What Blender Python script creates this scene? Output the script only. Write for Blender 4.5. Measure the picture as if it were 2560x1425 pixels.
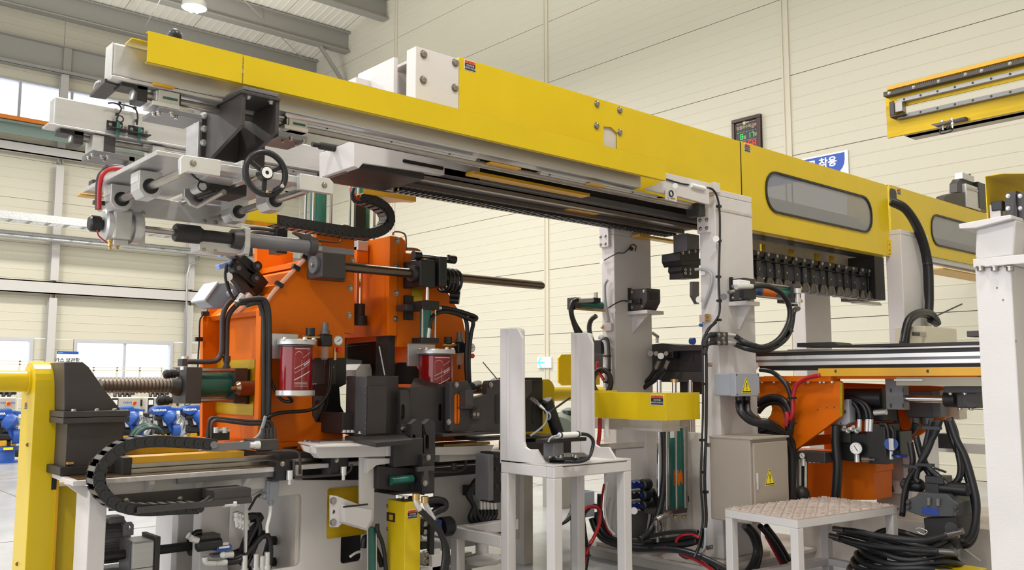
import bpy, bmesh, math, random
from mathutils import Vector as V, Matrix
from mathutils.geometry import tessellate_polygon
for o in list(bpy.data.objects): bpy.data.objects.remove(o)
random.seed(4)
SC = bpy.context.scene
COL = SC.collection
# ---------------------------------------------------------------- camera
FPX, CAMH = 2241.0, 1.5
PITCH = math.atan(237 / 2241.0)
YAW = math.atan(2553 / 2253.0)
hx, hy = math.cos(YAW), math.sin(YAW)
FWD = V((math.cos(PITCH) * hx, math.cos(PITCH) * hy, math.sin(PITCH)))
RGT = V((hy, -hx, 0))
UPV = V((-math.sin(PITCH) * hx, -math.sin(PITCH) * hy, math.cos(PITCH)))
EYE = V((0, 0, CAMH))
cam = bpy.data.cameras.new('camera')
cam.sensor_width = 36
cam.lens = FPX / 2560 * 36
cam.clip_end = 200
co = bpy.data.objects.new('camera', cam)
COL.objects.link(co)
co.location = EYE
co.rotation_euler = Matrix((RGT, UPV, -FWD)).transposed().to_euler()
SC.camera = co
# ---------------------------------------------------------------- world and light
w = bpy.data.worlds.new('world')
SC.world = w
w.use_nodes = True
bg = w.node_tree.nodes['Background']
bg.inputs[0].default_value = (0.93, 0.97, 1.05, 1)
bg.inputs[1].default_value = 2.2
SC.view_settings.view_transform = 'Standard'
SC.view_settings.look = 'None'
SC.view_settings.gamma = 1
SC.view_settings.use_curve_mapping = False
SC.view_settings.exposure = 0.27
def lamp_light(x, y, z, watt, size=0.9, spread=150, tip=0.0):
    l = bpy.data.lights.new('bay_and_fill_light', 'AREA')
    l.shape = 'DISK'; l.size = size; l.energy = watt; l.color = (1.0, 0.97, 0.92)
    l.spread = math.radians(spread)
    o = bpy.data.objects.new('bay_and_fill_light', l); COL.objects.link(o)
    o.location = (x, y, z); o.rotation_euler = (tip, 0, 0)
LAMPS = [(-3, 1, 240), (3, 1, 210), (8.5, 1, 110), (-3, 8, 330), (3, 8, 330), (8.5, 8, 150), (-3, 15, 300), (8.5, 15, 330), (3, 21, 330), (8.5, 21, 330)]
for lx, ly, wt in LAMPS:
    lamp_light(lx, ly, 8.4, wt, 0.8, 180)
    lamp_light(lx, ly, 8.9, 110, 0.6, 180, math.pi)  # added fill light facing up, brightens the ceiling above each lamp

# ---------------------------------------------------------------- helpers
def at(px, py, X=None, Y=None, Z=None, D=None):
    """the point where the sight line of an image point meets a real plane of the machine"""
    d = FWD * FPX + RGT * (px - 1280) + UPV * (712.5 - py)
    if X is not None: t = X / d.x
    elif Y is not None: t = Y / d.y
    elif Z is not None: t = (Z - CAMH) / d.z
    else: t = D / FPX
    return EYE + d * t
def lin(h):
    f = lambda c: c / 12.92 if c <= 0.04045 else ((c + 0.055) / 1.055) ** 2.4
    return tuple(f(int(h[i:i + 2], 16) / 255) for i in (0, 2, 4)) + (1,)
MATS = {}
def mat(name, col, rough=0.5, metal=0.0, var=0.0, scale=6, bump=0.0, bscale=60, coat=0.0, spec=0.5, emit=None, estr=0, stretch=(1, 1, 1)):
    m = bpy.data.materials.new(name); m.use_nodes = True
    nt = m.node_tree; b = nt.nodes['Principled BSDF']
    c = lin(col) if isinstance(col, str) else tuple(col) + (1,)
    b.inputs['Base Color'].default_value = c
    b.inputs['Roughness'].default_value = rough
    b.inputs['Metallic'].default_value = metal
    b.inputs['Coat Weight'].default_value = coat
    b.inputs['Coat Roughness'].default_value = 0.08
    b.inputs['Specular IOR Level'].default_value = spec
    if emit:
        b.inputs['Emission Color'].default_value = lin(emit); b.inputs['Emission Strength'].default_value = estr
    if var or bump:
        tc = nt.nodes.new('ShaderNodeTexCoord'); mp = nt.nodes.new('ShaderNodeMapping')
        mp.inputs['Scale'].default_value = stretch
        nt.links.new(tc.outputs['Object'], mp.inputs['Vector'])
    if var:
        n = nt.nodes.new('ShaderNodeTexNoise'); n.inputs['Scale'].default_value = scale; n.inputs['Detail'].default_value = 5
        r = nt.nodes.new('ShaderNodeMapRange')
        r.inputs['From Min'].default_value = 0.3; r.inputs['From Max'].default_value = 0.7
        r.inputs['To Min'].default_value = 1 - var; r.inputs['To Max'].default_value = 1 + var * 0.4
        h = nt.nodes.new('ShaderNodeMix'); h.data_type = 'RGBA'; h.blend_type = 'MULTIPLY'
        h.inputs['Factor'].default_value = 1; h.inputs['A'].default_value = c
        nt.links.new(mp.outputs['Vector'], n.inputs['Vector']); nt.links.new(n.outputs['Fac'], r.inputs['Value'])
        nt.links.new(r.outputs['Result'], h.inputs['B']); nt.links.new(h.outputs['Result'], b.inputs['Base Color'])
        r2 = nt.nodes.new('ShaderNodeMapRange')
        r2.inputs['To Min'].default_value = rough * 0.8; r2.inputs['To Max'].default_value = min(1, rough * 1.2)
        nt.links.new(n.outputs['Fac'], r2.inputs['Value']); nt.links.new(r2.outputs['Result'], b.inputs['Roughness'])
    if bump:
        n2 = nt.nodes.new('ShaderNodeTexNoise'); n2.inputs['Scale'].default_value = bscale; n2.inputs['Detail'].default_value = 3
        bp = nt.nodes.new('ShaderNodeBump'); bp.inputs['Strength'].default_value = bump; bp.inputs['Distance'].default_value = 0.01
        nt.links.new(mp.outputs['Vector'], n2.inputs['Vector']); nt.links.new(n2.outputs['Fac'], bp.inputs['Height'])
        nt.links.new(bp.outputs['Normal'], b.inputs['Normal'])
    MATS[name] = m
    return m
def glass(name, tint, trans, rough=0.05, body=0.6):
    m = bpy.data.materials.new(name); m.use_nodes = True
    nt = m.node_tree; nt.nodes.remove(nt.nodes['Principled BSDF'])
    out = nt.nodes['Material Output']
    t = nt.nodes.new('ShaderNodeBsdfTransparent'); t.inputs[0].default_value = tuple(tint) + (1,)
    p = nt.nodes.new('ShaderNodeBsdfPrincipled'); p.inputs['Base Color'].default_value = tuple(c * body for c in tint) + (1,)
    p.inputs['Roughness'].default_value = rough
    x = nt.nodes.new('ShaderNodeMixShader'); x.inputs[0].default_value = trans
    nt.links.new(p.outputs[0], x.inputs[1]); nt.links.new(t.outputs[0], x.inputs[2]); nt.links.new(x.outputs[0], out.inputs[0])
    return m
YEL = mat('yellow_paint', (0.67, 0.475, 0.012), 0.3, var=0.04, scale=3, coat=0.25, spec=0.2)
YELO = mat('amber_paint', (0.70, 0.36, 0.015), 0.35, var=0.08)
YELP = mat('polished_yellow', (0.62, 0.40, 0.01), 0.3, metal=0.5, var=0.45, scale=1.2, stretch=(1, 0.6, 9))
ORG = mat('orange_paint', (0.72, 0.145, 0.002), 0.4, var=0.06, scale=4, spec=0.22)
WHT = mat('white_paint', (0.64, 0.605, 0.595), 0.38, var=0.05, scale=3, bump=0.08, bscale=150)
WHTD = mat('worn_white_paint', (0.58, 0.53, 0.48), 0.42, var=0.22, scale=3.5)
ALU = mat('machined_aluminium', (0.60, 0.59, 0.585), 0.36, metal=0.6, var=0.07, scale=8, stretch=(0.3, 1, 4))
ALUM = mat('bright_aluminium', (0.74, 0.73, 0.72), 0.3, metal=0.55, var=0.06)
STL = mat('ground_steel', (0.42, 0.39, 0.36), 0.25, metal=0.9, var=0.1, scale=12)
CHR = mat('chrome', (0.75, 0.75, 0.76), 0.1, metal=1)
DRK = mat('phosphated_steel', (0.060, 0.051, 0.050), 0.46, metal=0.2, var=0.12, scale=7)
DRK2 = mat('charcoal_steel', (0.030, 0.026, 0.026), 0.48, metal=0.2, var=0.15, scale=8)
GRY = mat('grey_steel', (0.17, 0.165, 0.17), 0.45, metal=0.35, var=0.08)
BLK = mat('black_plastic', (0.012, 0.012, 0.014), 0.35)
RUB = mat('black_rubber', (0.010, 0.010, 0.012), 0.38)
CHAIN = mat('chain_plastic', (0.020, 0.019, 0.021), 0.36)
CHNB = mat('chain_bar', (0.13, 0.125, 0.12), 0.35)
SCRW = mat('screw_steel', (0.22, 0.18, 0.15), 0.35, metal=0.6)
CUP = mat('dark_bright_steel', (0.16, 0.15, 0.15), 0.22, metal=0.9)
REDC = mat('red_cable', (0.42, 0.012, 0.02), 0.35)
GRN = mat('green_enamel', (0.018, 0.125, 0.095), 0.3, var=0.08)
BRS = mat('brass', (0.65, 0.42, 0.16), 0.3, metal=0.9)
BOXG = mat('box_grey', (0.33, 0.35, 0.40), 0.5, var=0.04)
CAB = mat('cabinet_taupe', (0.36, 0.31, 0.26), 0.45, var=0.03)
PIPE = mat('oiled_pipe', (0.20, 0.155, 0.115), 0.27, metal=0.85, var=0.3, scale=5, stretch=(0.3, 2, 2))
GLV = mat('galvanised', (0.50, 0.51, 0.51), 0.4, metal=0.5, var=0.25, scale=25)
BLU = mat('blue_paint', (0.016, 0.08, 0.35), 0.35)
BLUD = mat('blue_anodised', (0.02, 0.05, 0.28), 0.3, metal=0.4)
CLRW = mat('white_sleeve', (0.85, 0.84, 0.82), 0.4)
HEAT = mat('steel_brown', (0.25, 0.145, 0.095), 0.3, metal=0.8, var=0.2)
CREAM = mat('cream_box', (0.62, 0.57, 0.44), 0.5)
RED = mat('red_knob', (0.65, 0.03, 0.01), 0.35)
GREYC = mat('grey_cable', (0.36, 0.38, 0.40), 0.45)
GLASS = glass('clear_glass', (0.95, 0.97, 1.0), 0.9)
SMOKE = glass('smoked_polycarbonate', (0.62, 0.62, 0.63), 0.42, 0.18)
BOWL = glass('clear_plastic', (0.93, 0.93, 0.93), 0.72, 0.05)

class MB:
    """gathers faces of one part"""
    def __init__(s): s.bm = bmesh.new()
    def face(s, vs, smooth=False):
        try:
            f = s.bm.faces.new(vs); f.smooth = smooth; return f
        except ValueError: return None
    def box(s, a, b):
        (x0, x1), (y0, y1), (z0, z1) = sorted((a[0], b[0])), sorted((a[1], b[1])), sorted((a[2], b[2]))
        v = [s.bm.verts.new(p) for p in ((x0, y0, z0), (x1, y0, z0), (x1, y1, z0), (x0, y1, z0), (x0, y0, z1), (x1, y0, z1), (x1, y1, z1), (x0, y1, z1))]
        for q in ((3, 2, 1, 0), (4, 5, 6, 7), (0, 1, 5, 4), (1, 2, 6, 5), (2, 3, 7, 6), (3, 0, 4, 7)): s.face([v[i] for i in q])
        return s
    def cbox(s, c, d): return s.box([c[i] - d[i] / 2 for i in range(3)], [c[i] + d[i] / 2 for i in range(3)])
    def obox(s, c, ax, ay, az):
        c, ax, ay, az = V(c), V(ax), V(ay), V(az)
        v = [s.bm.verts.new(c + ax * i + ay * j + az * k) for k in (-.5, .5) for i, j in ((-.5, -.5), (.5, -.5), (.5, .5), (-.5, .5))]
        for q in ((3, 2, 1, 0), (4, 5, 6, 7), (0, 1, 5, 4), (1, 2, 6, 5), (2, 3, 7, 6), (3, 0, 4, 7)): s.face([v[i] for i in q])
        return s
    def prism(s, pts, vec, holes=()):
        vec = V(vec)
        loops = [[V(p) for p in pts]] + [[V(p) for p in h] for h in holes]
        A = [[s.bm.verts.new(p) for p in l] for l in loops]
        B = [[s.bm.verts.new(p + vec) for p in l] for l in loops]
        if holes:
            fa = [v for l in A for v in l]; fb = [v for l in B for v in l]
            for t in tessellate_polygon(loops):
                s.face([fa[i] for i in t]); s.face([fb[i] for i in reversed(t)])
        else:
            s.face(A[0]); s.face(list(reversed(B[0])))
        for a, b in zip(A, B):
            n = len(a)
            for i in range(n): s.face((a[i], b[i], b[(i + 1) % n], a[(i + 1) % n]))
        bmesh.ops.recalc_face_normals(s.bm, faces=s.bm.faces[:])
        return s
    def frame(s, d):
        d = V(d).normalized()
        u = d.cross(V((0, 0, 1)))
        if u.length < 1e-3: u = d.cross(V((0, 1, 0)))
        u.normalize(); return d, u, d.cross(u)
    def cyl(s, p, q, r, n=16, r2=None):
        p, q = V(p), V(q); r2 = r if r2 is None else r2
        return s.lathe(p, q - p, [(r, 0), (r2, (q - p).length)], n)
    def lathe(s, p, axis, prof, n=20, caps=True):
        p = V(p); d, u, v = s.frame(axis)
        rows = [[s.bm.verts.new(p + d * h + (u * math.cos(2 * math.pi * i / n) + v * math.sin(2 * math.pi * i / n)) * r) for i in range(n)] for r, h in prof]
        for k in range(len(rows) - 1):
            a, b = rows[k], rows[k + 1]
            for i in range(n): s.face((a[i], a[(i + 1) % n], b[(i + 1) % n], b[i]), True)
        for k in range(1, len(rows) - 1):
            (r0, h0), (r1, h1), (r2, h2) = prof[k - 1:k + 2]
            a1, a2 = math.atan2(h1 - h0, r1 - r0), math.atan2(h2 - h1, r2 - r1)
            if abs(math.atan2(math.sin(a2 - a1), math.cos(a2 - a1))) > 0.6:
                for i in range(n):
                    e = s.bm.edges.get((rows[k][i], rows[k][(i + 1) % n]))
                    if e: e.smooth = False
        if caps:
            s.face(list(reversed(rows[0]))); s.face(rows[-1])
            for row in (rows[0], rows[-1]):
                for i in range(n):
                    e = s.bm.edges.get((row[i], row[(i + 1) % n]))
                    if e: e.smooth = False
        return s
    def ring(s, p, axis, ro, ri, h, n=24):
        return s.lathe(p, axis, [(ri, 0), (ro, 0), (ro, h), (ri, h), (ri, 0)], n, caps=False)
    def torus(s, c, axis, R, r, n=40, m=10):
        c = V(c); d, u, v = s.frame(axis)
        rows = []
        for i in range(n):
            t = 2 * math.pi * i / n; e = u * math.cos(t) + v * math.sin(t)
            rows.append([s.bm.verts.new(c + e * (R + r * math.cos(2 * math.pi * j / m)) + d * r * math.sin(2 * math.pi * j / m)) for j in range(m)])
        for i in range(n):
            a, b = rows[i], rows[(i + 1) % n]
            for j in range(m): s.face((a[j], b[j], b[(j + 1) % m], a[(j + 1) % m]), True)
        return s
    def sph(s, c, r, n=12, sc=(1, 1, 1)):
        g = bmesh.ops.create_uvsphere(s.bm, u_segments=n, v_segments=max(6, n // 2 + 2), radius=r, matrix=Matrix.Translation(V(c)) @ Matrix.Diagonal(V(sc).to_4d()))
        for v in g['verts']:
            for f in v.link_faces: f.smooth = True
        return s
    def tube(s, pts, r, n=8, sub=6, ribs=0.0):
        P = [V(p) for p in pts]
        if sub > 1 and len(P) > 2:
            Q = []
            for i in range(len(P) - 1):
                a, b, c, d = P[max(i - 1, 0)], P[i], P[i + 1], P[min(i + 2, len(P) - 1)]
                for k in range(sub):
                    t = k / sub
                    Q.append(0.5 * ((2 * b) + (c - a) * t + (2 * a - 5 * b + 4 * c - d) * t * t + (3 * b - a - 3 * c + d) * t ** 3))
            Q.append(P[-1]); P = Q
        if ribs:
            L = sum((P[i + 1] - P[i]).length for i in range(len(P) - 1)); N = int(L / ribs); Q = []; acc = 0; i = 0
            for k in range(N + 1):
                tgt = L * k / N
                while i < len(P) - 2 and acc + (P[i + 1] - P[i]).length < tgt: acc += (P[i + 1] - P[i]).length; i += 1
                Q.append(P[i].lerp(P[i + 1], min(1, max(0, (tgt - acc) / max(1e-6, (P[i + 1] - P[i]).length)))))
            P = Q
        T = [(P[min(i + 1, len(P) - 1)] - P[max(i - 1, 0)]).normalized() for i in range(len(P))]
        _, u, _ = s.frame(T[0]); rows = []
        for i, p in enumerate(P):
            u = (u - T[i] * u.dot(T[i])); u.normalize(); v = T[i].cross(u)
            rr = r * (1.0 if not ribs or i % 2 else 0.86)
            rows.append([s.bm.verts.new(p + (u * math.cos(2 * math.pi * j / n) + v * math.sin(2 * math.pi * j / n)) * rr) for j in range(n)])
        for a, b in zip(rows, rows[1:]):
            for j in range(n): s.face((a[j], a[(j + 1) % n], b[(j + 1) % n], b[j]), True)
        s.face(list(reversed(rows[0]))); s.face(rows[-1])
        return s
    def bolt(s, p, axis, r=0.01, h=0.008, washer=True):
        d = V(axis).normalized(); p = V(p) - d * 0.003
        if washer: s.cyl(p, p + d * 0.005, r * 1.35, 12)
        s.lathe(p, d, [(r, 0), (r, h + 0.003), (r * 0.75, h + 0.005)], 6)
        return s
    def quad(s, pts):
        s.face([s.bm.verts.new(p) for p in pts]); return s

ORG_OF = {}
def _mesh(name, mb, m, off):
    me = bpy.data.meshes.new(name)
    bmesh.ops.translate(mb.bm, verts=mb.bm.verts[:], vec=-V(off))
    mb.bm.to_mesh(me); mb.bm.free(); me.materials.append(m)
    return me
def _bevel(o, w, seg=2):
    md = o.modifiers.new('bevel', 'BEVEL'); md.width = w; md.segments = seg; md.limit_method = 'ANGLE'; md.angle_limit = math.radians(50)
def tag(o, label, cat, group=None):
    o['label'] = label; o['category'] = cat
    if group: o['group'] = group
def thing(name, label, cat, loc, group=None):
    o = bpy.data.objects.new(name, None); COL.objects.link(o); o.location = V(loc); o.empty_display_size = 0.1
    tag(o, label, cat, group); ORG_OF[o] = V(loc); return o
def part(par, name, mb, m, bev=0, label=None, seg=2, stuff=False):
    o = bpy.data.objects.new(name, _mesh(name, mb, m, ORG_OF[par])); COL.objects.link(o); o.parent = par
    ORG_OF[o] = ORG_OF[par]
    if bev: _bevel(o, bev, seg)
    if label: o['label'] = label
    if stuff: o['kind'] = 'stuff'
    return o
def solo(name, mb, m, label, cat, group=None, bev=0):
    vs = [v.co for v in mb.bm.verts]
    off = V(((min(v.x for v in vs) + max(v.x for v in vs)) / 2, (min(v.y for v in vs) + max(v.y for v in vs)) / 2, min(v.z for v in vs)))
    o = bpy.data.objects.new(name, _mesh(name, mb, m, off)); COL.objects.link(o); o.location = off
    tag(o, label, cat, group); ORG_OF[o] = off
    if bev: _bevel(o, bev)
    return o
def struct(name, mb, m, bev=0):
    o = bpy.data.objects.new(name, _mesh(name, mb, m, (0, 0, 0))); COL.objects.link(o); o['kind'] = 'structure'; ORG_OF[o] = V((0, 0, 0))
    if bev: _bevel(o, bev)
    return o
def copy_tree(o, off=(0, 0, 0), label=None, parent=None):
    c = o.copy(); COL.objects.link(c)
    if parent: c.parent = parent
    else: c.location = o.location + V(off)
    ORG_OF[c] = ORG_OF[o] + V(off)
    if label: c['label'] = label
    for ch in o.children: copy_tree(ch, off, None, c)
    return c
def shared(par, name, src, off, label=None):
    """one more piece alike: shares the mesh of src"""
    o = bpy.data.objects.new(name, src.data); COL.objects.link(o); o.parent = par; o.location = src.location + V(off)
    ORG_OF[o] = ORG_OF[par]
    for md in src.modifiers: _bevel(o, md.width, md.segments)
    return o
def cub(xl, xm, xr, yt, yb, Y=None, X=None, dep=None):
    """corners of a block from its near upright edge xm, its far left edge xl and its right edge xr"""
    ym = (yt + yb) / 2
    if Y is None: Y = at(xm, ym, X=X).y
    x0 = at(xm, ym, Y=Y).x; x1 = at(xr, ym, Y=Y).x
    z1 = at(xm, yt, Y=Y).z; z0 = at(xm, yb, Y=Y).z
    y1 = Y + dep if dep is not None else at(xl, ym, X=x0).y
    return (x0, Y, z0), (x1, y1, z1)
def bly(px0, py0, px1, py1, ya, yb):
    """block whose near face on plane Y shows the given corners"""
    y0, y1 = min(ya, yb), max(ya, yb); p, q = at(px0, py0, Y=y0), at(px1, py1, Y=y0)
    return p, V((q.x, y1, q.z))
def blx(px0, py0, px1, py1, xa, xb):
    x0, x1 = min(xa, xb), max(xa, xb); p, q = at(px0, py0, X=x0), at(px1, py1, X=x0)
    return p, V((x1, q.y, q.z))
def ply(pts, **k): return [at(x, y, **k) for x, y in pts]
def rnd(cx, cz, w, h, r, n=5):
    """rounded rectangle outline, in its own two axes"""
    o = []
    for sx, sz, a in ((1, 1, 0), (-1, 1, 90), (-1, -1, 180), (1, -1, 270)):
        for i in range(n + 1):
            t = math.radians(a + 90 * i / n); o.append((cx + sx * (w / 2 - r) + r * math.cos(t), cz + sz * (h / 2 - r) + r * math.sin(t)))
    return o
def text_mesh(par, name, txt, m, o, ux, uz, size, align='CENTER', bold=0.0):
    """flat lettering lying on a surface; ux runs along the line, uz up the letters"""
    cu = bpy.data.curves.new(name, 'FONT'); cu.body = txt; cu.size = size; cu.align_x = align; cu.align_y = 'CENTER'
    cu.offset = bold; cu.resolution_u = 2
    t = bpy.data.objects.new(name, cu); COL.objects.link(t)
    dg = bpy.context.evaluated_depsgraph_get()
    me = bpy.data.meshes.new_from_object(t.evaluated_get(dg)); bpy.data.objects.remove(t)
    ux, uz = V(ux).normalized(), V(uz).normalized(); R = Matrix((ux, uz, ux.cross(uz))).transposed().to_4x4()
    me.transform(Matrix.Translation(V(o) - ORG_OF[par]) @ R)
    me.materials.clear(); me.materials.append(m)
    ob = bpy.data.objects.new(name, me); COL.objects.link(ob); ob.parent = par; ORG_OF[ob] = ORG_OF[par]
    return ob
INKW = mat('white_print', (0.85, 0.85, 0.85), 0.5)
INKK = mat('black_print', (0.02, 0.02, 0.025), 0.5)
INKR = mat('warning_red', (0.60, 0.08, 0.02), 0.5)
INKY = mat('warning_yellow', (0.85, 0.70, 0.02), 0.5)
def sticker(par, c, ux, uz, wd, ht):
    """small caution label: red heading, white lettering on black"""
    ux, uz, c = V(ux), V(uz), V(c); n = ux.cross(uz)
    m = MB(); m.obox(c, ux * wd, uz * ht, n * 0.002); s = part(par, 'caution_sticker', m, INKW)
    m = MB(); m.obox(c + n * 0.0012 - uz * ht * 0.14, ux * wd * 0.94, uz * ht * 0.64, n * 0.002); part(s, 'text_panel', m, INKK)
    m = MB(); m.obox(c + n * 0.0012 + uz * ht * 0.32, ux * wd * 0.94, uz * ht * 0.28, n * 0.002); part(s, 'heading_panel', m, INKR)
    text_mesh(s, 'heading', '경  고', INKK, c + n * 0.003 + uz * ht * 0.31, ux, uz, ht * 0.24)
    text_mesh(s, 'lettering', '안전커버를', INKW, c + n * 0.003 - uz * ht * 0.02, ux, uz, ht * 0.2)
    text_mesh(s, 'lettering', '제거하지 마십시오', INKW, c + n * 0.003 - uz * ht * 0.27, ux, uz, ht * 0.2)
    return s
def warn_triangle(par, c, ux, uz, s):
    ux, uz, c = V(ux), V(uz), V(c); n = ux.cross(uz)
    def tri(k, h0): return [c + n * h0 + ux * (x * s * k) + uz * (z * s * k) for x, z in ((-.5, -.42), (.5, -.42), (.04, .48), (-.04, .48))]
    a = part(par, 'warning_sign', MB().prism(tri(1.12, 0), n * 0.0015), INKY)
    part(a, 'border', MB().prism(tri(1.0, 0.0015), n * 0.001), INKK)
    part(a, 'triangle', MB().prism(tri(0.84, 0.0025), n * 0.001), INKY)
    part(a, 'exclamation_mark', MB().prism([c + n * 0.0035 + ux * x * s + uz * z * s for x, z in ((-.03, -.12), (.03, -.12), (.055, .2), (-.055, .2))], n * 0.001)
         .prism([c + n * 0.0035 + ux * x * s + uz * z * s for x, z in ((-.04, -.26), (.04, -.26), (.04, -.18), (-.04, -.18))], n * 0.001), INKK)
    return a
NX, NY = V((-1, 0, 0)), V((0, -1, 0))
EX, EY, EZ = V((1, 0, 0)), V((0, 1, 0)), V((0, 0, 1))
def hose(pts, r, sub=6, n=8, **k): return MB().tube(pts, r, n, sub, **k)
def pp(lst, **k):
    """run of image points on a plane; an item may carry its own depth as a third value"""
    return [at(p[0], p[1], **k) if len(p) == 2 else at(p[0], p[1], D=p[2]) for p in lst]
# ================================================================ the hall
WALL = mat('cream_wall_panel', (0.60, 0.57, 0.465), 0.5, spec=0.3)
WALLJ = mat('panel_joint', (0.40, 0.37, 0.29), 0.6)
ROOFM = mat('roof_panel', (0.80, 0.775, 0.69), 0.5)
STEELP = mat('painted_steel_grey', (0.30, 0.29, 0.26), 0.5)
STEELL = mat('light_grey_steel', (0.52, 0.50, 0.48), 0.5)
FRAMEW = mat('window_frame_white', (0.50, 0.50, 0.53), 0.4)
FLOOR = mat('sealed_concrete', (0.40, 0.40, 0.415), 0.25, var=0.18, scale=1.3, bump=0.15, bscale=9)
XW, YW = 14.2, 26.8
def roofz(y): return 11.85 + (YW - y) * 0.187
m = MB(); m.box((-14, -6, -0.2), (XW + .3, YW + .3, 0)); fl = struct('floor', m, FLOOR)
# dark saw-cut joints of the slab
jm = MB()
for y in (9.5, 15.5, 21.5): jm.box((-14, y, -0.01), (XW, y + .012, 0.002))
for x in (-3, 3, 9): jm.box((x, -6, -0.01), (x + .012, YW, 0.002))
part(fl, 'slab_joint', jm, mat('joint_filler', (0.12, 0.12, 0.12), 0.7))
# right wall: bays of ribbed sandwich panels
rw = struct('wall_right', MB().box((XW + 0.06, -6, 0), (XW + 0.3, YW + 0.3, 16.5)), WALLJ)
def panel_right(y0, y1, z0, z1):
    m = MB(); n = max(2, int(round((z1 - z0) / 0.21)))
    pr = []
    for i in range(n + 1):
        z = z0 + 0.006 + (z1 - z0 - 0.012) * i / n
        if 0 < i < n: pr += [(0.0, z - 0.018), (-0.006, z - 0.008), (-0.006, z + 0.006), (0.0, z + 0.012)]
        else: pr.append((0.0, z))
    a = [m.bm.verts.new((XW + d, y0, z)) for d, z in pr]; b = [m.bm.verts.new((XW + d, y1, z)) for d, z in pr]
    for i in range(len(pr) - 1): m.face((a[i], b[i], b[i + 1], a[i + 1]))
    for row in (a, b):
        e = [m.bm.verts.new((XW + 0.06, row[0].co.y, z)) for z in (pr[0][1], pr[-1][1])]
    m.quad([(XW, y0, pr[0][1]), (XW + .06, y0, pr[0][1]), (XW + .06, y1, pr[0][1]), (XW, y1, pr[0][1])])
    m.quad([(XW, y0, pr[-1][1]), (XW + .06, y0, pr[-1][1]), (XW + .06, y1, pr[-1][1]), (XW, y1, pr[-1][1])])
    m.quad([(XW, y0, pr[0][1]), (XW + .06, y0, pr[0][1]), (XW + .06, y0, pr[-1][1]), (XW, y0, pr[-1][1])])
    m.quad([(XW, y1, pr[0][1]), (XW + .06, y1, pr[0][1]), (XW + .06, y1, pr[-1][1]), (XW, y1, pr[-1][1])])
    return part(rw, 'panel', m, WALL)
bays = [-4.2, 2.15, 8.55, 14.87, 21.2, YW]
rows = [0.0] + [1.06 + 1.48 * i for i in range(11)]
for a, b in zip(bays, bays[1:]):
    for z0, z1 in zip(rows, rows[1:]):
        if z0 < roofz(b) + .3: panel_right(a + 0.01, b - 0.01, z0, z1)
for y in bays[1:-1]:
    m = MB(); m.box((XW - 0.03, y - 0.075, 0), (XW + .05, y - 0.045, roofz(y))); m.box((XW - 0.03, y + 0.045, 0), (XW + .05, y + 0.075, roofz(y)))
    m.box((XW - 0.012, y - 0.06, 0), (XW + .05, y + 0.06, roofz(y)))
    part(rw, 'joint_cover', m, mat('joint_cover_cream', (0.60, 0.56, 0.45), 0.45))
struct('wall_back', MB().box((-14, -6.3, 0), (XW + .3, -6, 16.5)), WALL)
sd = struct('wall_side', MB().box((-14.3, 24, 0), (-14, YW, 13)).prism([(-14.3, -6, 9), (-14.3, 24, 9), (-14.3, 24, 12.2), (-14.3, -6, 17.8)], (.3, 0, 0)), WALL)
# far left wall with its windows, posts and girts
lw = struct('wall_left', MB().box((-14, YW + 0.2, 0), (-1.2, YW + 0.3, 13)), WALL)
wins = [(4.3, 10.3, 8.46, 9.66), (4.6, 6.36, 1.5, 2.62), (7.38, 10.14, 1.5, 2.62), (-1.0, 3.2, 1.5, 2.62)]
def panel_left(x0, x1, z0, z1):
    m = MB(); n = max(1, int(round((z1 - z0) / 0.25))); pr = []
    for i in range(n + 1):
        z = z0 + 0.005 + (z1 - z0 - 0.01) * i / n
        if 0 < i < n: pr += [(0.0, z - 0.014), (0.008, z - 0.007), (0.008, z + 0.007), (0.0, z + 0.014)]
        else: pr.append((0.0, z))
    a = [m.bm.verts.new((x0, YW - d, z)) for d, z in pr]; b = [m.bm.verts.new((x1, YW - d, z)) for d, z in pr]
    for i in range(len(pr) - 1): m.face((a[i], b[i], b[i + 1], a[i + 1]))
    m.box((x0, YW + .002, z0 + .005), (x1, YW + .12, z1 - .005))
    return part(lw, 'panel', m, WALL)
xs = [-1.2, 2.95, 6.73, 10.51, XW]
zl = [0, 1.0, 1.5, 2.62, 4.0, 5.2, 6.4, 7.5, 8.46, 9.66, 10.7, 12.1]
for z0, z1 in zip(zl, zl[1:]):
    for a, b in zip(xs, xs[1:]):
        segs = [(a, b)]
        for wx0, wx1, wz0, wz1 in wins:
            if z0 >= wz0 - .01 and z1 <= wz1 + .01:
                ns = []
                for s0, s1 in segs:
                    if wx1 <= s0 or wx0 >= s1: ns.append((s0, s1)); continue
                    if wx0 > s0: ns.append((s0, wx0))
                    if wx1 < s1: ns.append((wx1, s1))
                segs = ns
        for s0, s1 in segs:
            if s1 - s0 > .05: panel_left(s0 + .006, s1 - .006, z0, z1)
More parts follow.
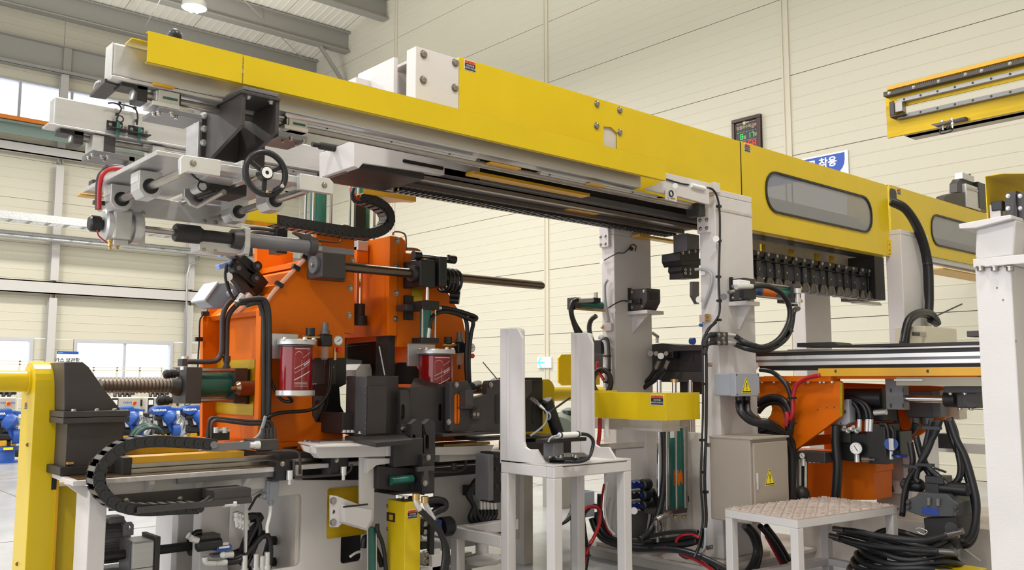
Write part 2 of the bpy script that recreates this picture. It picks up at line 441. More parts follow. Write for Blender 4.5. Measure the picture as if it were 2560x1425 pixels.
for i, (x0, x1, z0, z1) in enumerate(wins):
    m = MB(); t = 0.09 if i else 0.05
    m.prism([(x0, YW - .06, z0), (x1, YW - .06, z0), (x1, YW - .06, z1), (x0, YW - .06, z1)], (0, .2, 0),
            [[(x0 + t, YW - .06, z0 + t), (x1 - t, YW - .06, z0 + t), (x1 - t, YW - .06, z1 - t), (x0 + t, YW - .06, z1 - t)]])
    wn = struct('window_%d' % (i + 1), m, FRAMEW, 0.01)
    muls = [(x0 + x1) / 2] if i else [5.68, 7.0, 8.4]
    for mx in muls: part(wn, 'mullion', MB().box((mx - .035, YW - .03, z0 + t), (mx + .035, YW + .06, z1 - t)), FRAMEW)
    edges = [x0 + t] + muls + [x1 - t]
    for a, b in zip(edges, edges[1:]): part(wn, 'pane', MB().box((a, YW + .01, z0 + t), (b, YW + .02, z1 - t)), GLASS)
def post_left(x, segs):
    for z0, z1 in segs:
        m = MB(); m.box((x - .1, YW - .28, z0), (x + .1, YW - .265, z1)); m.box((x - .1, YW - .1, z0), (x + .1, YW - .085, z1)); m.box((x - .012, YW - .27, z0), (x + .012, YW - .09, z1))
        part(lw, 'post', m, STEELL)
for x in (2.95, 6.73, 10.51): post_left(x, [(0, 3.72), (4.2, 7.4), (7.85, 10.0)])
for z, h in ((3.82, .34), (7.6, .28)):
    m = MB(); m.box((-.8, YW - .34, z), (XW, YW - .3, z + h)); m.box((-.8, YW - .34, z), (XW, YW - .14, z + .03)); m.box((-.8, YW - .34, z + h - .03), (XW, YW - .14, z + h))
    part(lw, 'girt', m, STEELL)
    for x in (2.95, 6.73, 10.51):
        m = MB()
        for dx in (-.06, .06): m.box((x + dx - .012, YW - .26, z - .12), (x + dx + .012, YW - .1, z)); m.box((x + dx - .012, YW - .26, z + h), (x + dx + .012, YW - .1, z + h + .1))
        part(lw, 'post_cleat', m, STEELP)
m = MB(); m.box((-.8, YW - .34, 10.0), (XW, YW - .3, 10.75)); m.box((-.8, YW - .5, 10.0), (XW, YW - .1, 10.04)); m.box((-.8, YW - .5, 10.72), (XW, YW - .1, 10.76))
part(lw, 'eave_girder', m, STEELP)
for x in (2.95, 6.73, 10.51): part(lw, 'girder_web_stiffener', MB().box((x - .1, YW - .42, 10.04), (x + .1, YW - .34, 10.72)), STEELP)
# ceiling: sloping ribbed sheets, purlin girders, braces
cl = struct('ceiling', MB().prism([(-14, -6, roofz(-6)), (XW + .3, -6, roofz(-6)), (XW + .3, YW + .3, roofz(YW + .3)), (-14, YW + .3, roofz(YW + .3))], (0, 0, .25)), ROOFM)
x = 0.0
while x < XW:
    x1 = min(x + 2.0, XW); m = MB(); xr = x + .02
    n = 9
    for i in range(n):
        a = xr + (x1 - xr) * i / n; b = a + 0.045
        m.prism([(a, 12, roofz(12) - .001), (b, 12, roofz(12) - .001), (b - .012, 12, roofz(12) - .016), (a + .012, 12, roofz(12) - .016)], (0, YW - 12, roofz(YW) - roofz(12)))
    part(cl, 'roof_sheet', m, ROOFM)
    part(cl, 'sheet_joint', MB().prism([(x - .012, 12, roofz(12) - .004), (x + .012, 12, roofz(12) - .004), (x + .012, 12, roofz(12) - .001), (x - .012, 12, roofz(12) - .001)], (0, YW - 12, roofz(YW) - roofz(12))), WALLJ)
    x += 2.0
for y in (25.9, 23.9, 21.75, 19.5):
    z = roofz(y) - .02; m = MB()
    m.box((0, y - .02, z - .62), (XW, y + .02, z - .02)); m.box((0, y - .16, z - .65), (XW, y + .16, z - .61)); m.box((0, y - .16, z - .05), (XW, y + .16, z - .01))
    part(cl, 'purlin_girder', m, STEELP)
m = MB(); a = V((13.2, 23.9, roofz(23.9) - .62)); b = V((XW - .02, 23.9, roofz(23.9) - 1.75))
d = (b - a); n_ = d.cross(V((0, 1, 0))).normalized()
m.obox((a + b) / 2, d, V((0, .12, 0)), n_ * .03); m.obox((a + b) / 2 + V((0, .06, 0)), d, V((0, .02, 0)), n_ * .12); part(cl, 'knee_brace', m, STEELP)
for a, b in ((at(610, 0, Y=23), at(775, 165, X=XW - .05)), (at(400, 0, Y=21.5), at(362, 68, Y=25.7))):
    part(cl, 'tie_rod', MB().cyl(a, b, .012, 6), STEELL)
# cable tray and conduits in front of the far wall
m = MB(); ya = YW - 1.2
tray = thing('cable_tray', 'galvanised cable ladder tray running along the far windowed wall', 'tray', (6, ya, 5.5))
part(tray, 'side_rail', MB().box((2, ya - .25, 5.58), (XW, ya - .22, 5.78)), GLV)
part(tray, 'side_rail', MB().box((2, ya + .25, 5.58), (XW, ya + .28, 5.78)), GLV)
r0 = part(tray, 'rung', MB().box((2.2, ya - .22, 5.58), (2.26, ya + .25, 5.62)), GLV)
for i in range(1, 26): shared(tray, 'rung', r0, (.45 * i, 0, 0))
m = MB()
for z in (5.28, 5.38): m.cyl((2, YW - .5, z), (XW, YW - .5, z), .05, 10)
m2 = solo('conduit_pair', m, GLV, 'pair of galvanised conduits running below the cable ladder on the far wall', 'conduit')
p = [at(497, 640, Y=YW - .4), at(497, 655, Y=YW - .4), at(474, 662, Y=YW - .4), at(468, 690, Y=YW - .4), at(463, 895, Y=YW - .4)]
solo('drop_pipe', MB().tube(p, .03, 8, 1), GLV, 'thin grey drop pipe bending down the far wall beside the second post', 'pipe')
solo('power_rail', MB().box((2, YW - .95, 8.30), (XW, YW - .85, 8.40)).box((2, YW - .8, 8.3), (XW, YW - .75, 8.42)), mat('conductor_orange', (0.75, 0.22, 0.02), .4),
     'orange crane conductor rail below the upper window band', 'rail')
solo('crane_girder', MB().box((2, YW - .75, 7.95), (XW, YW - .7, 8.26)).box((2, YW - .9, 8.22), (XW, YW - .55, 8.28)), mat('teal_grey', (0.20, 0.27, 0.24), .5),
     'teal grey crane runway girder under the orange conductor rail', 'girder')
# bowl lamp
lp = at(485, 20, Y=19.0)
t = thing('high_bay_lamp', 'round glowing high bay lamp hanging from the roof', 'lamp', lp)
part(t, 'reflector', MB().lathe(lp + V((0, 0, .0)), (0, 0, 1), [(.27, 0), (.25, .12), (.14, .3), (.06, .34)], 28), ALUM)
part(t, 'lens', MB().lathe(lp - V((0, 0, .012)), (0, 0, 1), [(.02, -.03), (.2, -.01), (.265, .012), (.2, .01)], 28), mat('lamp_lens', (0.9, .9, .9), .4, emit='fff6e6', estr=1.3))
for k in range(8):
    a = k * math.pi / 4
    part(t, 'diode', MB().cyl(lp + V((.16 * math.cos(a), .16 * math.sin(a), -.05)), lp + V((.16 * math.cos(a), .16 * math.sin(a), -.01)), .035, 10), mat('diode', (1, 1, 1), .4, emit='ffffff', estr=2.2) if k == 0 else MATS['diode'])
part(t, 'stem', MB().cyl(lp + V((0, 0, .33)), V((lp.x, lp.y, roofz(lp.y) - .05)), .025, 8), STEELP)
# ================================================================ gantry: columns
YG, YB1, YB2, YH = 4.10, 4.20, 5.15, 4.32      # planes: yellow guard, front beam, rear beam, hood
FLB = 0.0
ZPL = at(1660, 1398, X=5.66).z
def column(name_label, xl, xm, xr, yt, Y=None, X=None, z0=0.0):
    a, b = cub(xl, xm, xr, yt, yt + 60, Y=Y, X=X)
    t = thing('gantry_column', name_label, 'column', ((a[0] + b[0]) / 2, (a[1] + b[1]) / 2, 0), 'white columns of the gantry')
    part(t, 'post', MB().box((a[0], a[1], z0 + .03), (b[0], b[1], b[2])), WHT, .008)
    part(t, 'base_plate', MB().box((a[0] - .06, a[1] - .04, z0), (b[0] + .06, b[1] + .04, z0 + .03)), WHTD, .004)
    part(t, 'cap_plate', MB().box((a[0], a[1], b[2]), (b[0], b[1], b[2] + .05)), WHT, .006)
    return t, a, b
col1, c1a, c1b = column('tall white gantry column in front, carrying the grey box with yellow triangle', 1747, 1788, 1880, 487, Y=4.2, z0=ZPL)
col2, c2a, c2b = column('white gantry column behind the stand, with a dark sensor box on a bracket', 1503, 1535, 1627, 585, X=5.75, z0=ZPL)
col3, c3a, c3b = column('white gantry column at the hinge of the windowed yellow door', 2213, 2253, 2322, 585, Y=4.2)
col4, c4a, c4b = column('white gantry column seen below the row of dark grippers', 1975, 2007, 2070, 560, Y=5.17)
# bolt plates at the rod ends
for t, pl, bs, X in ((col1, (1742, 1773, 538, 580), ((1750, 551), (1767, 549), (1751, 572), (1767, 570)), c1a[0] - .03), (col2, (1498, 1521, 576, 616), ((1501, 592), (1513, 590), (1501, 611), (1513, 609)), c2a[0] - .03)):
    q = at(pl[0], pl[2], X=X); r = at(pl[1], pl[3], X=X)
    p_ = part(t, 'rod_bracket', MB().box((X, r.y, r.z), (X + .035, q.y, q.z + .1)), WHT, .003)
    for b in bs: part(p_, 'bolt', MB().bolt(at(b[0], b[1], X=X), NX, .012, .01), STL)
a = at(1660, 455, Y=4.17)
part(col1, 'top_bracket', MB().prism(ply([(1612, 471), (1640, 462), (1662, 452), (1666, 432), (1772, 457), (1774, 512), (1700, 492), (1640, 479)], Y=4.17), (0, .03, 0)), WHT, .003)
part(col1, 'slotted_tab', MB().prism(ply([(1664, 470), (1692, 478), (1692, 505), (1666, 498)], Y=4.15), (0, .01, 0), [ply([(1676, 492), (1688, 495), (1688, 500), (1676, 497)], Y=4.15)]), WHT)
part(col1, 'rod_end_block', MB().box(*bly(1748, 505, 1764, 541, 4.2, 4.33)), DRK2, .004)
part(col1, 'cap_edge', MB().box((c1a[0] - .02, 4.19, c1b[2] + .02), (c1a[0] + .06, 4.45, c1b[2] + .1)), WHT, .004)
part(col1, 'seam_plate', MB().box((c1a[0] + .03, 4.195, c1b[2] - .12), (c1b[0], 4.2, c1b[2] - .1)), WHTD)
# tag discs and loose sensor cable on column one
YC = 4.185
wire = thing('sensor_cable', 'black sensor cable strapped down the edge of the front column with white tag', 'cable', at(1797, 800, Y=YC))
part(wire, 'cable', MB().tube(pp([(1666, 448), (1700, 458), (1722, 462)], Y=YC - .02), .006, 6).tube(pp([(1755, 468), (1783, 475), (1797, 510), (1800, 580), (1797, 700), (1799, 780), (1775, 820), (1757, 850), (1757, 900), (1757, 1040), (1752, 1200), (1757, 1300), (1745, 1370), (1735, 1395)], Y=YC - .01), .009, 6), RUB)
part(wire, 'second_cable', MB().tube(pp([(1790, 805), (1765, 835), (1766, 900), (1766, 1040), (1762, 1200), (1766, 1300), (1755, 1370)], Y=YC - .012), .012, 6), RUB)
part(wire, 'white_sleeve', MB().cyl(at(1728, 463, Y=YC - .02), at(1762, 472, Y=YC - .02), .018, 12), CLRW)
part(wire, 'tag_disc', MB().cyl(at(1790, 597, Y=YC - .03), at(1790, 597, Y=YC - .025), .025, 20), CLRW)
part(wire, 'tag_disc', MB().cyl(at(1688, 464, Y=YC - .05), at(1688, 464, Y=YC - .045), .02, 20), CLRW)
part(wire, 'loop', MB().torus(at(1678, 484, Y=YC - .06), EY, .022, .006, 20, 6), RUB)
for q in ((1797, 516), (1797, 602), (1796, 692), (1798, 752), (1797, 800), (1760, 880), (1760, 960), (1755, 1100), (1758, 1180), (1764, 1230)):
    part(wire, 'cable_tie', MB().cbox(at(q[0], q[1], Y=YC - .015), (.035, .03, .02)), BLK)
for q in ((1772, 912), (1776, 1112), (1774, 1368)):
    cl_ = part(wire, 'saddle_clamp', MB().cbox(at(q[0], q[1], Y=4.19), (.06, .02, .03)), STL)
    part(cl_, 'screw', MB().bolt(at(q[0] + 5, q[1], Y=4.18), NY, .008, .006), STL)

# ================================================================ yellow hoods over the gantry
hood = thing('gantry_hood', 'long yellow hood panel with four bolts in its middle, left of the seam', 'cover', at(1500, 400, Y=YH))
zt = at(1148, 142, Y=YH).z; x0, x1 = at(1148, 200, Y=YH).x, at(1851, 400, Y=YH).x; zb = 2.9
notch = [at(x, y, Y=YH) for x, y in ((1509, 316), (1528, 318), (1544, 333), (1545, 400), (1509, 400))]
hz = at(1509, 316, Y=YH).z
part(hood, 'front_panel', MB().prism([(x0, YH, zb), (x1, YH, zb), (x1, YH, zt), (x0, YH, zt)], (0, .012, 0), [notch]), YEL, .002)
part(hood, 'top_panel', MB().box((x0, YH + .012, zt - .012), (x1, YB2 + .15, zt)), YEL, .002)
part(hood, 'back_panel', MB().box((x0, YB2 + .15, zb + .12), (x1, YB2 + .162, zt)), YEL)
part(hood, 'dark_gap_strip', MB().box((x1, YH + .006, zb), (x1 + .03, YH + .02, zt - .002)), BLK)  # black strip put in so the open gap beside the door reads dark
part(hood, 'inner_plate', MB().prism([p + V((0, .014, 0)) for p in notch], (0, .01, 0)), WHTD)
for q in ((1492, 260), (1549, 276), (1491, 315), (1549, 331)): part(hood, 'bolt', MB().bolt(at(q[0], q[1], Y=YH), NY, .02, .014), STL)
s = at(1175, 165, Y=YH - .001); sticker(hood, s, EX, EZ, .092, .068)
door = thing('hood_door', 'yellow hood door with one long rounded window, between two white columns', 'door', at(2040, 500, Y=YH - .12))
YD = YH
xa, xb = at(1856, 450, Y=YD).x, at(2222, 550, Y=YD).x; za, zb2 = at(1856, 354, Y=YD).z, at(2040, 605, Y=YD).z
wx0, wx1 = at(1914, 480, Y=YD).x, at(2178, 535, Y=YD).x; wz1, wz0 = at(1960, 437, Y=YD).z, at(1960, 536, Y=YD).z
def win(cx, cz, w_, h_, r, Y): return [V((x, Y, z)) for x, z in rnd(cx, cz, w_, h_, r)]
cx, cz, ww, wh = (wx0 + wx1) / 2, (wz0 + wz1) / 2, wx1 - wx0, wz1 - wz0
def hoodbox(t, xa, xb, za, zb, Y, back, wn, pane=True):
    part(t, 'front_panel', MB().prism([(xa, Y, zb), (xb, Y, zb), (xb, Y, za), (xa, Y, za)], (0, .012, 0), wn), YEL, .002)
    part(t, 'side_panel', MB().box((xa, Y + .012, zb), (xa + .012, back, za)), YEL, .002)
    part(t, 'top_panel', MB().box((xa, Y + .012, za - .012), (xb, back, za)), YEL, .002)
    part(t, 'bottom_lip', MB().box((xa, Y + .012, zb), (xb, Y + .1, zb + .012)), YEL, .002)
hoodbox(door, xa, xb, za, zb2, YD, YD + .35, [win(cx, cz, ww, wh, wh * .45, YD)])
rim = win(cx, cz, ww + .012, wh + .012, wh * .455, YD - .012)
r_ = part(door, 'window_gasket', MB().prism(rim, (0, .026, 0), [win(cx, cz, ww - .024, wh - .024, wh * .43, YD - .012)]), RUB)
part(door, 'window_pane', MB().prism(win(cx, cz, ww - .02, wh - .02, wh * .44, YD + .002), (0, .005, 0)), SMOKE)
h = part(door, 'hinge', MB().box((xb - .05, YD - .008, at(2222, 636, Y=YD).z + .005), (xb + .06, YD, at(2222, 600, Y=YD).z + .005)), YEL, .002)
part(h, 'pin', MB().cyl((xb, YD - .01, at(2222, 636, Y=YD).z + .01), (xb, YD - .01, at(2222, 600, Y=YD).z), .01, 10), YEL)
for dx in (-.035, .035):
    for zz in (.3, .7): part(h, 'screw', MB().bolt((xb + dx, YD - .008, at(2222, 636, Y=YD).z * (1 - zz) + at(2222, 600, Y=YD).z * zz), NY, .009, .006), STL)
sticker(door, at(1868, 370, Y=YD - .001), EX, EZ, .085, .07)
ctd = (za + zb2) / 2
part(door, 'underside_shade', MB().box((xa + .012, YD + .1, zb2 + .02), (xb, YD + .35, zb2 + .03)), DRK2)  # dark sheet added in place of the shade below the door
part(door, 'inner_rail', MB().box((xa + .05, YD + .28, cz - .02), (xb - .05, YD + .33, cz + .05)).box((xa + .1, YD + .2, wz0 - .05), (xb - .05, YD + .26, cz - .04)), ALU)
hood3 = thing('rear_hood', 'yellow hood with rounded window at the right, behind the thick black conduit', 'cover', at(2380, 560, Y=4.5))
Y3 = 4.5
xa, xb = at(2225, 500, Y=Y3).x, at(2470, 580, Y=Y3).x + 2.0; za, zb3 = at(2230, 463, Y=Y3).z, at(2400, 655, Y=Y3).z
wx0 = at(2328, 580, Y=Y3).x; wz1, wz0 = at(2380, 548, Y=Y3).z, at(2380, 622, Y=Y3).z; wx1 = wx0 + 1.6
cx, cz, ww, wh = (wx0 + wx1) / 2, (wz0 + wz1) / 2, wx1 - wx0, wz1 - wz0
hoodbox(hood3, xa, xb, za, zb3, Y3, Y3 + .5, [win(cx, cz, ww, wh, wh * .45, Y3)])
part(hood3, 'window_gasket', MB().prism(win(cx, cz, ww + .012, wh + .012, wh * .455, Y3 - .012), (0, .026, 0), [win(cx, cz, ww - .024, wh - .024, wh * .43, Y3 - .012)]), RUB)
part(hood3, 'window_pane', MB().prism(win(cx, cz, ww - .02, wh - .02, wh * .44, Y3 + .002), (0, .005, 0)), SMOKE)
part(hood3, 'inner_rail', MB().box((xa + .3, Y3 + .2, cz - .12), (xb - .2, Y3 + .26, cz - .02)), ALU)
part(hood3, 'cable_port', MB().prism([V((x, Y3 - .006, z)) for x, z in rnd(xa + .07, za - .13, .16, .18, .05)], (0, .006, 0)), BLK)
part(hood3, 'lower_rail', MB().box((xa + .2, Y3 + .02, zb3 - .05), (xb, Y3 + .06, zb3)).box((xa + .2, Y3 + .1, zb3 - .06), (xb, Y3 + .14, zb3 - .01)), ALU)
part(hood3, 'drip_tray', MB().box((at(2385, 690, Y=Y3).x, Y3 + .12, zb3 - .09), (xb, Y3 + .45, zb3 - .075)), YELO)
sticker(hood3, at(2247, 479, Y=Y3 - .001), EX, EZ, .085, .07)
cd = thing('corrugated_conduit', 'thick black corrugated conduit arching from the yellow hood down a white column', 'conduit', at(2325, 780, Y=4.12))
part(cd, 'conduit', MB().tube([at(2226, 503, Y=4.3), at(2262, 520, Y=4.2), at(2298, 575, Y=4.14), at(2320, 650, Y=4.12), at(2324, 730, Y=4.12), at(2322, 785, Y=4.12)], .045, 14, 8, ribs=.006), RUB)
part(cd, 'conduit', MB().tube([at(2228, 508, Y=4.34), at(2264, 528, Y=4.24), at(2294, 580, Y=4.17), at(2313, 650, Y=4.15), at(2318, 730, Y=4.15), at(2325, 790, Y=4.15)], .035, 12, 8, ribs=.006), RUB)
part(cd, 'lower_loop', MB().tube([at(2325, 800, Y=4.1), at(2345, 808, Y=4.1), at(2330, 785, Y=4.05), at(2300, 780, Y=4.0), at(2270, 800, Y=4.0), at(2256, 860, Y=4.0)], .032, 12, 8).tube([at(2340, 812, Y=4.15), at(2318, 790, Y=4.1), at(2292, 790, Y=4.05), at(2272, 812, Y=4.05), at(2266, 860, Y=4.05)], .028, 12, 8), RUB)
part(cd, 'cable_tie', MB().cyl(at(2340, 790, Y=4.0), at(2405, 760, Y=4.0), .008, 6), BLK)
part(cd, 'cable_tie', MB().ring(at(2320, 662, Y=4.12), EZ, .05, .044, .02), BLK)

# ================================================================ long white crossbeam behind the beams, end plate
cb = thing('crossbeam', 'white crossbeam under the yellow hood with bolted end plate', 'beam', at(1100, 300, Y=4.75))
q = at(1040, 115, Y=YH); r = at(1147, 255, Y=YH)
part(cb, 'end_plate', MB().box((q.x, YH, 2.98), (r.x, YH + .1, q.z)), WHT, .004)
for b in ((1059, 136), (1138, 157), (1058, 200), (1137, 220)): part(cb, 'bolt', MB().bolt(at(b[0], b[1], Y=YH), NY, .02, .014), STL)
q = at(985, 142, Y=4.62); q2 = at(1036, 230, Y=4.62)
part(cb, 'end_flange', MB().box((q.x, 4.62, 2.98), (q.x + .03, 5.05, q.z)), WHT, .003)
part(cb, 'web', MB().box((q.x + .03, 4.72, 2.98), (q2.x + .3, 4.78, q.z - .05)).box((q.x + .1, 4.45, q.z - .02), (q2.x + .2, 5.0, q.z)), WHT, .003)
part(cb, 'side_bar', MB().box(*bly(890, 192, 990, 240, 4.9, 5.0)), WHT, .003)
YX = 4.62
q = at(885, 360, Y=YX)
part(cb, 'box_section', MB().prism(ply([(885, 350), (885, 415), (897, 421), (908, 408), (1105, 436), (1200, 452), (1200, 380)], Y=YX), (0, .42, 0)), WHT, .003)
zc = at(1105, 436, Y=YX).z
part(cb, 'lower_flange', MB().box((at(1110, 440, Y=YX).x, YX, zc), (6.45, YX + .42, zc + .05)), GRY, .003)
part(cb, 'rail_carrier', MB().box((at(1110, 440, Y=YX).x, YX + .02, zc + .05), (6.45, YX + .40, zc + .3)), DRK2)
part(cb, 'hood_shade_plate', MB().box((at(1150, 440, Y=4.36).x, 4.36, zc + .15), (6.3, YX, zc + .17)), DRK2)  # dark plate added to hide the lit hood interior, stands in for shade
part(cb, 'beam_shade_plate', MB().box((at(1065, 450, Y=YX).x, YX + .06, zc - .012), (6.4, YB2 - .02, zc - .002)), DRK2)  # dark plate added over the beam's pale bottom so it reads as shaded
part(cb, 'bearing_plate', MB().box((at(890, 420, Y=YX).x, YX + .02, zc - .05), (at(1065, 450, Y=YX).x, YB2 - .05, zc - .01)), DRK2, .003)
part(cb, 'inspection_slot', MB().prism([V((x, YX - .006, z)) for x, z in rnd(at(1058, 408, Y=YX).x, at(1058, 412, Y=YX).z, .32, .022, .01)], (0, .006, 0)), BLK)
part(cb, 'linear_rail', MB().box((at(1060, 440, Y=YX).x, YX + .06, zc - .04), (6.4, YX + .1, zc)), SCRW)
part(cb, 'linear_rail', MB().box((at(1060, 440, Y=YX).x, YX + .3, zc - .04), (6.4, YX + .34, zc)), SCRW)
e_ = part(cb, 'end_stop', MB().prism(ply([(858, 358), (886, 360), (886, 428), (864, 430), (864, 390), (858, 390)], Y=4.75), (0, .25, 0)), DRK, .003)
part(cb, 'shock_absorber', MB().lathe(at(780, 360, Y=4.85), at(862, 375, Y=4.85) - at(780, 360, Y=4.85), [(.016, 0), (.016, .05), (.024, .052), (.024, .3), (.036, .302), (.036, .36)], 16), DRK2)
for x0_, y0_, x1_, y1_, Y in ((1185, 425, 1475, 495, 4.5), (1005, 478, 1300, 522, 5.12), (1425, 518, 1500, 535, 4.85), (1600, 590, 1745, 612, 5.06), (1050, 455, 1120, 470, 5.1)):
    a = at(x0_, y0_, Y=Y); b = at(x1_, y1_, Y=Y); part(cb, 'yellow_cover_strip', MB().box((a.x, Y, (a.z + b.z) / 2 - .006), (b.x, Y + .09, (a.z + b.z) / 2 + .014)), YELO)
# ribbed energy chain lying in the channel
def flat_chain(t, x0, x1, y, z, wd, ht, pitch):
    n = int((x1 - x0) / pitch); s = None
    for i in range(n):
        if s is None:
            s = part(t, 'chain_link', MB().box((x0, y, z), (x0 + pitch * .55, y + .012, z + ht)).box((x0, y + wd - .012, z), (x0 + pitch * .55, y + wd, z + ht)).box((x0 + pitch * .1, y, z), (x0 + pitch * .45, y + wd, z + .008)).box((x0 + pitch * .5, y + .004, z + ht * .2), (x0 + pitch, y + .01, z + ht * .85)), CHAIN)
        else: shared(t, 'chain_link', s, (i * pitch, 0, 0))
ch = thing('energy_chain', 'long straight ribbed black energy chain under the crossbeam', 'chain', at(1300, 530, Y=5.0))
a = at(1000, 472, Y=5.0)
flat_chain(ch, a.x, 6.35, 4.96, at(1300, 524, Y=4.96).z, .12, .045, .046)

# ================================================================ front and rear transfer beams
def support_rail(t, segs, y, z):
    for xa, xb in segs:
        r_ = part(t, 'support_rail', MB().box((xa, y - .03, z + .022), (xb, y + .03, z + .034)).prism([(xa, y - .02, z + .022), (xa, y + .02, z + .022), (xa, y + .01, z + .005), (xa, y - .01, z + .005)], (xb - xa, 0, 0)), ALU, .002)
        x = xa + .08
        while x < xb - .04:
            part(r_, 'screw', MB().bolt((x, y - .022, z + .022), (0, 0, -1), .006, .004, False), BLK); x += .42
fb = thing('front_transfer_beam', 'silver transfer beam behind the long low yellow guard', 'beam', at(283, 190, Y=YB1))
xL = at(283, 150, Y=YB1).x; zt, zb = at(283, 105, Y=YB1).z, at(283, 190, Y=YB1).z; xR = at(1603, 460, Y=YB1).x
part(fb, 'square_tube', MB().box((xL, YB1, zb + .006), (xR, YB1 + .1, zt)), ALU, .008)
part(fb, 'end_cap', MB().box((xL - .006, YB1 + .004, zb), (xL, YB1 + .098, zt)), ALUM, .002)
part(fb, 'bottom_plate', MB().box((xL - .005, YB1 - .002, zb - .012), (xL + .6, YB1 + .12, zb + .004)), ALU, .002)
zr = at(1000, 370, Y=4.27).z; xr0 = at(345, 235, Y=4.27).x
part(fb, 'guide_rod', MB().cyl((xr0, 4.27, zr), (5.76, 4.27, zr), .021, 20), STL)
support_rail(fb, [(1.9, 3.45), (4.0, 5.2), (5.3, 5.62)], 4.265, zb - .043)
x = at(333, 235, Y=4.27).x
part(fb, 'rod_holder', MB().prism([(x, 4.22, zr - .045), (x, 4.32, zr - .045), (x, 4.32, zr + .03), (x, 4.3, zb), (x, 4.24, zb), (x, 4.22, zr + .03)], (.05, 0, 0)).box((x - .07, 4.22, zb - .03), (x + .05, 4.33, zb - .008)), DRK2, .003)
part(fb, 'rod_nut', MB().lathe((x - .012, 4.27, zr), EX, [(.02, 0), (.032, .004), (.032, .012)], 20), ALUM)
part(fb, 'yellow_tab', MB().box(*bly(385, 205, 435, 222, 4.18, 4.26)).box((at(1215, 395, Y=4.25).x, 4.2, zb - .04), (at(1290, 410, Y=4.25).x, 4.33, zb - .03)).box((at(1465, 455, Y=4.25).x, 4.2, zb - .04), (at(1500, 465, Y=4.25).x, 4.33, zb - .03)), YELO)
# guards
g0z, g1z = at(370, 76, Y=YG).z, at(640, 217, Y=YG).z
for nm, pa, pb in (('short_guard', 369, 606.5), ('long_guard', 609, 1665)):
    xa, xb = at(pa, 115 if pa < 400 else 170, Y=YG).x, at(pb, 170 if pb < 700 else 425, Y=YG).x
    g = part(fb, nm, MB().box((xa, YG, g1z), (xb, YG + .004, g0z)).box((xa, YG, g0z - .004), (xb, YG + .03, g0z)).box((xa, YG - .0, g1z), (xb, YG + .03, g1z + .004)), YEL, .0025)
    part(g, 'mounting_flange', MB().box((xa - (.06 if pa < 400 else -.01), YG + .03, g0z - .045), (xb, YG + .13, g0z - .04)), YEL)
    part(g, 'bracket', MB().box((xa + .1, YG + .01, zt - .05), (xa + .16, YB1, zt - .04)).box((xb - .16, YG + .01, zt - .05), (xb - .1, YB1, zt - .04)), YEL)
part(fb, 'cable_gland', MB().sph(at(437, 90, Y=4.2), .035, 12), RUB)
rb = thing('rear_transfer_beam', 'silver transfer beam behind, with two small sensor brackets on its side', 'beam', at(136, 312, Y=YB2))
xL2 = at(136, 276, Y=YB2).x; z2t, z2b = at(136, 240, Y=YB2).z, at(136, 310, Y=YB2).z; xR2 = at(841, 390, Y=YB2).x
part(rb, 'square_tube', MB().box((xL2, YB2, z2b), (xR2, YB2 + .1, z2t)), ALU, .006)
part(rb, 'bottom_plate', MB().box((xL2 - .03, YB2 - .01, z2b - .012), (xR2 + .05, YB2 + .11, z2b)), ALU, .002)
z2r = at(840, 452, Y=5.22).z; xr2 = at(195, 345, Y=5.22).x
part(rb, 'guide_rod', MB().cyl((xr2, 5.22, z2r), (5.76, 5.22, z2r), .021, 20), STL)
support_rail(rb, [(1.75, 2.1), (2.2, 3.68), (4.4, 5.6)], 5.215, z2b - .048)
x = at(178, 345, Y=5.22).x
part(rb, 'rod_holder', MB().prism([(x, 5.17, z2r - .045), (x, 5.27, z2r - .045), (x, 5.27, z2b - .012), (x, 5.17, z2b - .012)], (.05, 0, 0)).box((x - .07, 5.17, z2b - .035), (x + .05, 5.28, z2b - .012)), DRK2, .003)
part(rb, 'rod_nut', MB().lathe((x - .012, 5.22, z2r), EX, [(.02, 0), (.032, .004), (.032, .012)], 20), ALUM)
# dark tie bar joining the two beam ends
zt_ = zb - .02; m = MB()
A, B_, C_, D_ = at(262, 205, Z=zt_), at(303, 217, Z=zt_), at(264, 249, Z=zt_), at(224, 243, Z=zt_)
solo('tie_plate', MB().prism([A, B_, C_, D_], (0, 0, .018)), DRK, 'dark flat tie plate joining the left ends of the two silver beams', 'plate', bev=.002)
solo('lifting_hook', MB().tube([at(236, 222, Z=zt_ + .04), at(240, 208, Z=zt_ + .05), at(250, 203, Z=zt_ + .04)], .006, 8, 4), ALUM, 'small bright hook on the edge of the dark tie plate', 'hook')
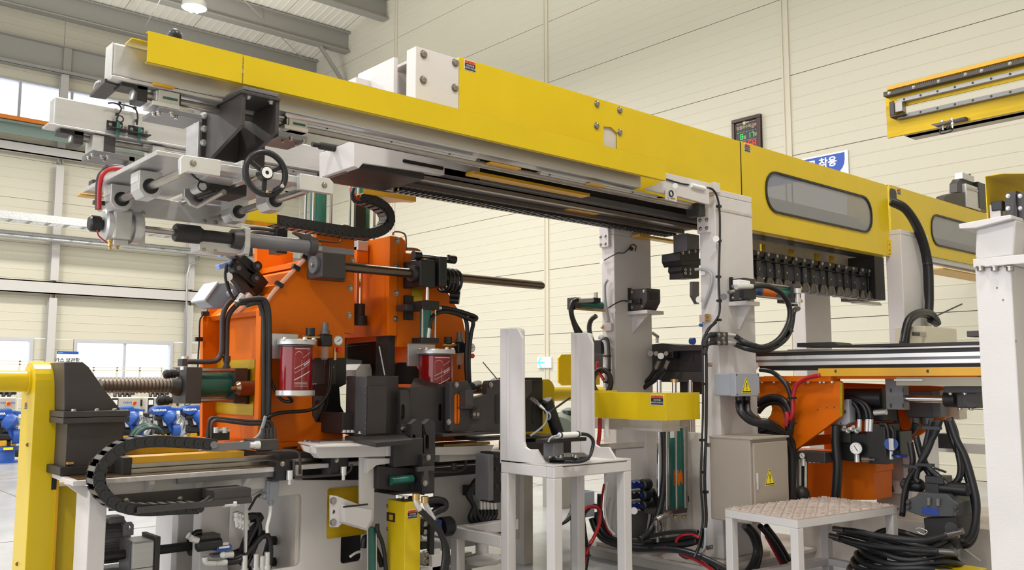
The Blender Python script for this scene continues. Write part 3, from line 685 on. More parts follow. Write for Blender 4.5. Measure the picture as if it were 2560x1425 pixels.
# sensors on the rear beam
for i, (px, py) in enumerate(((285, 315), (338, 327))):
    c = at(px, py, Y=YB2)
    s = thing('proximity_sensor', ('left of the two small black sensor brackets on the silver rear beam', 'right of the two small black sensor brackets on the silver rear beam')[i], 'sensor', c, 'sensors on the rear beam')
    part(s, 'bracket', MB().box((c.x - .04, YB2 - .006, c.z - .022), (c.x + .045, YB2, c.z + .026)).box((c.x - .04, YB2 - .06, c.z - .028), (c.x + .07, YB2, c.z - .022)), BLK, .001)
    part(s, 'probe', MB().lathe((c.x + .012, YB2 - .035, c.z - .065), EZ, [(.008, 0), (.008, .03), (.013, .03), (.013, .04), (.009, .04), (.009, .08)], 12), GRN)
    for dx in (-.022, .03, .062): part(s, 'screw', MB().bolt((c.x + dx, YB2 - .006, c.z + .004), NY, .007, .004), STL)
    part(s, 'lead', MB().tube(pp(([(291, 305), (296, 285), (303, 272), (297, 262), (283, 257), (270, 258)], [(342, 312), (344, 290), (338, 272), (318, 264), (300, 260)])[i], Y=YB2 - .03), .005, 6), RUB)
    if i == 0: part(s, 'loop', MB().torus(at(300, 297, Y=YB2 - .04), EY, .018, .004, 20, 6), RUB)
    for q in ([(299, 258), (292, 286)], [(337, 270), (341, 302)])[i]: part(s, 'cable_tie', MB().cbox(at(q[0], q[1], Y=YB2 - .03), (.014, .02, .014)), BLK)
# ================================================================ energy chains made of links
def resample(P, pitch):
    Q = []
    for i in range(len(P) - 1):
        a, b, c, d = P[max(i - 1, 0)], P[i], P[i + 1], P[min(i + 2, len(P) - 1)]
        for k in range(12):
            t = k / 12; Q.append(0.5 * ((2 * b) + (c - a) * t + (2 * a - 5 * b + 4 * c - d) * t * t + (3 * b - a - 3 * c + d) * t ** 3))
    Q.append(P[-1]); out = [Q[0]]; acc = 0
    for a, b in zip(Q, Q[1:]):
        L = (b - a).length; pos = 0
        while acc + L - pos >= pitch:
            pos += pitch - acc; acc = 0; out.append(a.lerp(b, pos / L))
        acc += L - pos
    return out
def chain_along(t, P, pitch, ht, wd, bars=True):
    """links follow a path lying in an upright plane along X; the width runs to +Y"""
    pts = resample([V(p) for p in P], pitch); src = None
    for a, b in zip(pts, pts[1:]):
        ang = -math.atan2(b.z - a.z, b.x - a.x)
        if src is None:
            m = MB(); L = pitch
            for y0 in (0, wd - .014):
                m.prism([(-.12 * L, y0, -ht / 2), (.9 * L, y0, -ht / 2), (1.06 * L, y0, -ht / 5), (1.06 * L, y0, ht / 5), (.9 * L, y0, ht / 2), (-.12 * L, y0, ht / 2)], (0, .010, 0))
                m.cyl((.95 * L, y0 - .006 if y0 == 0 else y0, 0), (.95 * L, y0 + .012, 0), ht * .4, 14); m.cyl((.95 * L, y0 - .009 if y0 == 0 else y0, 0), (.95 * L, y0 + .012, 0), ht * .1, 8)
            nf = len(m.bm.faces)
            for zz in (-ht * .5, ht * .5 - .006): m.box((.22 * L, .005, zz), (.72 * L, wd - .008, zz + .006))
            m.bm.faces.ensure_lookup_table()
            for f in m.bm.faces[nf:]: f.material_index = 1
            src = bpy.data.meshes.new('chain_link'); m.bm.to_mesh(src); src.materials.append(CHAIN); src.materials.append(CHNB)
        o = bpy.data.objects.new('chain_link', src); COL.objects.link(o); o.parent = t; o.location = a - ORG_OF[t]; o.rotation_euler = (0, ang, 0); ORG_OF[o] = ORG_OF[t]
# upper chain, hanging under the rear beam
YE = 5.35
uc = thing('energy_chain', 'black energy chain hanging in a U below the rear silver beam', 'chain', at(830, 572, Y=YE))
chain_along(uc, pp([(690, 549), (760, 561), (830, 572), (890, 581), (935, 583), (968, 568), (979, 545), (968, 520), (940, 503), (900, 492)], Y=YE), .052, .072, .11)
a = at(612, 532, Y=YE); b = at(690, 558, Y=YE)
part(uc, 'yellow_tray', MB().box((a.x - .15, YE - .015, b.z), (b.x, YE - .01, b.z + .07)).box((a.x - .15, YE - .015, b.z - .006), (b.x, YE + .13, b.z)), YEL, .002)
part(uc, 'red_hose', MB().tube([at(890, 505, Y=YE + .05), at(905, 502, Y=YE + .06), at(925, 503, Y=YE + .06)], .02, 10).tube(pp([(880, 470), (882, 488), (895, 500), (915, 503)], Y=YE + .02), .018, 10), REDC)
part(uc, 'black_hose', MB().tube(pp([(884, 470), (880, 488), (888, 503), (905, 506)], Y=YE - .01), .014, 10), RUB)
a = at(905, 485, Y=YE); b = at(1035, 515, Y=YE)
part(uc, 'upper_tray', MB().prism([(a.x, YE - .02, a.z), (b.x, YE - .02, a.z), (b.x, YE + .03, a.z), (b.x - .06, YE + .05, a.z), (b.x - .12, YE + .15, a.z), (a.x, YE + .15, a.z)], (0, 0, .006)).box((a.x, YE - .025, a.z), (b.x, YE - .02, a.z + .035)), YELO)

# ================================================================ carriage under the beams
ca = thing('pipe_carriage', 'silver and grey carriage with black handwheel, hanging under the two silver beams', 'carriage', at(600, 560, Y=4.7))
def blk(par, nm, c, m, bev=.003, **k): return part(par, nm, MB().box(*c), m, bev, **k)
for i, (q, pl, bolts) in enumerate((((389, 396, 450, 222, 266), (376, 397, 505, 266, 278), ((398, 281), (430, 283), (440, 290), (385, 283))), ((716, 723, 769, 293, 324), (690, 696, 769, 326, 341), ((728, 345), (760, 352), (708, 350), (742, 358))))):
    a, b = cub(*q, Y=4.205, dep=.12); h = blk(ca, 'rod_bearing', (a, b), ALU, .004)
    part(h, 'flange', MB().box((a[0] - .03, a[1] - .01, a[2]), (b[0], b[1], a[2] + .022)), ALUM, .002)
    part(h, 'seal', MB().cyl((b[0] if i == 0 else a[0] - .012, 4.27, zr), (b[0] + .012 if i == 0 else a[0], 4.27, zr), .048, 20), BLK)
    c = (V(a) + V(b)) / 2
    part(h, 'green_label', MB().box((c.x - .03, a[1] - .002, c.z + .0), (c.x + .04, a[1], c.z + .012)), GRN)
    part(h, 'end_cap', MB().box((a[0] - .008, a[1] + .01, a[2] + .03), (a[0], b[1] - .01, b[2] - .005)), ALUM, .002)
    a, b = cub(*pl, Y=4.14, dep=.22); f = blk(ca, 'bearing_plate', (a, b), GRY, .002)
    for px, py in bolts:
        p = at(px, py, Z=a[2]); part(f, 'bolt', MB().bolt(p, (0, 0, -1), .011, .012), STL)
a, b = cub(600, 608, 697, 214, 223, Y=4.0, dep=.3); blk(ca, 'top_flange', (a, b), GRY, .002)
TZ = a[2]
a2, b2 = cub(597, 602, 702, 223, 231, Y=3.99, dep=.32); blk(ca, 'top_flange_plate', (a2, b2), DRK, .002)
for px, py in ((621, 241), (678, 254)): part(ca, 'bolt', MB().bolt(at(px, py, Z=a2[2]), (0, 0, -1), .011, .012), ALUM)
YP = 4.42
for px0, px1, yb_, pf in ((604, 614, 313, 573), (690, 699, 330, 655)):
    xa, xb = at(px0, 260, Y=4.0).x, at(px1, 260, Y=4.0).x; z0 = at(px0, yb_, Y=4.0).z
    part(ca, 'side_plate', MB().prism([(xa, 4.0, a2[2]), (xa, 4.0, z0), (xa, YP, at(540, 414, Y=YP).z), (xa, YP, a2[2])], (xb - xa, 0, 0)), DRK, .002)
a, b = cub(476, 503, 664, 289, 392, Y=YP); bp = blk(ca, 'back_plate', (a, (b[0], a[1] + .04, b[2])), DRK, .003)
part(ca, 'silver_side_plate', MB().box((a[0] - .012, a[1] + .01, a[2]), (a[0], a[1] + .17, b[2] - .03)), ALU, .002)
for px, py in ((511, 289), (511, 322), (509, 357)): part(bp, 'bolt', MB().bolt(at(px, py, Y=YP), NY, .014, .012), ALUM)
# cross slide: two end plates, two ground rods, four bearings
YF = 3.98
def endplate(pts): return part(ca, 'rod_end_plate', MB().prism(ply(pts, Y=YF), (0, .035, 0)), ALUM, .002)
e1 = endplate([(452, 396), (460, 387), (552, 400), (551, 440), (470, 428), (452, 436)])
part(e1, 'bolt', MB().bolt(at(483, 408, Y=YF), NY, .012, .008), STL)
e2 = endplate([(750, 433), (824, 446), (834, 457), (832, 485), (750, 472)])
part(e2, 'bolt', MB().bolt(at(811, 463, Y=YF), NY, .012, .008), STL)
def along_rod(p0, holes, nm):
    part(ca, nm, MB().cyl(p0, p0 + V((0, 1.15, 0)), .02, 18), STL)
    for hxx, hyy, s in holes:
        y = at(hxx, hyy, X=p0.x).y; z = p0.z; x = p0.x
        k = part(ca, 'slide_bearing', MB().prism([(x - .055, y, z + .03), (x - .055, y, z - .02), (x - .03, y, z - .055), (x + .03, y, z - .055), (x + .055, y, z - .02), (x + .055, y, z + .075), (x - .055, y, z + .075)], (0, .12, 0)), ALU, .003)
        part(k, 'bore_seal', MB().ring((x, y - .004, z), EY, .038, .019, .01, 24), RUB)
        part(k, 'clamp_cap', MB().box((x - .058, y + .005, z + .02), (x - .052, y + .115, z + .07)), ALUM)
r1 = at(452, 432, Y=YF + .03); along_rod(r1, ((377, 457, 1), (305, 490, 1)), 'slide_rod')
r2 = at(765, 476, Y=YF + .03); along_rod(r2, ((689, 506, 1), (598, 533, 1)), 'slide_rod')
zp = r1.z + .085
A, B_ = at(391, 387, Z=zp), at(213, 484, Z=zp); xa = A.x
part(ca, 'slide_plate', MB().box((xa, A.y, zp), (xa + .42, B_.y, zp + .022)), ALU, .002)
part(ca, 'slide_plate', MB().box((at(560, 400, Z=zp).x, YF + .035, zp - .045), (r2.x + .02, YF + .12, zp - .01)), ALU, .003)
part(ca, 'slide_plate', MB().box((r2.x - .25, A.y + .1, zp - .005), (r2.x + .06, B_.y, zp + .018)), ALU, .002)
part(ca, 'tray_lip', MB().box((xa - .02, B_.y - .05, zp - .02), (xa + .5, B_.y + .02, zp - .012)), YELO)
part(ca, 'cable_block', MB().box((xa + .02, B_.y - .12, zp + .022), (xa + .09, B_.y - .05, zp + .06)), DRK)
# lead screw gearbox and handwheel
YW0 = 3.93
hc = at(664, 433, Y=YW0); R = .116
hw = part(ca, 'handwheel', MB().torus(hc, EY, R - .014, .0150, 48, 12), BLK)
for ang in (28, 148, 268):
    t = math.radians(ang); d = V((math.cos(t), 0, math.sin(t))); nn = V((-math.sin(t), 0, math.cos(t)))
    part(hw, 'spoke', MB().obox(hc + d * .057 + V((0, .006, 0)), d * .085, nn * .022, V((0, .014, 0))), BLK, .004)
part(hw, 'hub', MB().lathe(hc - V((0, .016, 0)), EY, [(.03, 0), (.034, .004), (.034, .05)], 24), BLK)
part(hw, 'hub_face', MB().ring(hc - V((0, .018, 0)), EY, .027, .010, .004, 24), CLRW)
g0 = at(686, 476, Y=YW0 - .02); g1 = at(704, 466, Y=YW0 - .07)
part(hw, 'crank_grip', MB().cyl(g0, g1, .011, 14), BLK)
part(hw, 'grip_cap', MB().cyl(g1, g1 + (g1 - g0).normalized() * .008, .01, 14), STL)
part(hw, 'brass_pin', MB().cyl(at(669, 477, Y=YW0 - .02), at(667, 483, Y=YW0 - .02), .008, 10), BRS)
part(ca, 'wheel_shaft', MB().cyl(hc, hc + V((0, 1.0, 0)), .016, 14), STL)
a, b = cub(590, 604, 626, 400, 452, Y=4.05, dep=.1); blk(ca, 'screw_block', (a, b), ALU, .003)
a, b = cub(500, 520, 612, 405, 440, Y=4.15, dep=.15); blk(ca, 'cross_block', (a, b), ALU, .004)
a, b = cub(505, 527, 618, 448, 478, Y=4.3, dep=.2); blk(ca, 'gear_housing', (a, b), DRK2, .006)
q = at(507, 466, Y=4.28); part(ca, 'sensor_barrel', MB().cyl(q, q + V((0, .1, 0)), .026, 18), ALU)
part(ca, 'sensor_ring', MB().torus(q, EY, .024, .004, 20, 6), RUB)
part(ca, 'sensor_lead', MB().tube([q + V((0, 0, .02)), at(490, 445, Y=4.25), at(476, 430, Y=4.2), at(474, 415, Y=4.2)], .005, 6), RUB)
part(ca, 'hanger_plate', MB().prism(ply([(461, 472), (474, 470), (520, 480), (522, 500), (500, 520), (478, 512), (461, 490)], Y=4.55), (0, .03, 0)), ALU, .003)
part(ca, 'roller', MB().cyl(at(498, 494, Y=4.5), at(490, 498, Y=4.6), .022, 16), DRK2)
part(ca, 'roller_shaft', MB().cyl(at(495, 515, Y=4.52), at(560, 480, Y=4.2), .014, 12), STL)
part(ca, 'link_arm', MB().cyl(at(498, 494, Y=4.5), at(545, 480, Y=4.3), .012, 12), DRK)
# hanging spindle plate
YS = 5.02
a = at(290, 488, Y=YS); b = at(600, 566, Y=YS)
sp = part(ca, 'spindle_plate', MB().prism(ply([(290, 484), (352, 492), (600, 522), (604, 570), (362, 543), (362, 545), (290, 534)], Y=YS), (0, .025, 0)), ALU, .003)
for q in ((361, 491), (327, 528), (358, 532), (512, 552), (540, 556)): part(sp, 'bolt', MB().bolt(at(q[0], q[1], Y=YS), NY, .009, .006), STL)
part(ca, 'spindle_web', MB().prism(ply([(345, 532), (363, 535), (363, 619), (345, 617), (300, 612), (318, 600)], Y=YS - .02), (0, .04, 0)), ALU, .003)
ax = at(400, 577, Y=4.97)
def sx(px): return at(px, 577 + (px - 400) * .112, Y=4.97).x
def lth(nm, prof, m, n=28, par=None, bev=0): return part(par or ca, nm, MB().lathe((sx(prof[0][0]), ax.y, ax.z), EX, [(r, sx(p) - sx(prof[0][0])) for p, r in prof], n), m, bev)
lth('spindle_knob', [(222, .036), (226, .044), (250, .044), (252, .03), (258, .03)], BLK, 8)
lth('rotary_flange', [(256, .075), (261, .088), (275, .088)], ALU)
c0, c1 = sx(272), sx(318)
part(ca, 'rotary_body', MB().box((c0, ax.y - .085, ax.z - .08), (c1, ax.y + .085, ax.z + .075)), ALU, .012)
part(ca, 'port_block', MB().box((c0 + .01, ax.y - .06, ax.z - .11), (c1 - .01, ax.y + .04, ax.z - .08)), ALU, .004)
lth('rotary_flange', [(316, .06), (326, .06), (327, .088), (346, .088), (347, .07), (352, .07)], ALU)
lth('spindle_shaft', [(345, .019), (442, .019)], STL, 20)
lth('lock_collar', [(436, .046), (440, .052), (497, .052), (500, .04), (504, .04)], DRK2)
lth('draw_tube', [(500, .034), (582, .034)], DRK2, 20)
lth('end_flange', [(578, .055), (601, .062)], DRK)
part(ca, 'flange_plate', MB().prism([V((sx(601), ax.y + y, ax.z + z)) for y, z in ((-.06, .065), (.06, .065), (.065, -.05), (.04, -.09), (-.05, -.09), (-.065, -.05))], (.035, 0, 0)), ALU, .004)
a = at(494, 600, Y=5.0); b = at(600, 637, Y=5.0)
fb_ = part(ca, 'flange_base', MB().box((a.x, 4.97, b.z), (b.x, 5.1, at(494, 598, Y=5.0).z - .01)), ALU, .004)
for q in ((510, 624), (539, 628)): part(fb_, 'bolt', MB().bolt(at(q[0], q[1], Y=4.97), NY, .009, .006), STL)
lth('carrier_pipe', [(614, .043), (770, .043)], GRY, 24)
lth('pipe_clamp_ring', [(768, .054), (786, .054)], DRK, 24)
lth('inner_pipe', [(786, .03), (800, .03)], STL, 20)
a = at(798, 618, Y=4.97); b = at(882, 634, Y=4.97)
part(ca, 'catch_bar', MB().box((a.x, 4.95, ax.z - .025), (b.x, 4.99, ax.z + .012)), GRY, .002)
part(ca, 'catch_lever', MB().prism(ply([(735, 578), (762, 585), (775, 584), (782, 592), (796, 594), (796, 600), (782, 604), (760, 598), (757, 600), (752, 592), (735, 583)], Y=4.95), (0, .03, 0)), DRK, .003)
for i, q in enumerate(((275, 611), (293, 612))):
    p = at(q[0], q[1], Y=ax.y - .02)
    part(ca, 'air_fitting', MB().lathe(p + V((0, 0, .03)), (0, 0, -1), [(.017, 0), (.017, .018), (.009, .02), (.009, .03), (.013, .03), (.013, .04), (.007, .042), (.009, .055)], 12), BRS)
for i, pts in enumerate(([(316, 424), (288, 421), (265, 428), (253, 444), (249, 470), (248, 500), (248, 524)], [(316, 421), (284, 417), (260, 424), (248, 442), (244, 470), (243, 500), (244, 524)])):
    part(ca, 'red_hose', MB().tube(pp(pts, Y=4.86 + .03 * i), .012, 10), REDC if i == 0 else RUB)
for q in ((281, 421), (251, 508)): part(ca, 'cable_tie', MB().cbox(at(q[0], q[1], Y=4.92), (.07, .03, .022)), BLK)
part(ca, 'lead_wire', MB().tube(pp([(243, 575), (246, 588), (256, 598), (268, 606)], Y=4.9), .004, 6), REDC)
# lower carriage bearings on the rear rod
for i, q in enumerate(((219, 231, 278, 335, 376), (376, 381, 413, 362, 385))):
    a, b = cub(*q, Y=5.155, dep=.13); h = blk(ca, 'rear_rod_bearing', (a, b), ALU, .004)
    if i == 0: part(h, 'dark_band', MB().box((a[0] + .06, a[1] - .003, a[2]), (a[0] + .12, a[1], b[2])), DRK)
a, b = cub(216, 232, 420, 374, 388, Y=5.1, dep=.2); blk(ca, 'rear_bearing_plate', (a, b), GRY, .002)
for q in ((232, 386), (255, 390), (270, 391), (222, 393), (261, 397)): part(ca, 'bolt', MB().bolt(at(q[0], q[1], Z=a[2]), (0, 0, -1), .010, .012), STL)
a, b = cub(310, 322, 337, 390, 425, Y=5.1, dep=.1); blk(ca, 'hanger_post', (a, b), GRY, .002)
# ================================================================ press table
ZT = .97
tc = at(182, 1203, Z=ZT); YT = tc.y; xt0 = tc.x
def X_(px, py, Y): return at(px, py, Y=Y).x
def Z_(px, py, Y): return at(px, py, Y=Y).z
tb = thing('press_table', 'long white machine table carrying the two orange presses', 'table', (3.2, YT + .7, 0))
TA = at(130, 1182, Z=ZT); xl = TA.x
zb = Z_(182, 1216, YT)
YBK = YT + 1.65
part(tb, 'table_top', MB().prism([(xl, TA.y, zb), (xt0, YT, zb), (X_(1000, 1160, YT), YT, zb), (X_(1000, 1160, YT), YBK, zb), (xl + .6, YBK, zb)], (0, 0, ZT - zb)), WHT, .004)
OIL = mat('oily_plate', (0.13, 0.075, 0.03), 0.25, metal=.3, var=.4)
part(tb, 'wear_plate', MB().prism([(xl + .02, TA.y + .03, ZT), (xt0 + .03, YT + .03, ZT), (X_(990, 1160, YT), YT + .03, ZT), (X_(990, 1160, YT), YBK - .05, ZT), (xl + .62, YBK - .05, ZT)], (0, 0, .003)), OIL)
YA = YT + .10
part(tb, 'apron', MB().box((X_(235, 1215, YA), YA, Z_(300, 1252, YA)), (X_(705, 1215, YA), YA + .02, zb)), WHT, .003)
part(tb, 'drip_strip', MB().box((X_(445, 1200, YT), YT + .004, zb - .03), (X_(705, 1200, YT), YT + .03, zb)), GRY)
g_ = None
for px in (375, 500, 620, 735):
    x = X_(px, 1225, YT + .02)
    if g_ is None: g_ = part(tb, 'gusset', MB().prism([(x, YT + .03, zb), (x, YA, zb), (x, YA, Z_(px, 1240, YA)), (x, YT + .03, zb - .025)], (.03, 0, 0)), WHT, .002); gx = x
    else: shared(tb, 'gusset', g_, (x - gx, 0, 0))
part(tb, 'corner_gusset', MB().prism(ply([(160, 1208), (268, 1222), (222, 1248), (205, 1240)], Y=YT + .1), (0, .03, 0)), WHT, .003)
# legs and pierced side plates
def leg(xl_, xm, xr, yt, Y, dep=None, nm='leg'):
    a, b = cub(xl_, xm, xr, yt, yt + 60, Y=Y, dep=dep); return part(tb, nm, MB().box((a[0], a[1], 0), b), WHT, .005)
leg(190, 223, 268, 1226, YT + .06)
leg(390, 437, 440, 1262, YT + .95, nm='leg')
leg(495, 503, 575, 1262, YT + .3, .12)
leg(437, 445, 500, 1290, YT + .62, .1)
YQ = YT + .16
pl_o = ply([(612, 1250), (700, 1200), (990, 1200), (990, 1425), (985, 1700), (612, 1700)], Y=YQ)
pl_o = [V((p.x, p.y, max(0, p.z))) for p in pl_o]
def rr(px0, px1, py0, py1, Y, r): 
    a, b = at(px0, py0, Y=Y), at(px1, py1, Y=Y); return [V((x, Y, z)) for x, z in rnd((a.x + b.x) / 2, (a.z + b.z) / 2, abs(b.x - a.x), abs(a.z - b.z), r)]
part(tb, 'side_plate', MB().prism(pl_o, (0, .025, 0), [rr(622, 752, 1247, 1414, YQ, .03), rr(853, 905, 1338, 1402, YQ, .025)]), WHT, .003)
part(tb, 'side_plate', MB().prism([p + V((0, 1.1, 0)) for p in pl_o], (0, .025, 0), [[p + V((0, 1.1, 0)) for p in rr(640, 740, 1300, 1400, YQ, .03)]]), WHTD)
part(tb, 'cross_wall', MB().box((X_(752, 1300, YQ) - .02, YQ + .03, 0), (X_(752, 1300, YQ) + .02, YQ + 1.1, zb - .02)), WHTD)
part(tb, 'yellow_pad', MB().prism(rr(820, 915, 1222, 1335, YQ - .008, .015), (0, .008, 0)), YELP)
for py in (1352, 1405):
    part(tb, 'tie_bar', MB().cyl(at(672, py, Y=YQ + .3), at(756, py - 3, Y=YQ + .3), .03, 14), DRK2)
part(tb, 'dark_fill_panel', MB().box((X_(700, 1160, YT + .3), YT + .3, zb - .14), (X_(985, 1160, YT + .3), YT + 1.2, zb)), DRK2)  # added dark panel, shuts out the bright floor seen under the table
part(tb, 'dark_back_panel', MB().box((X_(770, 1380, YQ + .5), YQ + .5, .05), (X_(985, 1380, YQ + .5), YQ + .55, .62)), DRK2)  # no tank: dark panel added to blacken the view through the cut-outs
part(tb, 'foot_rail', MB().box((X_(600, 1420, YT + .1), YT - .02, 0), (X_(1010, 1420, YT + .1), YT + .12, .12)), WHTD, .004)
# guide rails with yellow covers
for i, (px0, px1, py0, py1, Y) in enumerate(((330, 610, 1143, 1160, YT + .13), (312, 496, 1120, 1138, YT + .62))):
    a = at(px0, py1, Y=Y); b = at(px1, py1, Y=Y); z1 = at(px0, py0, Y=Y).z
    part(tb, 'rail_cover', MB().box((a.x, Y, a.z), (b.x, Y + .14, z1)), YELO, .002)
    part(tb, 'linear_guide', MB().box((a.x, Y + .02, ZT + .003), (X_(990, 1160, YT), Y + .12, ZT + .03)).box((a.x, Y + .05, ZT + .03), (X_(990, 1160, YT), Y + .1, a.z)), STL, .002)
    part(tb, 'end_plate', MB().box((a.x - .05, Y - .004, ZT + .003), (a.x - .002, Y + .145, z1)), DRK2, .002)
# ================================================================ orange presses
Y1 = 5.5; Y2 = at(500, 900, X=at(648, 900, Y=Y1).x).y - .05; TP = .05
def press_thing(label, loc): return thing('c_frame_press', label, 'press', loc, 'orange c-frame presses')
p1 = press_thing('orange press frame on the left with a sloped shoulder and red oil reservoir', (at(760, 1100, Y=Y1).x, 6.0, ZT))
out1 = [(648, 1108), (648, 775), (664, 755), (773, 640), (791, 622), (791, 583), (886, 597), (886, 835), (862, 832), (862, 895), (787, 895), (781, 902), (781, 1040), (790, 1056), (857, 1058), (857, 1112)]
P1 = ply(out1, Y=Y1)
zbase = P1[0].z
P1[-1].z = zbase
part(p1, 'front_plate', MB().prism(P1, (0, TP, 0)), ORG, .003)
part(p1, 'rear_plate', MB().prism([p + V((0, Y2 - Y1, 0)) for p in P1], (0, TP, 0)), ORG, .003)
xi = P1[0].x + .10
def inset(p, k): return p
zc_ = Z_(648, 1040, Y1)
# recessed web between the plates, with the opening for the cylinder pad
yo0, yo1 = at(620, 930, X=xi).y, at(540, 930, X=xi).y
part(p1, 'web_plate', MB().prism([(xi, Y1 + TP, zbase), (xi, Y2, zbase), (xi, Y2, P1[1].z + .0), (xi, Y1 + TP, P1[1].z)], (.03, 0, 0)), ORG, .002)
sl0 = P1[2] + V((.06, TP, -.05)); sl1 = P1[3] + V((.05, TP, -.06))
part(p1, 'sloped_web', MB().prism([sl0 + V((-.06, 0, 0)), sl1, sl1 + V((0, Y2 - Y1 - TP, 0)), sl0 + V((-.06, Y2 - Y1 - TP, 0))], (.03, 0, -.03)), ORG, .002)
for k in (.33, .62):
    c = sl0.lerp(sl1, k); part(p1, 'cross_rib', MB().obox(c + V((.0, (Y2 - Y1) / 2, .03)), (.02, 0, .0), (0, Y2 - Y1 - TP, 0), (0, 0, .1)), ORG, .002)
part(p1, 'top_web', MB().box((P1[4].x + .04, Y1 + TP, P1[5].z - .2), (P1[6].x - .03, Y2, P1[5].z - .16)), ORG, .002)
part(p1, 'guide_wall', MB().box((P1[6].x - .06, Y1 + TP, P1[8].z), (P1[6].x - .02, Y2, P1[5].z - .1)), ORG, .002)
a = at(655, 820, Y=Y1); yy0, yy1 = at(632, 960, X=xi - .01).y, at(540, 960, X=xi - .01).y
zy1, zy0 = at(590, 900, X=xi - .01).z, at(590, 1036, X=xi - .01).z
part(p1, 'mount_pad', MB().box((xi - .012, yy0 - .02, zy0), (xi, yy1, zy1)), YELP)
part(p1, 'base_plate', MB().box((P1[0].x - .02, Y1 - .06, ZT + .07), (X_(990, 1130, Y1), Y2 + TP, zbase)), ORG, .003)
part(p1, 'slide_shoe', MB().box((P1[0].x, YT + .1, ZT + .033), (X_(990, 1130, Y1), Y2 + TP, ZT + .068)), DRK2, .003)
part(p1, 'base_cap', MB().cyl(at(720, 1120, Y=Y1 - .03), at(720, 1116, Y=Y1 - .03), .06, 24), DRK2)
for q in ((881, 652), (876, 720), (873, 788)): part(p1, 'bolt', MB().bolt(at(q[0], q[1], Y=Y1), NY, .017, .014), STL)
# slide, rod and die carrier in the throat
part(p1, 'slide_block', MB().prism(ply([(838, 858), (860, 850), (866, 842), (866, 960), (846, 970), (838, 1000)], Y=Y1 + .12), (0, .35, 0)), BLK, .003)
part(p1, 'slide_strip', MB().box(*bly(824, 860, 838, 1045, Y1 + .08, Y1 + .14)), DRK, .002)
for py in (893, 918, 965): part(p1, 'screw', MB().bolt(at(831, py, Y=Y1 + .08), NY, .008, .004), STL)
part(p1, 'die_carrier', MB().prism(ply([(800, 1053), (818, 1010), (824, 960), (848, 960), (852, 1015), (866, 1042), (856, 1056)], Y=Y1 + .06), (0, .3, 0)), BLK, .003)
part(p1, 'clevis', MB().prism(ply([(783, 990), (812, 990), (812, 1050), (795, 1058), (783, 1050)], Y=Y1 + .1), (0, .05, 0), [rr(787, 799, 1000, 1030, Y1 + .1, .02)]), GRY, .002)
rx = at(898, 740, Y=Y1 + .3)
part(p1, 'ram_rod', MB().cyl((rx.x, rx.y, Z_(898, 640, Y1 + .3)), (rx.x, rx.y, Z_(898, 790, Y1 + .3)), .024, 20), CHR)
part(p1, 'ram_coupling', MB().lathe((rx.x, rx.y, Z_(898, 813, Y1 + .3)), EZ, [(.062, 0), (.062, .07), (.045, .072), (.045, .16), (.03, .16)], 24), DRK2)
part(p1, 'ram_guide', MB().box((rx.x - .05, rx.y - .04, Z_(898, 660, Y1 + .3)), (rx.x + .055, rx.y + .05, Z_(898, 632, Y1 + .3) + .05)), ORG, .01)
part(p1, 'ram_cap', MB().box((rx.x - .05, rx.y - .05, Z_(898, 628, Y1 + .3)), (rx.x + .04, rx.y + .03, Z_(898, 604, Y1 + .3))), ALU, .004)
gy = Y1 + .5
for px, r, h0, h1, g in ((795, .062, 470, 610, 1), (905, .062, 480, 640, 0)):
    c = at(px, 560, Y=gy); z0, z1 = Z_(px, h1, gy), Z_(px, 455, gy)
    k = part(p1, 'lift_cylinder', MB().cyl((c.x, c.y, z0), (c.x, c.y, z1), r, 20), GRN)
    for dx, dy in ((-.075, -.06), (.075, -.06), (.075, .06), (-.075, .06)): part(k, 'tie_rod', MB().cyl((c.x + dx, c.y + dy, z0), (c.x + dx, c.y + dy, z1), .01, 8), STL)
a, b = cub(884, 889, 915, 505, 600, Y=Y1 + .36, dep=.03); part(p1, 'sensor_rail', MB().box(a, b), BLK, .003)
# pipe bearing on press one
pz = at(1100, 690, Y=5.33)
k = part(p1, 'bearing_plate', MB().box(*bly(785, 630, 862, 705, Y1 - .03, Y1)), DRK, .003)
part(k, 'bearing_block', MB().box((X_(798, 670, 5.3), 5.26, pz.z - .09), (X_(857, 670, 5.3) - .0, Y1 - .03, pz.z + .1)), DRK, .005)
part(k, 'bearing_cap', MB().cyl((X_(798, 670, 5.3) - .02, 5.35, pz.z), (X_(798, 670, 5.3), 5.35, pz.z), .06, 24), GRY)
part(k, 'cap_bolt', MB().bolt((X_(798, 670, 5.3) - .02, 5.35, pz.z), NX, .016, .014), STL)
for q in ((790, 690), (790, 640), (855, 688), (855, 636)): part(k, 'bolt', MB().bolt(at(q[0], q[1], Y=Y1 - .03), NY, .013, .01), STL)
# gravity: the round bar across both presses
solo('steel_bar', MB().lathe((X_(850, 660, 5.33), 5.33, pz.z), EX, [(.034, 0), (.034, X_(1352, 722, 5.33) - X_(850, 660, 5.33)), (.026, X_(1357, 722, 5.33) - X_(850, 660, 5.33))], 24), PIPE, 'long oiled brown steel bar sticking out in front of both orange presses', 'bar')
# front fin with pipes, left side
a, b = cub(640, 648, 656, 790, 1106, Y=Y1 - .06, dep=.06); part(p1, 'edge_fin', MB().box(a, b), ORG, .002)
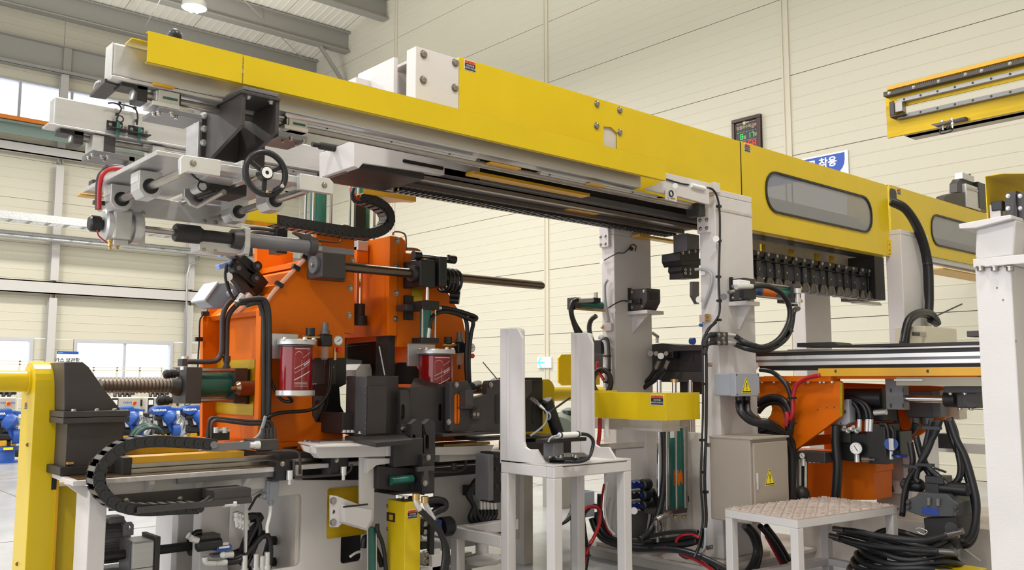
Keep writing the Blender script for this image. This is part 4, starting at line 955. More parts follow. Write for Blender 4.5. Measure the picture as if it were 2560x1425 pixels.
# horizontal cylinder driving press one
cy = thing('push_cylinder', 'green hydraulic cylinder lying level between the dark bearing stand and the left press', 'cylinder', at(520, 960, Y=6.0))
yc = 5.95; zc0 = at(500, 963, Y=yc).z
def cx_(px): return at(px, 960, Y=yc).x
part(cy, 'barrel', MB().cyl((cx_(486), yc, zc0), (cx_(572), yc, zc0), .085, 24), GRN)
part(cy, 'head', MB().box((cx_(447), yc - .12, zc0 - .12), (cx_(487), yc + .12, zc0 + .12)), DRK, .004)
part(cy, 'cap', MB().box((cx_(568), yc - .12, zc0 - .12), (cx_(600), yc + .12, zc0 + .115)), DRK, .004)
part(cy, 'rear_cap', MB().box((cx_(600), yc - .1, zc0 - .13), (cx_(645), yc + .1, zc0 + .11)), DRK2, .004)
for dy in (-.1, .1):
    for dz in (-.1, .1): part(cy, 'tie_rod', MB().cyl((cx_(480), yc + dy, zc0 + dz), (cx_(575), yc + dy, zc0 + dz), .014, 10), STL)
part(cy, 'trunnion_pin', MB().lathe((cx_(562), yc - .17, zc0 - .02), EX, [(.03, 0), (.05, .02), (.05, cx_(645) - cx_(562))], 20), HEAT)  # brown colour imitates a reddish reflection on the steel pin
part(cy, 'grease_nipple', MB().cyl((cx_(552), yc - .17, zc0 - .02), (cx_(562), yc - .17, zc0 - .02), .012, 8), BRS)
sc_ = part(cy, 'screw_rod', MB().lathe((cx_(250), yc, zc0), EX, [(r, k * .012) for k in range(int((cx_(440) - cx_(250)) / .012)) for r in ((.052,) if k % 2 else (.044,))], 20), SCRW)
part(cy, 'screw_collar', MB().lathe((cx_(425), yc, zc0), EX, [(.05, 0), (.07, .04), (.07, cx_(448) - cx_(425))], 20), DRK)
for q in ((432, 935), (415, 1002)):
    for d in (0, 14): part(cy, 'cap_screw', MB().lathe(at(q[0] + d, q[1] - d * .1, Y=yc - .13), NX, [(.022, 0), (.022, .02), (.03, .02), (.03, .05), (.018, .06)], 12), BLK)
part(cy, 'fitting', MB().lathe(at(461, 925, Y=yc - .05), EZ, [(.03, 0), (.03, .02), (.022, .022), (.022, .05), (.026, .05), (.026, .09)], 6), ALUM)
part(cy, 'fitting', MB().lathe(at(566, 923, Y=yc - .05), EZ, [(.03, 0), (.03, .02), (.022, .022), (.022, .05), (.028, .05), (.028, .09)], 6), DRK)
part(cy, 'hydraulic_pipe', MB().tube(pp([(461, 904), (485, 904), (525, 904), (545, 898), (554, 878), (556, 830), (557, 790), (570, 760), (600, 735)], Y=yc - .05), .018, 10), DRK)
part(cy, 'hydraulic_pipe', MB().tube(pp([(566, 905), (567, 850), (569, 800), (580, 775), (605, 752)], Y=yc - .05), .018, 10), DRK)
part(cy, 'elbow', MB().box(*bly(455, 915, 470, 897, yc - .08, yc)), DRK, .004)
# dark bearing stand on the table's left end
bs = thing('bearing_stand', 'dark steel bearing stand on the left end of the table, holding the threaded rod', 'stand', at(240, 1180, Y=YT + .3))
a, b = cub(155, 165, 308, 1040, 1182, Y=YT + .33, dep=.45); part(bs, 'pedestal', MB().box((a[0], a[1], ZT + .003), b), DRK, .004)
a, b = cub(154, 158, 325, 1029, 1060, Y=YT + .27, dep=.55); part(bs, 'lower_flange', MB().box(a, (b[0], b[1], (a[2] + b[2]) / 2 - .002)), DRK, .004); part(bs, 'upper_flange', MB().box((a[0], a[1], (a[2] + b[2]) / 2), b), DRK, .004)
part(bs, 'housing', MB().prism(ply([(160, 1028), (160, 905), (207, 905), (222, 917), (262, 975), (305, 1028)], Y=YT + .36), (0, .36, 0)), DRK, .006)
part(bs, 'base_flange', MB().box((a[0] + .0, YT + .28, ZT + .003), (b[0] - .05, YT + .85, ZT + .05)), DRK2, .004)
for q in ((185, 1028), (242, 1027), (285, 1027)): part(bs, 'bolt', MB().bolt(at(q[0], q[1], Y=YT + .3), EZ, .015, .012), STL)
part(bs, 'shim', MB().box(*bly(168, 1162, 185, 1155, YT + .3, YT + .33)), BRS, .002)
# valve stack on the sloped shoulder of press one
vs = thing('valve_stack', 'black valve stack with blue plugs on the sloped shoulder of the left press', 'valve', at(620, 700, Y=6.0))
Yv = 5.85
pa, pb = at(700, 745, Y=Yv), at(610, 640, Y=Yv); d = pb - pa
part(vs, 'mount_plate', MB().prism(ply([(628, 760), (672, 706), (640, 668), (596, 690)], Y=Yv), (0, .12, 0)), DRK2, .003)
part(vs, 'manifold', MB().prism(ply([(577, 690), (590, 672), (640, 735), (622, 752)], Y=Yv - .06), (0, .06, 0)), DRK, .004)
for i, q in enumerate(((595, 640), (592, 671))):
    b_ = at(q[0], q[1], Y=Yv - .1)
    c = part(vs, 'solenoid_valve', MB().obox(b_ + V((.06, .05, -.03)), V((.2, 0, -.13)), V((0, .1, 0)), V((.03, 0, .05))), BLK, .006)
    part(c, 'blue_plug', MB().obox(b_ + V((-.07, .04, .02)), V((.1, 0, .04)), V((0, .06, 0)), V((-.01, 0, .03))), mat('plug_blue', (.22, .33, .72), .3) if i == 0 else MATS['plug_blue'], .004)
    part(c, 'coil', MB().cyl(b_ + V((0, -.03, -.0)), b_ + V((0, .03, 0)), .036, 18), BLK)
    part(c, 'coil_nut', MB().cyl(b_ + V((0, -.036, 0)), b_ + V((0, -.03, 0)), .016, 12), GRY)
    e = b_ + V((.13, 0, -.06)); part(c, 'coil', MB().cyl(e + V((0, -.03, 0)), e + V((0, .03, 0)), .034, 18), BLK)
    part(c, 'coil_nut', MB().cyl(e + V((0, -.036, 0)), e + V((0, -.03, 0)), .014, 12), GRY)
part(vs, 'tag_disc', MB().cyl(at(571, 692, Y=Yv - .1), at(571, 692, Y=Yv - .095), .028, 20), CLRW)
part(vs, 'cable', MB().tube(pp([(566, 672), (568, 700), (575, 730), (590, 755)], Y=Yv - .08), .01, 8).tube(pp([(568, 660), (563, 690), (572, 725), (588, 752)], Y=Yv - .09), .01, 8), RUB)
for i, q in enumerate(((606, 744), (622, 742))): part(vs, 'hose_fitting', MB().cyl(at(q[0] - 14, q[1] + 14, Y=Yv - .1), at(q[0] + 2, q[1] - 6, Y=Yv - .1), .024, 10), ALUM)
part(vs, 'hose', MB().tube(pp([(590, 760), (610, 757), (640, 749), (655, 752), (664, 775), (667, 830), (667, 950), (665, 1060), (668, 1085)], Y=Yv - .42), .016, 10).tube(pp([(600, 752), (625, 748), (650, 746), (663, 752), (672, 780), (674, 850), (673, 950), (671, 1060), (674, 1085)], Y=Yv - .43), .016, 10).tube(pp([(615, 764), (645, 757), (652, 770), (659, 800), (660, 900), (659, 1050), (661, 1085)], Y=Yv - .42), .014, 10), DRK2)
jb = thing('junction_box', 'pale grey sealed box tilted on the upper left corner of the left press', 'box', at(560, 750, Y=6.1))
part(jb, 'body', MB().prism(ply([(512, 752), (545, 708), (575, 705), (600, 728), (568, 770), (532, 768)], Y=6.0), (0, .2, 0)), BOXG, .006)
part(jb, 'lid', MB().prism(ply([(510, 749), (544, 703), (548, 707), (515, 753)], Y=5.98), (0, .24, 0)), mat('box_light', (.62, .62, .65), .45), .004)
part(jb, 'gland', MB().cyl(at(570, 738, Y=5.98), at(586, 730, Y=5.95), .025, 14), BOXG)
# clear tubes with clips up the sloped edge, wires
sw = thing('clear_hose', 'clear plastic hose with black clips along the sloped orange edge of the left press', 'hose', at(720, 690, Y=Y1))
part(sw, 'tube', MB().tube(pp([(668, 752), (690, 722), (730, 680), (770, 640)], Y=Y1 - .012), .014, 10), glass('clear_hose_plastic', (1, .9, .8), .55, .1))
for q in ((763, 643), (740, 669), (698, 711)): part(sw, 'clip', MB().obox(at(q[0], q[1], Y=Y1 - .02), (.05, 0, -.025), (0, .03, 0), (.012, 0, .024)), BLK)
tl = thing('sensor_wire', 'thin black wire clipped to the left edge of the left press', 'wire', at(500, 850, Y=Y2))
part(tl, 'wire', MB().tube(pp([(526, 765), (512, 785), (500, 800), (498, 850), (495, 900), (494, 940)], Y=Y2 - .02), .006, 6), RUB)
for q in ((513, 784), (497, 848)): part(tl, 'clip', MB().cbox(at(q[0], q[1], Y=Y2 - .02), (.05, .03, .03)), BLK)
# press two, mirrored
p2_ = press_thing('orange press frame on the right with the vertical clamp cylinder on its front', (at(1080, 1100, Y=Y1).x, 6.0, ZT))
out2 = [(972, 590), (1005, 594), (1013, 602), (1015, 632), (1062, 637), (1067, 645), (1155, 790), (1168, 850), (1168, 1112), (1095, 1107), (1095, 873), (993, 868), (993, 840), (972, 839)]
P2 = ply(out2, Y=Y1); P2[8].z = P2[9].z = zbase
part(p2_, 'front_plate', MB().prism(P2, (0, TP, 0)), ORG, .003)
part(p2_, 'rear_plate', MB().prism([p + V((0, Y2 - Y1, 0)) for p in P2], (0, TP, 0)), ORG, .003)
part(p2_, 'guide_wall', MB().box((P2[0].x + .005, Y1 + TP, P2[-1].z), (P2[0].x + .05, Y2, P2[0].z)), ORG, .002)
part(p2_, 'edge_bar', MB().box((P2[0].x, Y1 - .015, P2[-1].z), (P2[0].x + .07, Y1, P2[0].z)), ORG, .002)
part(p2_, 'back_web', MB().box((P2[7].x - .12, Y1 + TP, zbase), (P2[7].x - .09, Y2, P2[7].z)), ORG)
part(p2_, 'sloped_web', MB().prism([P2[5] + V((-.06, TP, -.06)), P2[6] + V((-.09, TP, -.02)), P2[6] + V((-.09, Y2 - Y1, -.02)), P2[5] + V((-.06, Y2 - Y1, -.06))], (-.03, 0, -.02)), ORG)
part(p2_, 'top_cover', MB().prism(ply([(1015, 634), (1060, 639), (1062, 662), (1015, 656)], Y=Y1 - .02), (0, .02, 0)), ORG, .003)
part(p2_, 'base_plate', MB().box((X_(1000, 1110, Y1), Y1 - .06, ZT + .07), (P2[8].x + .05, Y2 + TP, zbase)), ORG, .003)
for q in ((993, 602), (991, 665), (991, 732), (989, 797)): part(p2_, 'bolt', MB().bolt(at(q[0], q[1], Y=Y1 - .015), NY, .017, .014), STL)
part(p2_, 'throat_slide', MB().box(*bly(972, 838, 986, 1000, Y1 + .03, Y1 + .2)), DRK2, .003)
part(p2_, 'ram_die', MB().prism(ply([(868, 866), (928, 860), (928, 935), (905, 950), (905, 900), (868, 897)], Y=Y1 + .4), (0, .3, 0)), BLK, .004)
part(p2_, 'die_insert', MB().prism(ply([(890, 925), (902, 910), (926, 910), (930, 925), (930, 945), (890, 945)], Y=Y1 + .2), (0, .2, 0)), ALU, .003)
part(p2_, 'ram_holder', MB().prism(ply([(868, 860), (966, 850), (966, 960), (925, 960), (918, 900), (868, 895)], Y=Y1 + .5), (0, .25, 0)), DRK2, .004)
part(p2_, 'lower_die', MB().prism(ply([(985, 940), (990, 910), (1000, 906), (1035, 906), (1048, 925), (1048, 960), (985, 960)], Y=Y1 + .15), (0, .3, 0)), BLK, .004)
part(p2_, 'copper_line', MB().tube(pp([(982, 588), (985, 580), (1000, 580), (1012, 586), (1015, 600), (1015, 625)], Y=Y1 + .1), .007, 8).tube(pp([(1015, 622), (1040, 624), (1052, 633)], Y=Y1 + .1), .014, 8), HEAT)
part(p1, 'copper_line', MB().tube(pp([(795, 600), (825, 604), (850, 604), (854, 590)], Y=Y1 - .02), .006, 8).tube(pp([(853, 570), (858, 563), (875, 566)], Y=Y1 + .1), .006, 8), HEAT)
part(p1, 'upper_tank_pipe', MB().tube(pp([(615, 620), (616, 585), (625, 570), (690, 576)], Y=Y1 + .2), .014, 8).tube(pp([(627, 640), (627, 596), (637, 582), (690, 587)], Y=Y1 + .2), .014, 8), DRK)
a, b = cub(688, 692, 719, 563, 632, Y=Y1 + .15, dep=.12); part(p1, 'upper_manifold', MB().box(a, b), BLK, .004)
# clamp on press two, cylinder below
c0 = X_(1035, 680, 5.33); c1 = X_(1100, 690, 5.33)
cp = part(p2_, 'clamp_plate', MB().box(*bly(1014, 655, 1052, 720, Y1 - .03, Y1)), DRK2, .003)
part(cp, 'clamp_body', MB().box((c0, 5.25, pz.z - .1), (c0 + .14, Y1 - .03, pz.z + .1)), BLK, .01)
part(cp, 'clamp_jaw', MB().box((c0 + .15, 5.22, pz.z - .09), (c0 + .22, Y1 - .03, pz.z + .13)), BLK, .008)
part(cp, 'clamp_pin', MB().cyl((c0 - .02, 5.3, pz.z + .13), (c0 + .34, 5.3, pz.z + .13), .016, 12), STL)
for dx in (-.03, .29): part(cp, 'pin_collar', MB().cyl((c0 + dx, 5.3, pz.z + .13), (c0 + dx + .06, 5.3, pz.z + .13), .033, 14), BLK)
for k in range(4): part(cp, 'hose_ring', MB().torus((c0 + .27 + .035 * k, 5.33, pz.z - .03), EX, .085, .011, 24, 8), RUB)
part(cp, 'stop_collar', MB().cyl((c0 - .03, 5.33, pz.z), (c0, 5.33, pz.z), .06, 20), DRK)
part(cp, 'valve_coil', MB().cyl(at(1120, 712, Y=5.4), at(1148, 716, Y=5.35), .03, 14).cyl(at(1125, 735, Y=5.4), at(1150, 738, Y=5.35), .032, 14).cyl(at(1125, 750, Y=5.4), at(1148, 752, Y=5.35), .028, 14), BLK)
part(p2_, 'yellow_plate', MB().box(*bly(1030, 718, 1056, 760, Y1 - .01, Y1)), YELP)
lc = part(p2_, 'lower_bracket', MB().box(*bly(1014, 738, 1034, 800, Y1 - .03, Y1)), DRK2, .003)
part(lc, 'pivot_arm', MB().box(*bly(1016, 760, 1062, 778, Y1 - .16, Y1 - .03)), DRK, .004)
xc = X_(1068, 690, 5.28)
part(lc, 'piston_rod', MB().cyl((xc, 5.28, Z_(1068, 680, 5.28)), (xc, 5.28, Z_(1063, 750, 5.28)), .014, 14), CHR)
part(lc, 'head_block', MB().box((xc - .08, 5.22, Z_(1063, 775, 5.28)), (xc + .07, 5.34, Z_(1063, 753, 5.28))), BLK, .004)
part(lc, 'cylinder_barrel', MB().cyl((xc - .01, 5.28, Z_(1060, 845, 5.28)), (xc - .01, 5.28, Z_(1063, 774, 5.28)), .042, 18), GRN)
for dx in (-.065, .05): part(lc, 'tie_rod', MB().cyl((xc + dx - .01, 5.23, Z_(1060, 845, 5.28)), (xc + dx - .01, 5.23, Z_(1063, 774, 5.28)), .007, 8), STL)
part(lc, 'end_cap', MB().box((xc - .09, 5.22, Z_(1060, 858, 5.28)), (xc + .07, 5.34, Z_(1060, 845, 5.28))), BLK, .004)
part(lc, 'hose', MB().tube(pp([(1100, 769), (1130, 773), (1165, 783), (1190, 793), (1186, 800), (1172, 796)], Y=5.25), .016, 10).tube(pp([(1074, 822), (1078, 800), (1090, 785), (1110, 779), (1140, 784), (1180, 800), (1190, 795)], Y=5.24), .016, 10).tube(pp([(1160, 790), (1167, 810), (1168, 850), (1165, 900), (1168, 960)], Y=5.3), .016, 10).tube(pp([(1180, 798), (1183, 810), (1177, 840), (1172, 900), (1174, 960)], Y=5.3), .016, 10), RUB)
part(lc, 'hose_fitting', MB().cyl(at(1072, 768, Y=5.24), at(1102, 770, Y=5.24), .014, 10).cyl(at(1070, 850, Y=5.24), at(1073, 820, Y=5.24), .014, 10), ALUM)
# oil reservoirs
OILR = mat('red_oil', (0.30, 0.002, 0.004), 0.1, coat=.4)
def reservoir(label, px, y0, y1, y2, wpx, Y):
    c = at(px, (y0 + y2) / 2, Y=Y); r = abs(at(px + wpx / 2, y1, Y=Y).x - c.x) * .84
    zt, zm, zb = Z_(px, y0, Y), Z_(px, y1, Y), Z_(px, y2, Y)
    t = thing('oil_reservoir', label, 'reservoir', (c.x, c.y, zb), 'red oil reservoirs')
    part(t, 'lid', MB().lathe((c.x, c.y, zm), EZ, [(r * 1.12, 0), (r * 1.12, .02), (r * 1.08, .034)], 36), ALU)
    part(t, 'base', MB().lathe((c.x, c.y, zb - .03), EZ, [(r * 1.1, 0), (r * 1.14, .006), (r * 1.14, .036)], 36), ALUM)
    part(t, 'oil', MB().lathe((c.x, c.y, zb + .006), EZ, [(r * .955, 0), (r * .955, (zm - zb) * .93)], 36), OILR)
    part(t, 'glass_tube', MB().lathe((c.x, c.y, zb), EZ, [(r, 0), (r, zm - zb)], 40, caps=False), glass('tube_glass', (1, .97, .97), .88, .03, .03))
    part(t, 'plunger_disc', MB().lathe((c.x, c.y, zm - .012), EZ, [(r * .93, 0), (r * .93, .008)], 30), GRY)
    for k in range(5):
        a = math.radians(200 + 70 * k); part(t, 'lid_bolt', MB().bolt((c.x + r * 1.0 * math.cos(a), c.y + r * 1.0 * math.sin(a), zm + .03), EZ, .015, .014), ALUM)
    part(t, 'mount_bracket', MB().box((c.x - r * 1.35, c.y + r * .9, zm - .09), (c.x + r * .6, c.y + r * 1.05, zm + .075)), ALU, .003)
    # printed scale: outline, diagonal bars and lines of small print wrapped round the front of the tube
    def on(u, v, k=1.004):
        a = math.atan2(-c.y + 0, -c.x + 0) + .35 + u; return V((c.x + r * k * math.cos(a), c.y + r * k * math.sin(a), zb + (zm - zb) * v))
    m = MB()
    def strip(a, b, wv, n=10):
        pv = [(a[0] + (b[0] - a[0]) * i / n, a[1] + (b[1] - a[1]) * i / n) for i in range(n + 1)]
        for q, s_ in zip(pv, pv[1:]):
            if abs(b[0] - a[0]) > .02: m.quad([on(q[0], q[1]), on(s_[0], s_[1]), on(s_[0], s_[1] + wv), on(q[0], q[1] + wv)])
            else: m.quad([on(q[0], q[1]), on(q[0] + wv * .5, q[1]), on(s_[0] + wv * .5, s_[1]), on(s_[0], s_[1])])
    L, Rr = -.42, .55
    strip((L, .38), (L, .74), .01); strip((L, .18), (L, .3), .01)
    for i in range(8):
        t0, t1 = math.pi * i / 8, math.pi * (i + 1) / 8
        strip((-.19 - .23 * math.cos(t0), .74 + .1 * math.sin(t0)), (-.19 - .23 * math.cos(t1), .74 + .1 * math.sin(t1)), .008, 1)
    strip((.06, .71), (Rr, .83), .008); strip((L, .47), (Rr, .68), .012); strip((L, .38), (Rr, .59), .008); strip((.1, .53), (Rr, .63), .03); strip((L, .23), (Rr, .42), .022)
    strip((-.02, .05), (-.02, .66), .02); strip((.06, .05), (.06, .5), .012)
    for v in (.1, .13, .16, .19): strip((L, v), (Rr - .1 * (v * 10 % 2), v), .006)
    strip((L, .9), (Rr, .9), .012)
    part(t, 'printed_scale', m, mat('frosted_print', (.75, .62, .66), .5) if 'frosted_print' not in MATS else MATS['frosted_print'])
    return t, c, r, zm, zb
t, c, r, zm, zb_ = reservoir('red oil reservoir in full view on the left press', 740, 845, 862, 978, 92, 5.32)
part(t, 'drain_hose', MB().tube([V((c.x - .05, c.y, zb_ - .03)), at(730, 1003, Y=5.35), at(705, 1000, Y=5.4), at(685, 970, Y=5.42), at(676, 940, Y=5.45), at(675, 880, Y=5.45)], .01, 8).tube(pp([(665, 1045), (700, 1032), (770, 1026), (800, 1010), (823, 975), (828, 930), (830, 895)], Y=5.4), .012, 8), RUB)
reservoir('red oil reservoir on the right press, half hidden by a dark steel block', 1090, 868, 885, 990, 82, 5.32)
def regulator(label, px, py, Y):
    o = at(px, py, Y=Y); t = thing('air_regulator', label, 'regulator', o, 'air regulators beside the reservoirs')
    part(t, 'knob', MB().lathe(o + V((0, 0, .05)), EZ, [(.026, 0), (.034, .004), (.03, .03), (.022, .032), (.022, .08)], 18), GRY)
    part(t, 'body', MB().box(o + V((-.04, -.035, -.03)), o + V((.04, .035, .05))), BLK, .008)
    part(t, 'bowl', MB().lathe(o + V((0, 0, -.12)), EZ, [(.018, 0), (.026, .01), (.026, .09)], 18), BOWL)
    part(t, 'drain', MB().cyl(o + V((0, 0, -.15)), o + V((0, 0, -.12)), .01, 10), BLK)
    g = o + V((.07, -.04, .01)); k = part(t, 'gauge', MB().lathe(g, NY, [(.03, 0), (.034, .02), (.03, .022)], 24), ALU)
    part(k, 'dial', MB().cyl(g + V((0, -.0225, 0)), g + V((0, -.0235, 0)), .027, 24), CLRW)
    part(k, 'needle', MB().obox(g + V((0, -.024, 0)), V((.03, 0, .02)), V((0, .001, 0)), V((-.002, 0, .003))), INKK)
    part(t, 'inlet_pipe', MB().cyl(o + V((-.16, .0, .03)), o + V((-.04, 0, .03)), .013, 10), BRS)
    part(t, 'valve_knob', MB().cyl(o + V((-.11, 0, .04)), o + V((-.11, 0, .09)), .03, 14), BLK)
    part(t, 'red_button', MB().cyl(o + V((.09, -.02, -.05)), o + V((.09, -.05, -.05)), .018, 14), RED)
    part(t, 'elbow', MB().cyl(o + V((.08, 0, -.12)), o + V((.08, 0, -.04)), .012, 10), BRS)
regulator('air regulator with round gauge right of the fully visible red reservoir', 812, 855, 5.38)
regulator('air regulator with round gauge at the right edge of the right orange press', 1149, 873, 5.38)
# ================================================================ yellow duct posts
YPo = TA.y + .012
def sticker_px(par, px, py, wpx, hpx, face='Y', plane=None):
    pass
yp = thing('yellow_duct_post', 'tall yellow post with a rounded top at the left edge of the picture', 'post', at(110, 1180, Y=YPo))
a, b = cub(47, 79, 152, 930, 1300, Y=YPo); zt_ = Z_(79, 903, YPo); wy = b[1] - a[1]
prof = [(a[1], 0), (a[1], zt_ - wy / 2)] + [(a[1] + wy / 2 - wy / 2 * math.cos(math.pi * k / 12), zt_ - wy / 2 + wy / 2 * math.sin(math.pi * k / 12)) for k in range(1, 12)] + [(b[1], zt_ - wy / 2), (b[1], 0)]
part(yp, 'shell', MB().prism([(a[0], y, z) for y, z in prof], (b[0] - a[0], 0, 0)), YEL, .004)
part(yp, 'edge_band', MB().prism([(b[0] - .012, y + (.006 if y > a[1] + wy / 2 else -.006), z) for y, z in prof], (.012, 0, 0)), YELO)
part(yp, 'duct_pipe', MB().cyl((a[0] - 2.0, a[1] + wy / 2, Z_(40, 953, YPo)), (a[0], a[1] + wy / 2, Z_(40, 953, YPo)), .062, 24), YEL)
part(yp, 'pipe_flange', MB().cyl((a[0] - .012, a[1] + wy / 2, Z_(40, 953, YPo)), (a[0], a[1] + wy / 2, Z_(40, 953, YPo)), .08, 24), YEL)
zu = zb_t = Z_(182, 1216, YT) - .02
part(yp, 'lower_cover', MB().box((b[0] - .06, YPo + .05, 0), (X_(190, 1330, YPo + .05), YPo + .3, zu - .04)), YEL, .003)
part(yp, 'slot', MB().box((X_(128, 1216, YPo), YPo - .001, zu - .05), (b[0], YPo + .004, ZT + .005)), BLK)
for q, yy in (((154, 970), YPo), ((187, 1394), YPo + .05)):
    c = at(q[0], q[1], Y=yy); h = part(yp, 'hinge_tab', MB().box((c.x - .012, yy - .012, c.z - .028), (c.x + .012, yy, c.z + .028)), YEL, .002); part(h, 'screw', MB().bolt((c.x, yy - .012, c.z), NY, .009, .006), STL)
c = at(65, 1014, X=a[0] - .002); sticker(yp, c, -EY, EZ, .05, .042)
for q in ((44, 1410), (70, 1112)): part(yp, 'hole_plug', MB().cyl(at(q[0], q[1], X=a[0] - .002), at(q[0], q[1], X=a[0]) + V((.002, 0, 0)), .012, 12), HEAT)

# ================================================================ lower energy chain with its tray
YCH = YT - .14
lc_ = thing('energy_chain', 'thick black energy chain curling in a big loop in front of the left table end', 'chain', at(300, 1280, Y=YCH))
chain_along(lc_, pp([(540, 1112), (470, 1107), (397, 1104), (342, 1108), (301, 1124), (274, 1146), (255, 1168), (248, 1195), (252, 1219), (270, 1245), (296, 1263), (328, 1273), (370, 1276), (440, 1273), (520, 1270)], Y=YCH), .054, .062, .13)
a = at(342, 1282, Y=YCH - .03); b = at(629, 1264, Y=YCH - .03); zl_ = a.z - .006
part(lc_, 'tray', MB().box((a.x, YCH - .03, zl_), (b.x, YCH + .17, zl_ + .005)).box((a.x, YCH - .035, zl_), (b.x, YCH - .03, zl_ + .035)).box((a.x - .08, YCH + .17, zl_), (b.x, YCH + .175, zl_ + .085)), DRK, .001)
part(lc_, 'end_block', MB().box((b.x - .22, YCH - .02, zl_ + .03), (b.x, YCH + .16, zl_ + .085)), DRK, .003)
for q in ((315, 1252), (450, 1247), (570, 1243)): part(lc_, 'bolt', MB().bolt(at(q[0], q[1], Y=YCH + .17), NY, .012, .01), STL)
part(lc_, 'hose', MB().tube(pp([(470, 1268), (505, 1258), (530, 1240), (550, 1233), (575, 1240), (595, 1245)], Y=YCH + .05), .016, 8).tube(pp([(480, 1272), (520, 1255), (545, 1246), (575, 1250), (600, 1252)], Y=YCH + .0), .014, 8), RUB)
for i in range(3): part(lc_, 'hose_fitting', MB().lathe(at(555 + 2 * i, 1252 + 5 * i, Y=YCH + .1 - .06 * i), EX, [(.016, 0), (.016, .05), (.022, .05), (.022, .07), (.014, .07), (.014, .09)], 10), ALUM)
a = at(528, 1108, Y=YCH); b = at(640, 1122, Y=YCH)
part(lc_, 'upper_arm', MB().box((a.x, YCH - .01, b.z), (X_(642, 1115, YCH), YCH + .14, b.z + .02)).box((a.x, YCH - .012, b.z), (X_(642, 1115, YCH), YCH - .004, a.z)), GRY, .002)
part(lc_, 'end_lug', MB().cyl(at(535, 1112, Y=YCH - .02), at(535, 1112, Y=YCH), .02, 18), GRY)
mb_ = part(lc_, 'manifold_block', MB().box(*bly(645, 1126, 697, 1098, YCH, YCH + .2)), DRK, .003)
for i in range(4): part(mb_, 'pipe_fitting', MB().lathe(at(658 + 9 * i, 1096, Y=YCH + .1), EZ, [(.016, 0), (.016, .03), (.012, .032), (.012, .06)], 10), DRK)
part(mb_, 'hose_end', MB().lathe(at(648, 1112, Y=YCH - .01), NX, [(.024, 0), (.024, .03), (.018, .03), (.018, .06)], 12), ALUM)
part(lc_, 'steel_pipe', MB().tube(pp([(520, 1095), (521, 1060), (527, 1046), (545, 1045), (620, 1053), (665, 1053), (680, 1060), (682, 1090)], Y=5.34), .010, 8).tube(pp([(528, 1095), (529, 1066), (536, 1052), (555, 1052), (620, 1060), (660, 1060), (672, 1068), (673, 1090)], Y=5.3), .010, 8), DRK)
part(lc_, 'grey_cable', MB().tube(pp([(600, 1107), (630, 1101), (648, 1087), (657, 1065), (664, 1040)], Y=5.2), .011, 8), GREYC)
part(lc_, 'valve', MB().box(*bly(530, 1102, 575, 1080, 5.3, 5.4)), DRK2, .004)
part(lc_, 'valve_lever', MB().cyl(at(538, 1074, Y=5.28), at(575, 1076, Y=5.28), .009, 8).cyl(at(540, 1082, Y=5.28), at(540, 1068, Y=5.28), .016, 10).cyl(at(562, 1082, Y=5.28), at(562, 1068, Y=5.28), .016, 10), ALUM)
# switch box and cable under the table edge
sb = thing('switch_box', 'blue grey switch box with a white cable hanging below the table edge', 'box', at(680, 1250, Y=YT))
a, b = cub(662, 669, 697, 1203, 1252, Y=YT + .06, dep=.07); part(sb, 'body', MB().box(a, b), BOXG, .004)
part(sb, 'lid', MB().box((a[0] + .01, a[1] - .008, a[2] + .005), (b[0] - .005, a[1], b[2] - .005)), BOXG, .003)
part(sb, 'gland', MB().lathe((a[0], a[1] + .03, a[2] + .03), NX, [(.02, 0), (.02, .02), (.014, .025), (.014, .04)], 12), BOXG)
part(sb, 'gland', MB().lathe(((a[0] + b[0]) / 2, a[1] + .03, a[2]), (0, 0, -1), [(.02, 0), (.02, .02), (.014, .025), (.014, .035)], 12), BOXG)
part(sb, 'white_cable', MB().tube(pp([(677, 1262), (674, 1290), (668, 1315), (668, 1332)], Y=YT + .09), .011, 8), CLRW)
part(sb, 'black_cable', MB().tube(pp([(652, 1236), (640, 1244), (632, 1258), (622, 1275)], Y=YT + .08), .008, 8), RUB)
# bearing blocks and thin pipes below the table front
for i, (px, py) in enumerate(((713, 1180), (848, 1170))):
    c = at(px, py, Y=YT - .03); u = thing('rail_clamp', ('left black clamp block with bright plunger under the front table edge', 'right black clamp block with bright plunger under the front table edge')[i], 'clamp', c, 'clamps under the table edge')
    part(u, 'body', MB().box(c + V((-.06, 0, -.05)), c + V((.07, .12, .07))), BLK, .005)
    part(u, 'plunger', MB().lathe(c + V((.02, -.02, -.075)), EZ, [(.012, 0), (.012, .03), (.02, .03), (.02, .085)], 14), ALUM)
    part(u, 'screw', MB().bolt(c + V((-.02, 0, .05)), NY, .012, .01), STL)
part(tb, 'thin_pipe', MB().tube(pp([(735, 1150), (735, 1180), (737, 1190), (750, 1193), (840, 1187), (862, 1184), (876, 1175), (879, 1160)], Y=YT - .05), .009, 8).tube(pp([(750, 1135), (750, 1185)], Y=YT - .05), .009, 8).tube(pp([(640, 1130), (720, 1127), (742, 1130), (750, 1140)], Y=YT - .05), .009, 8), DRK)
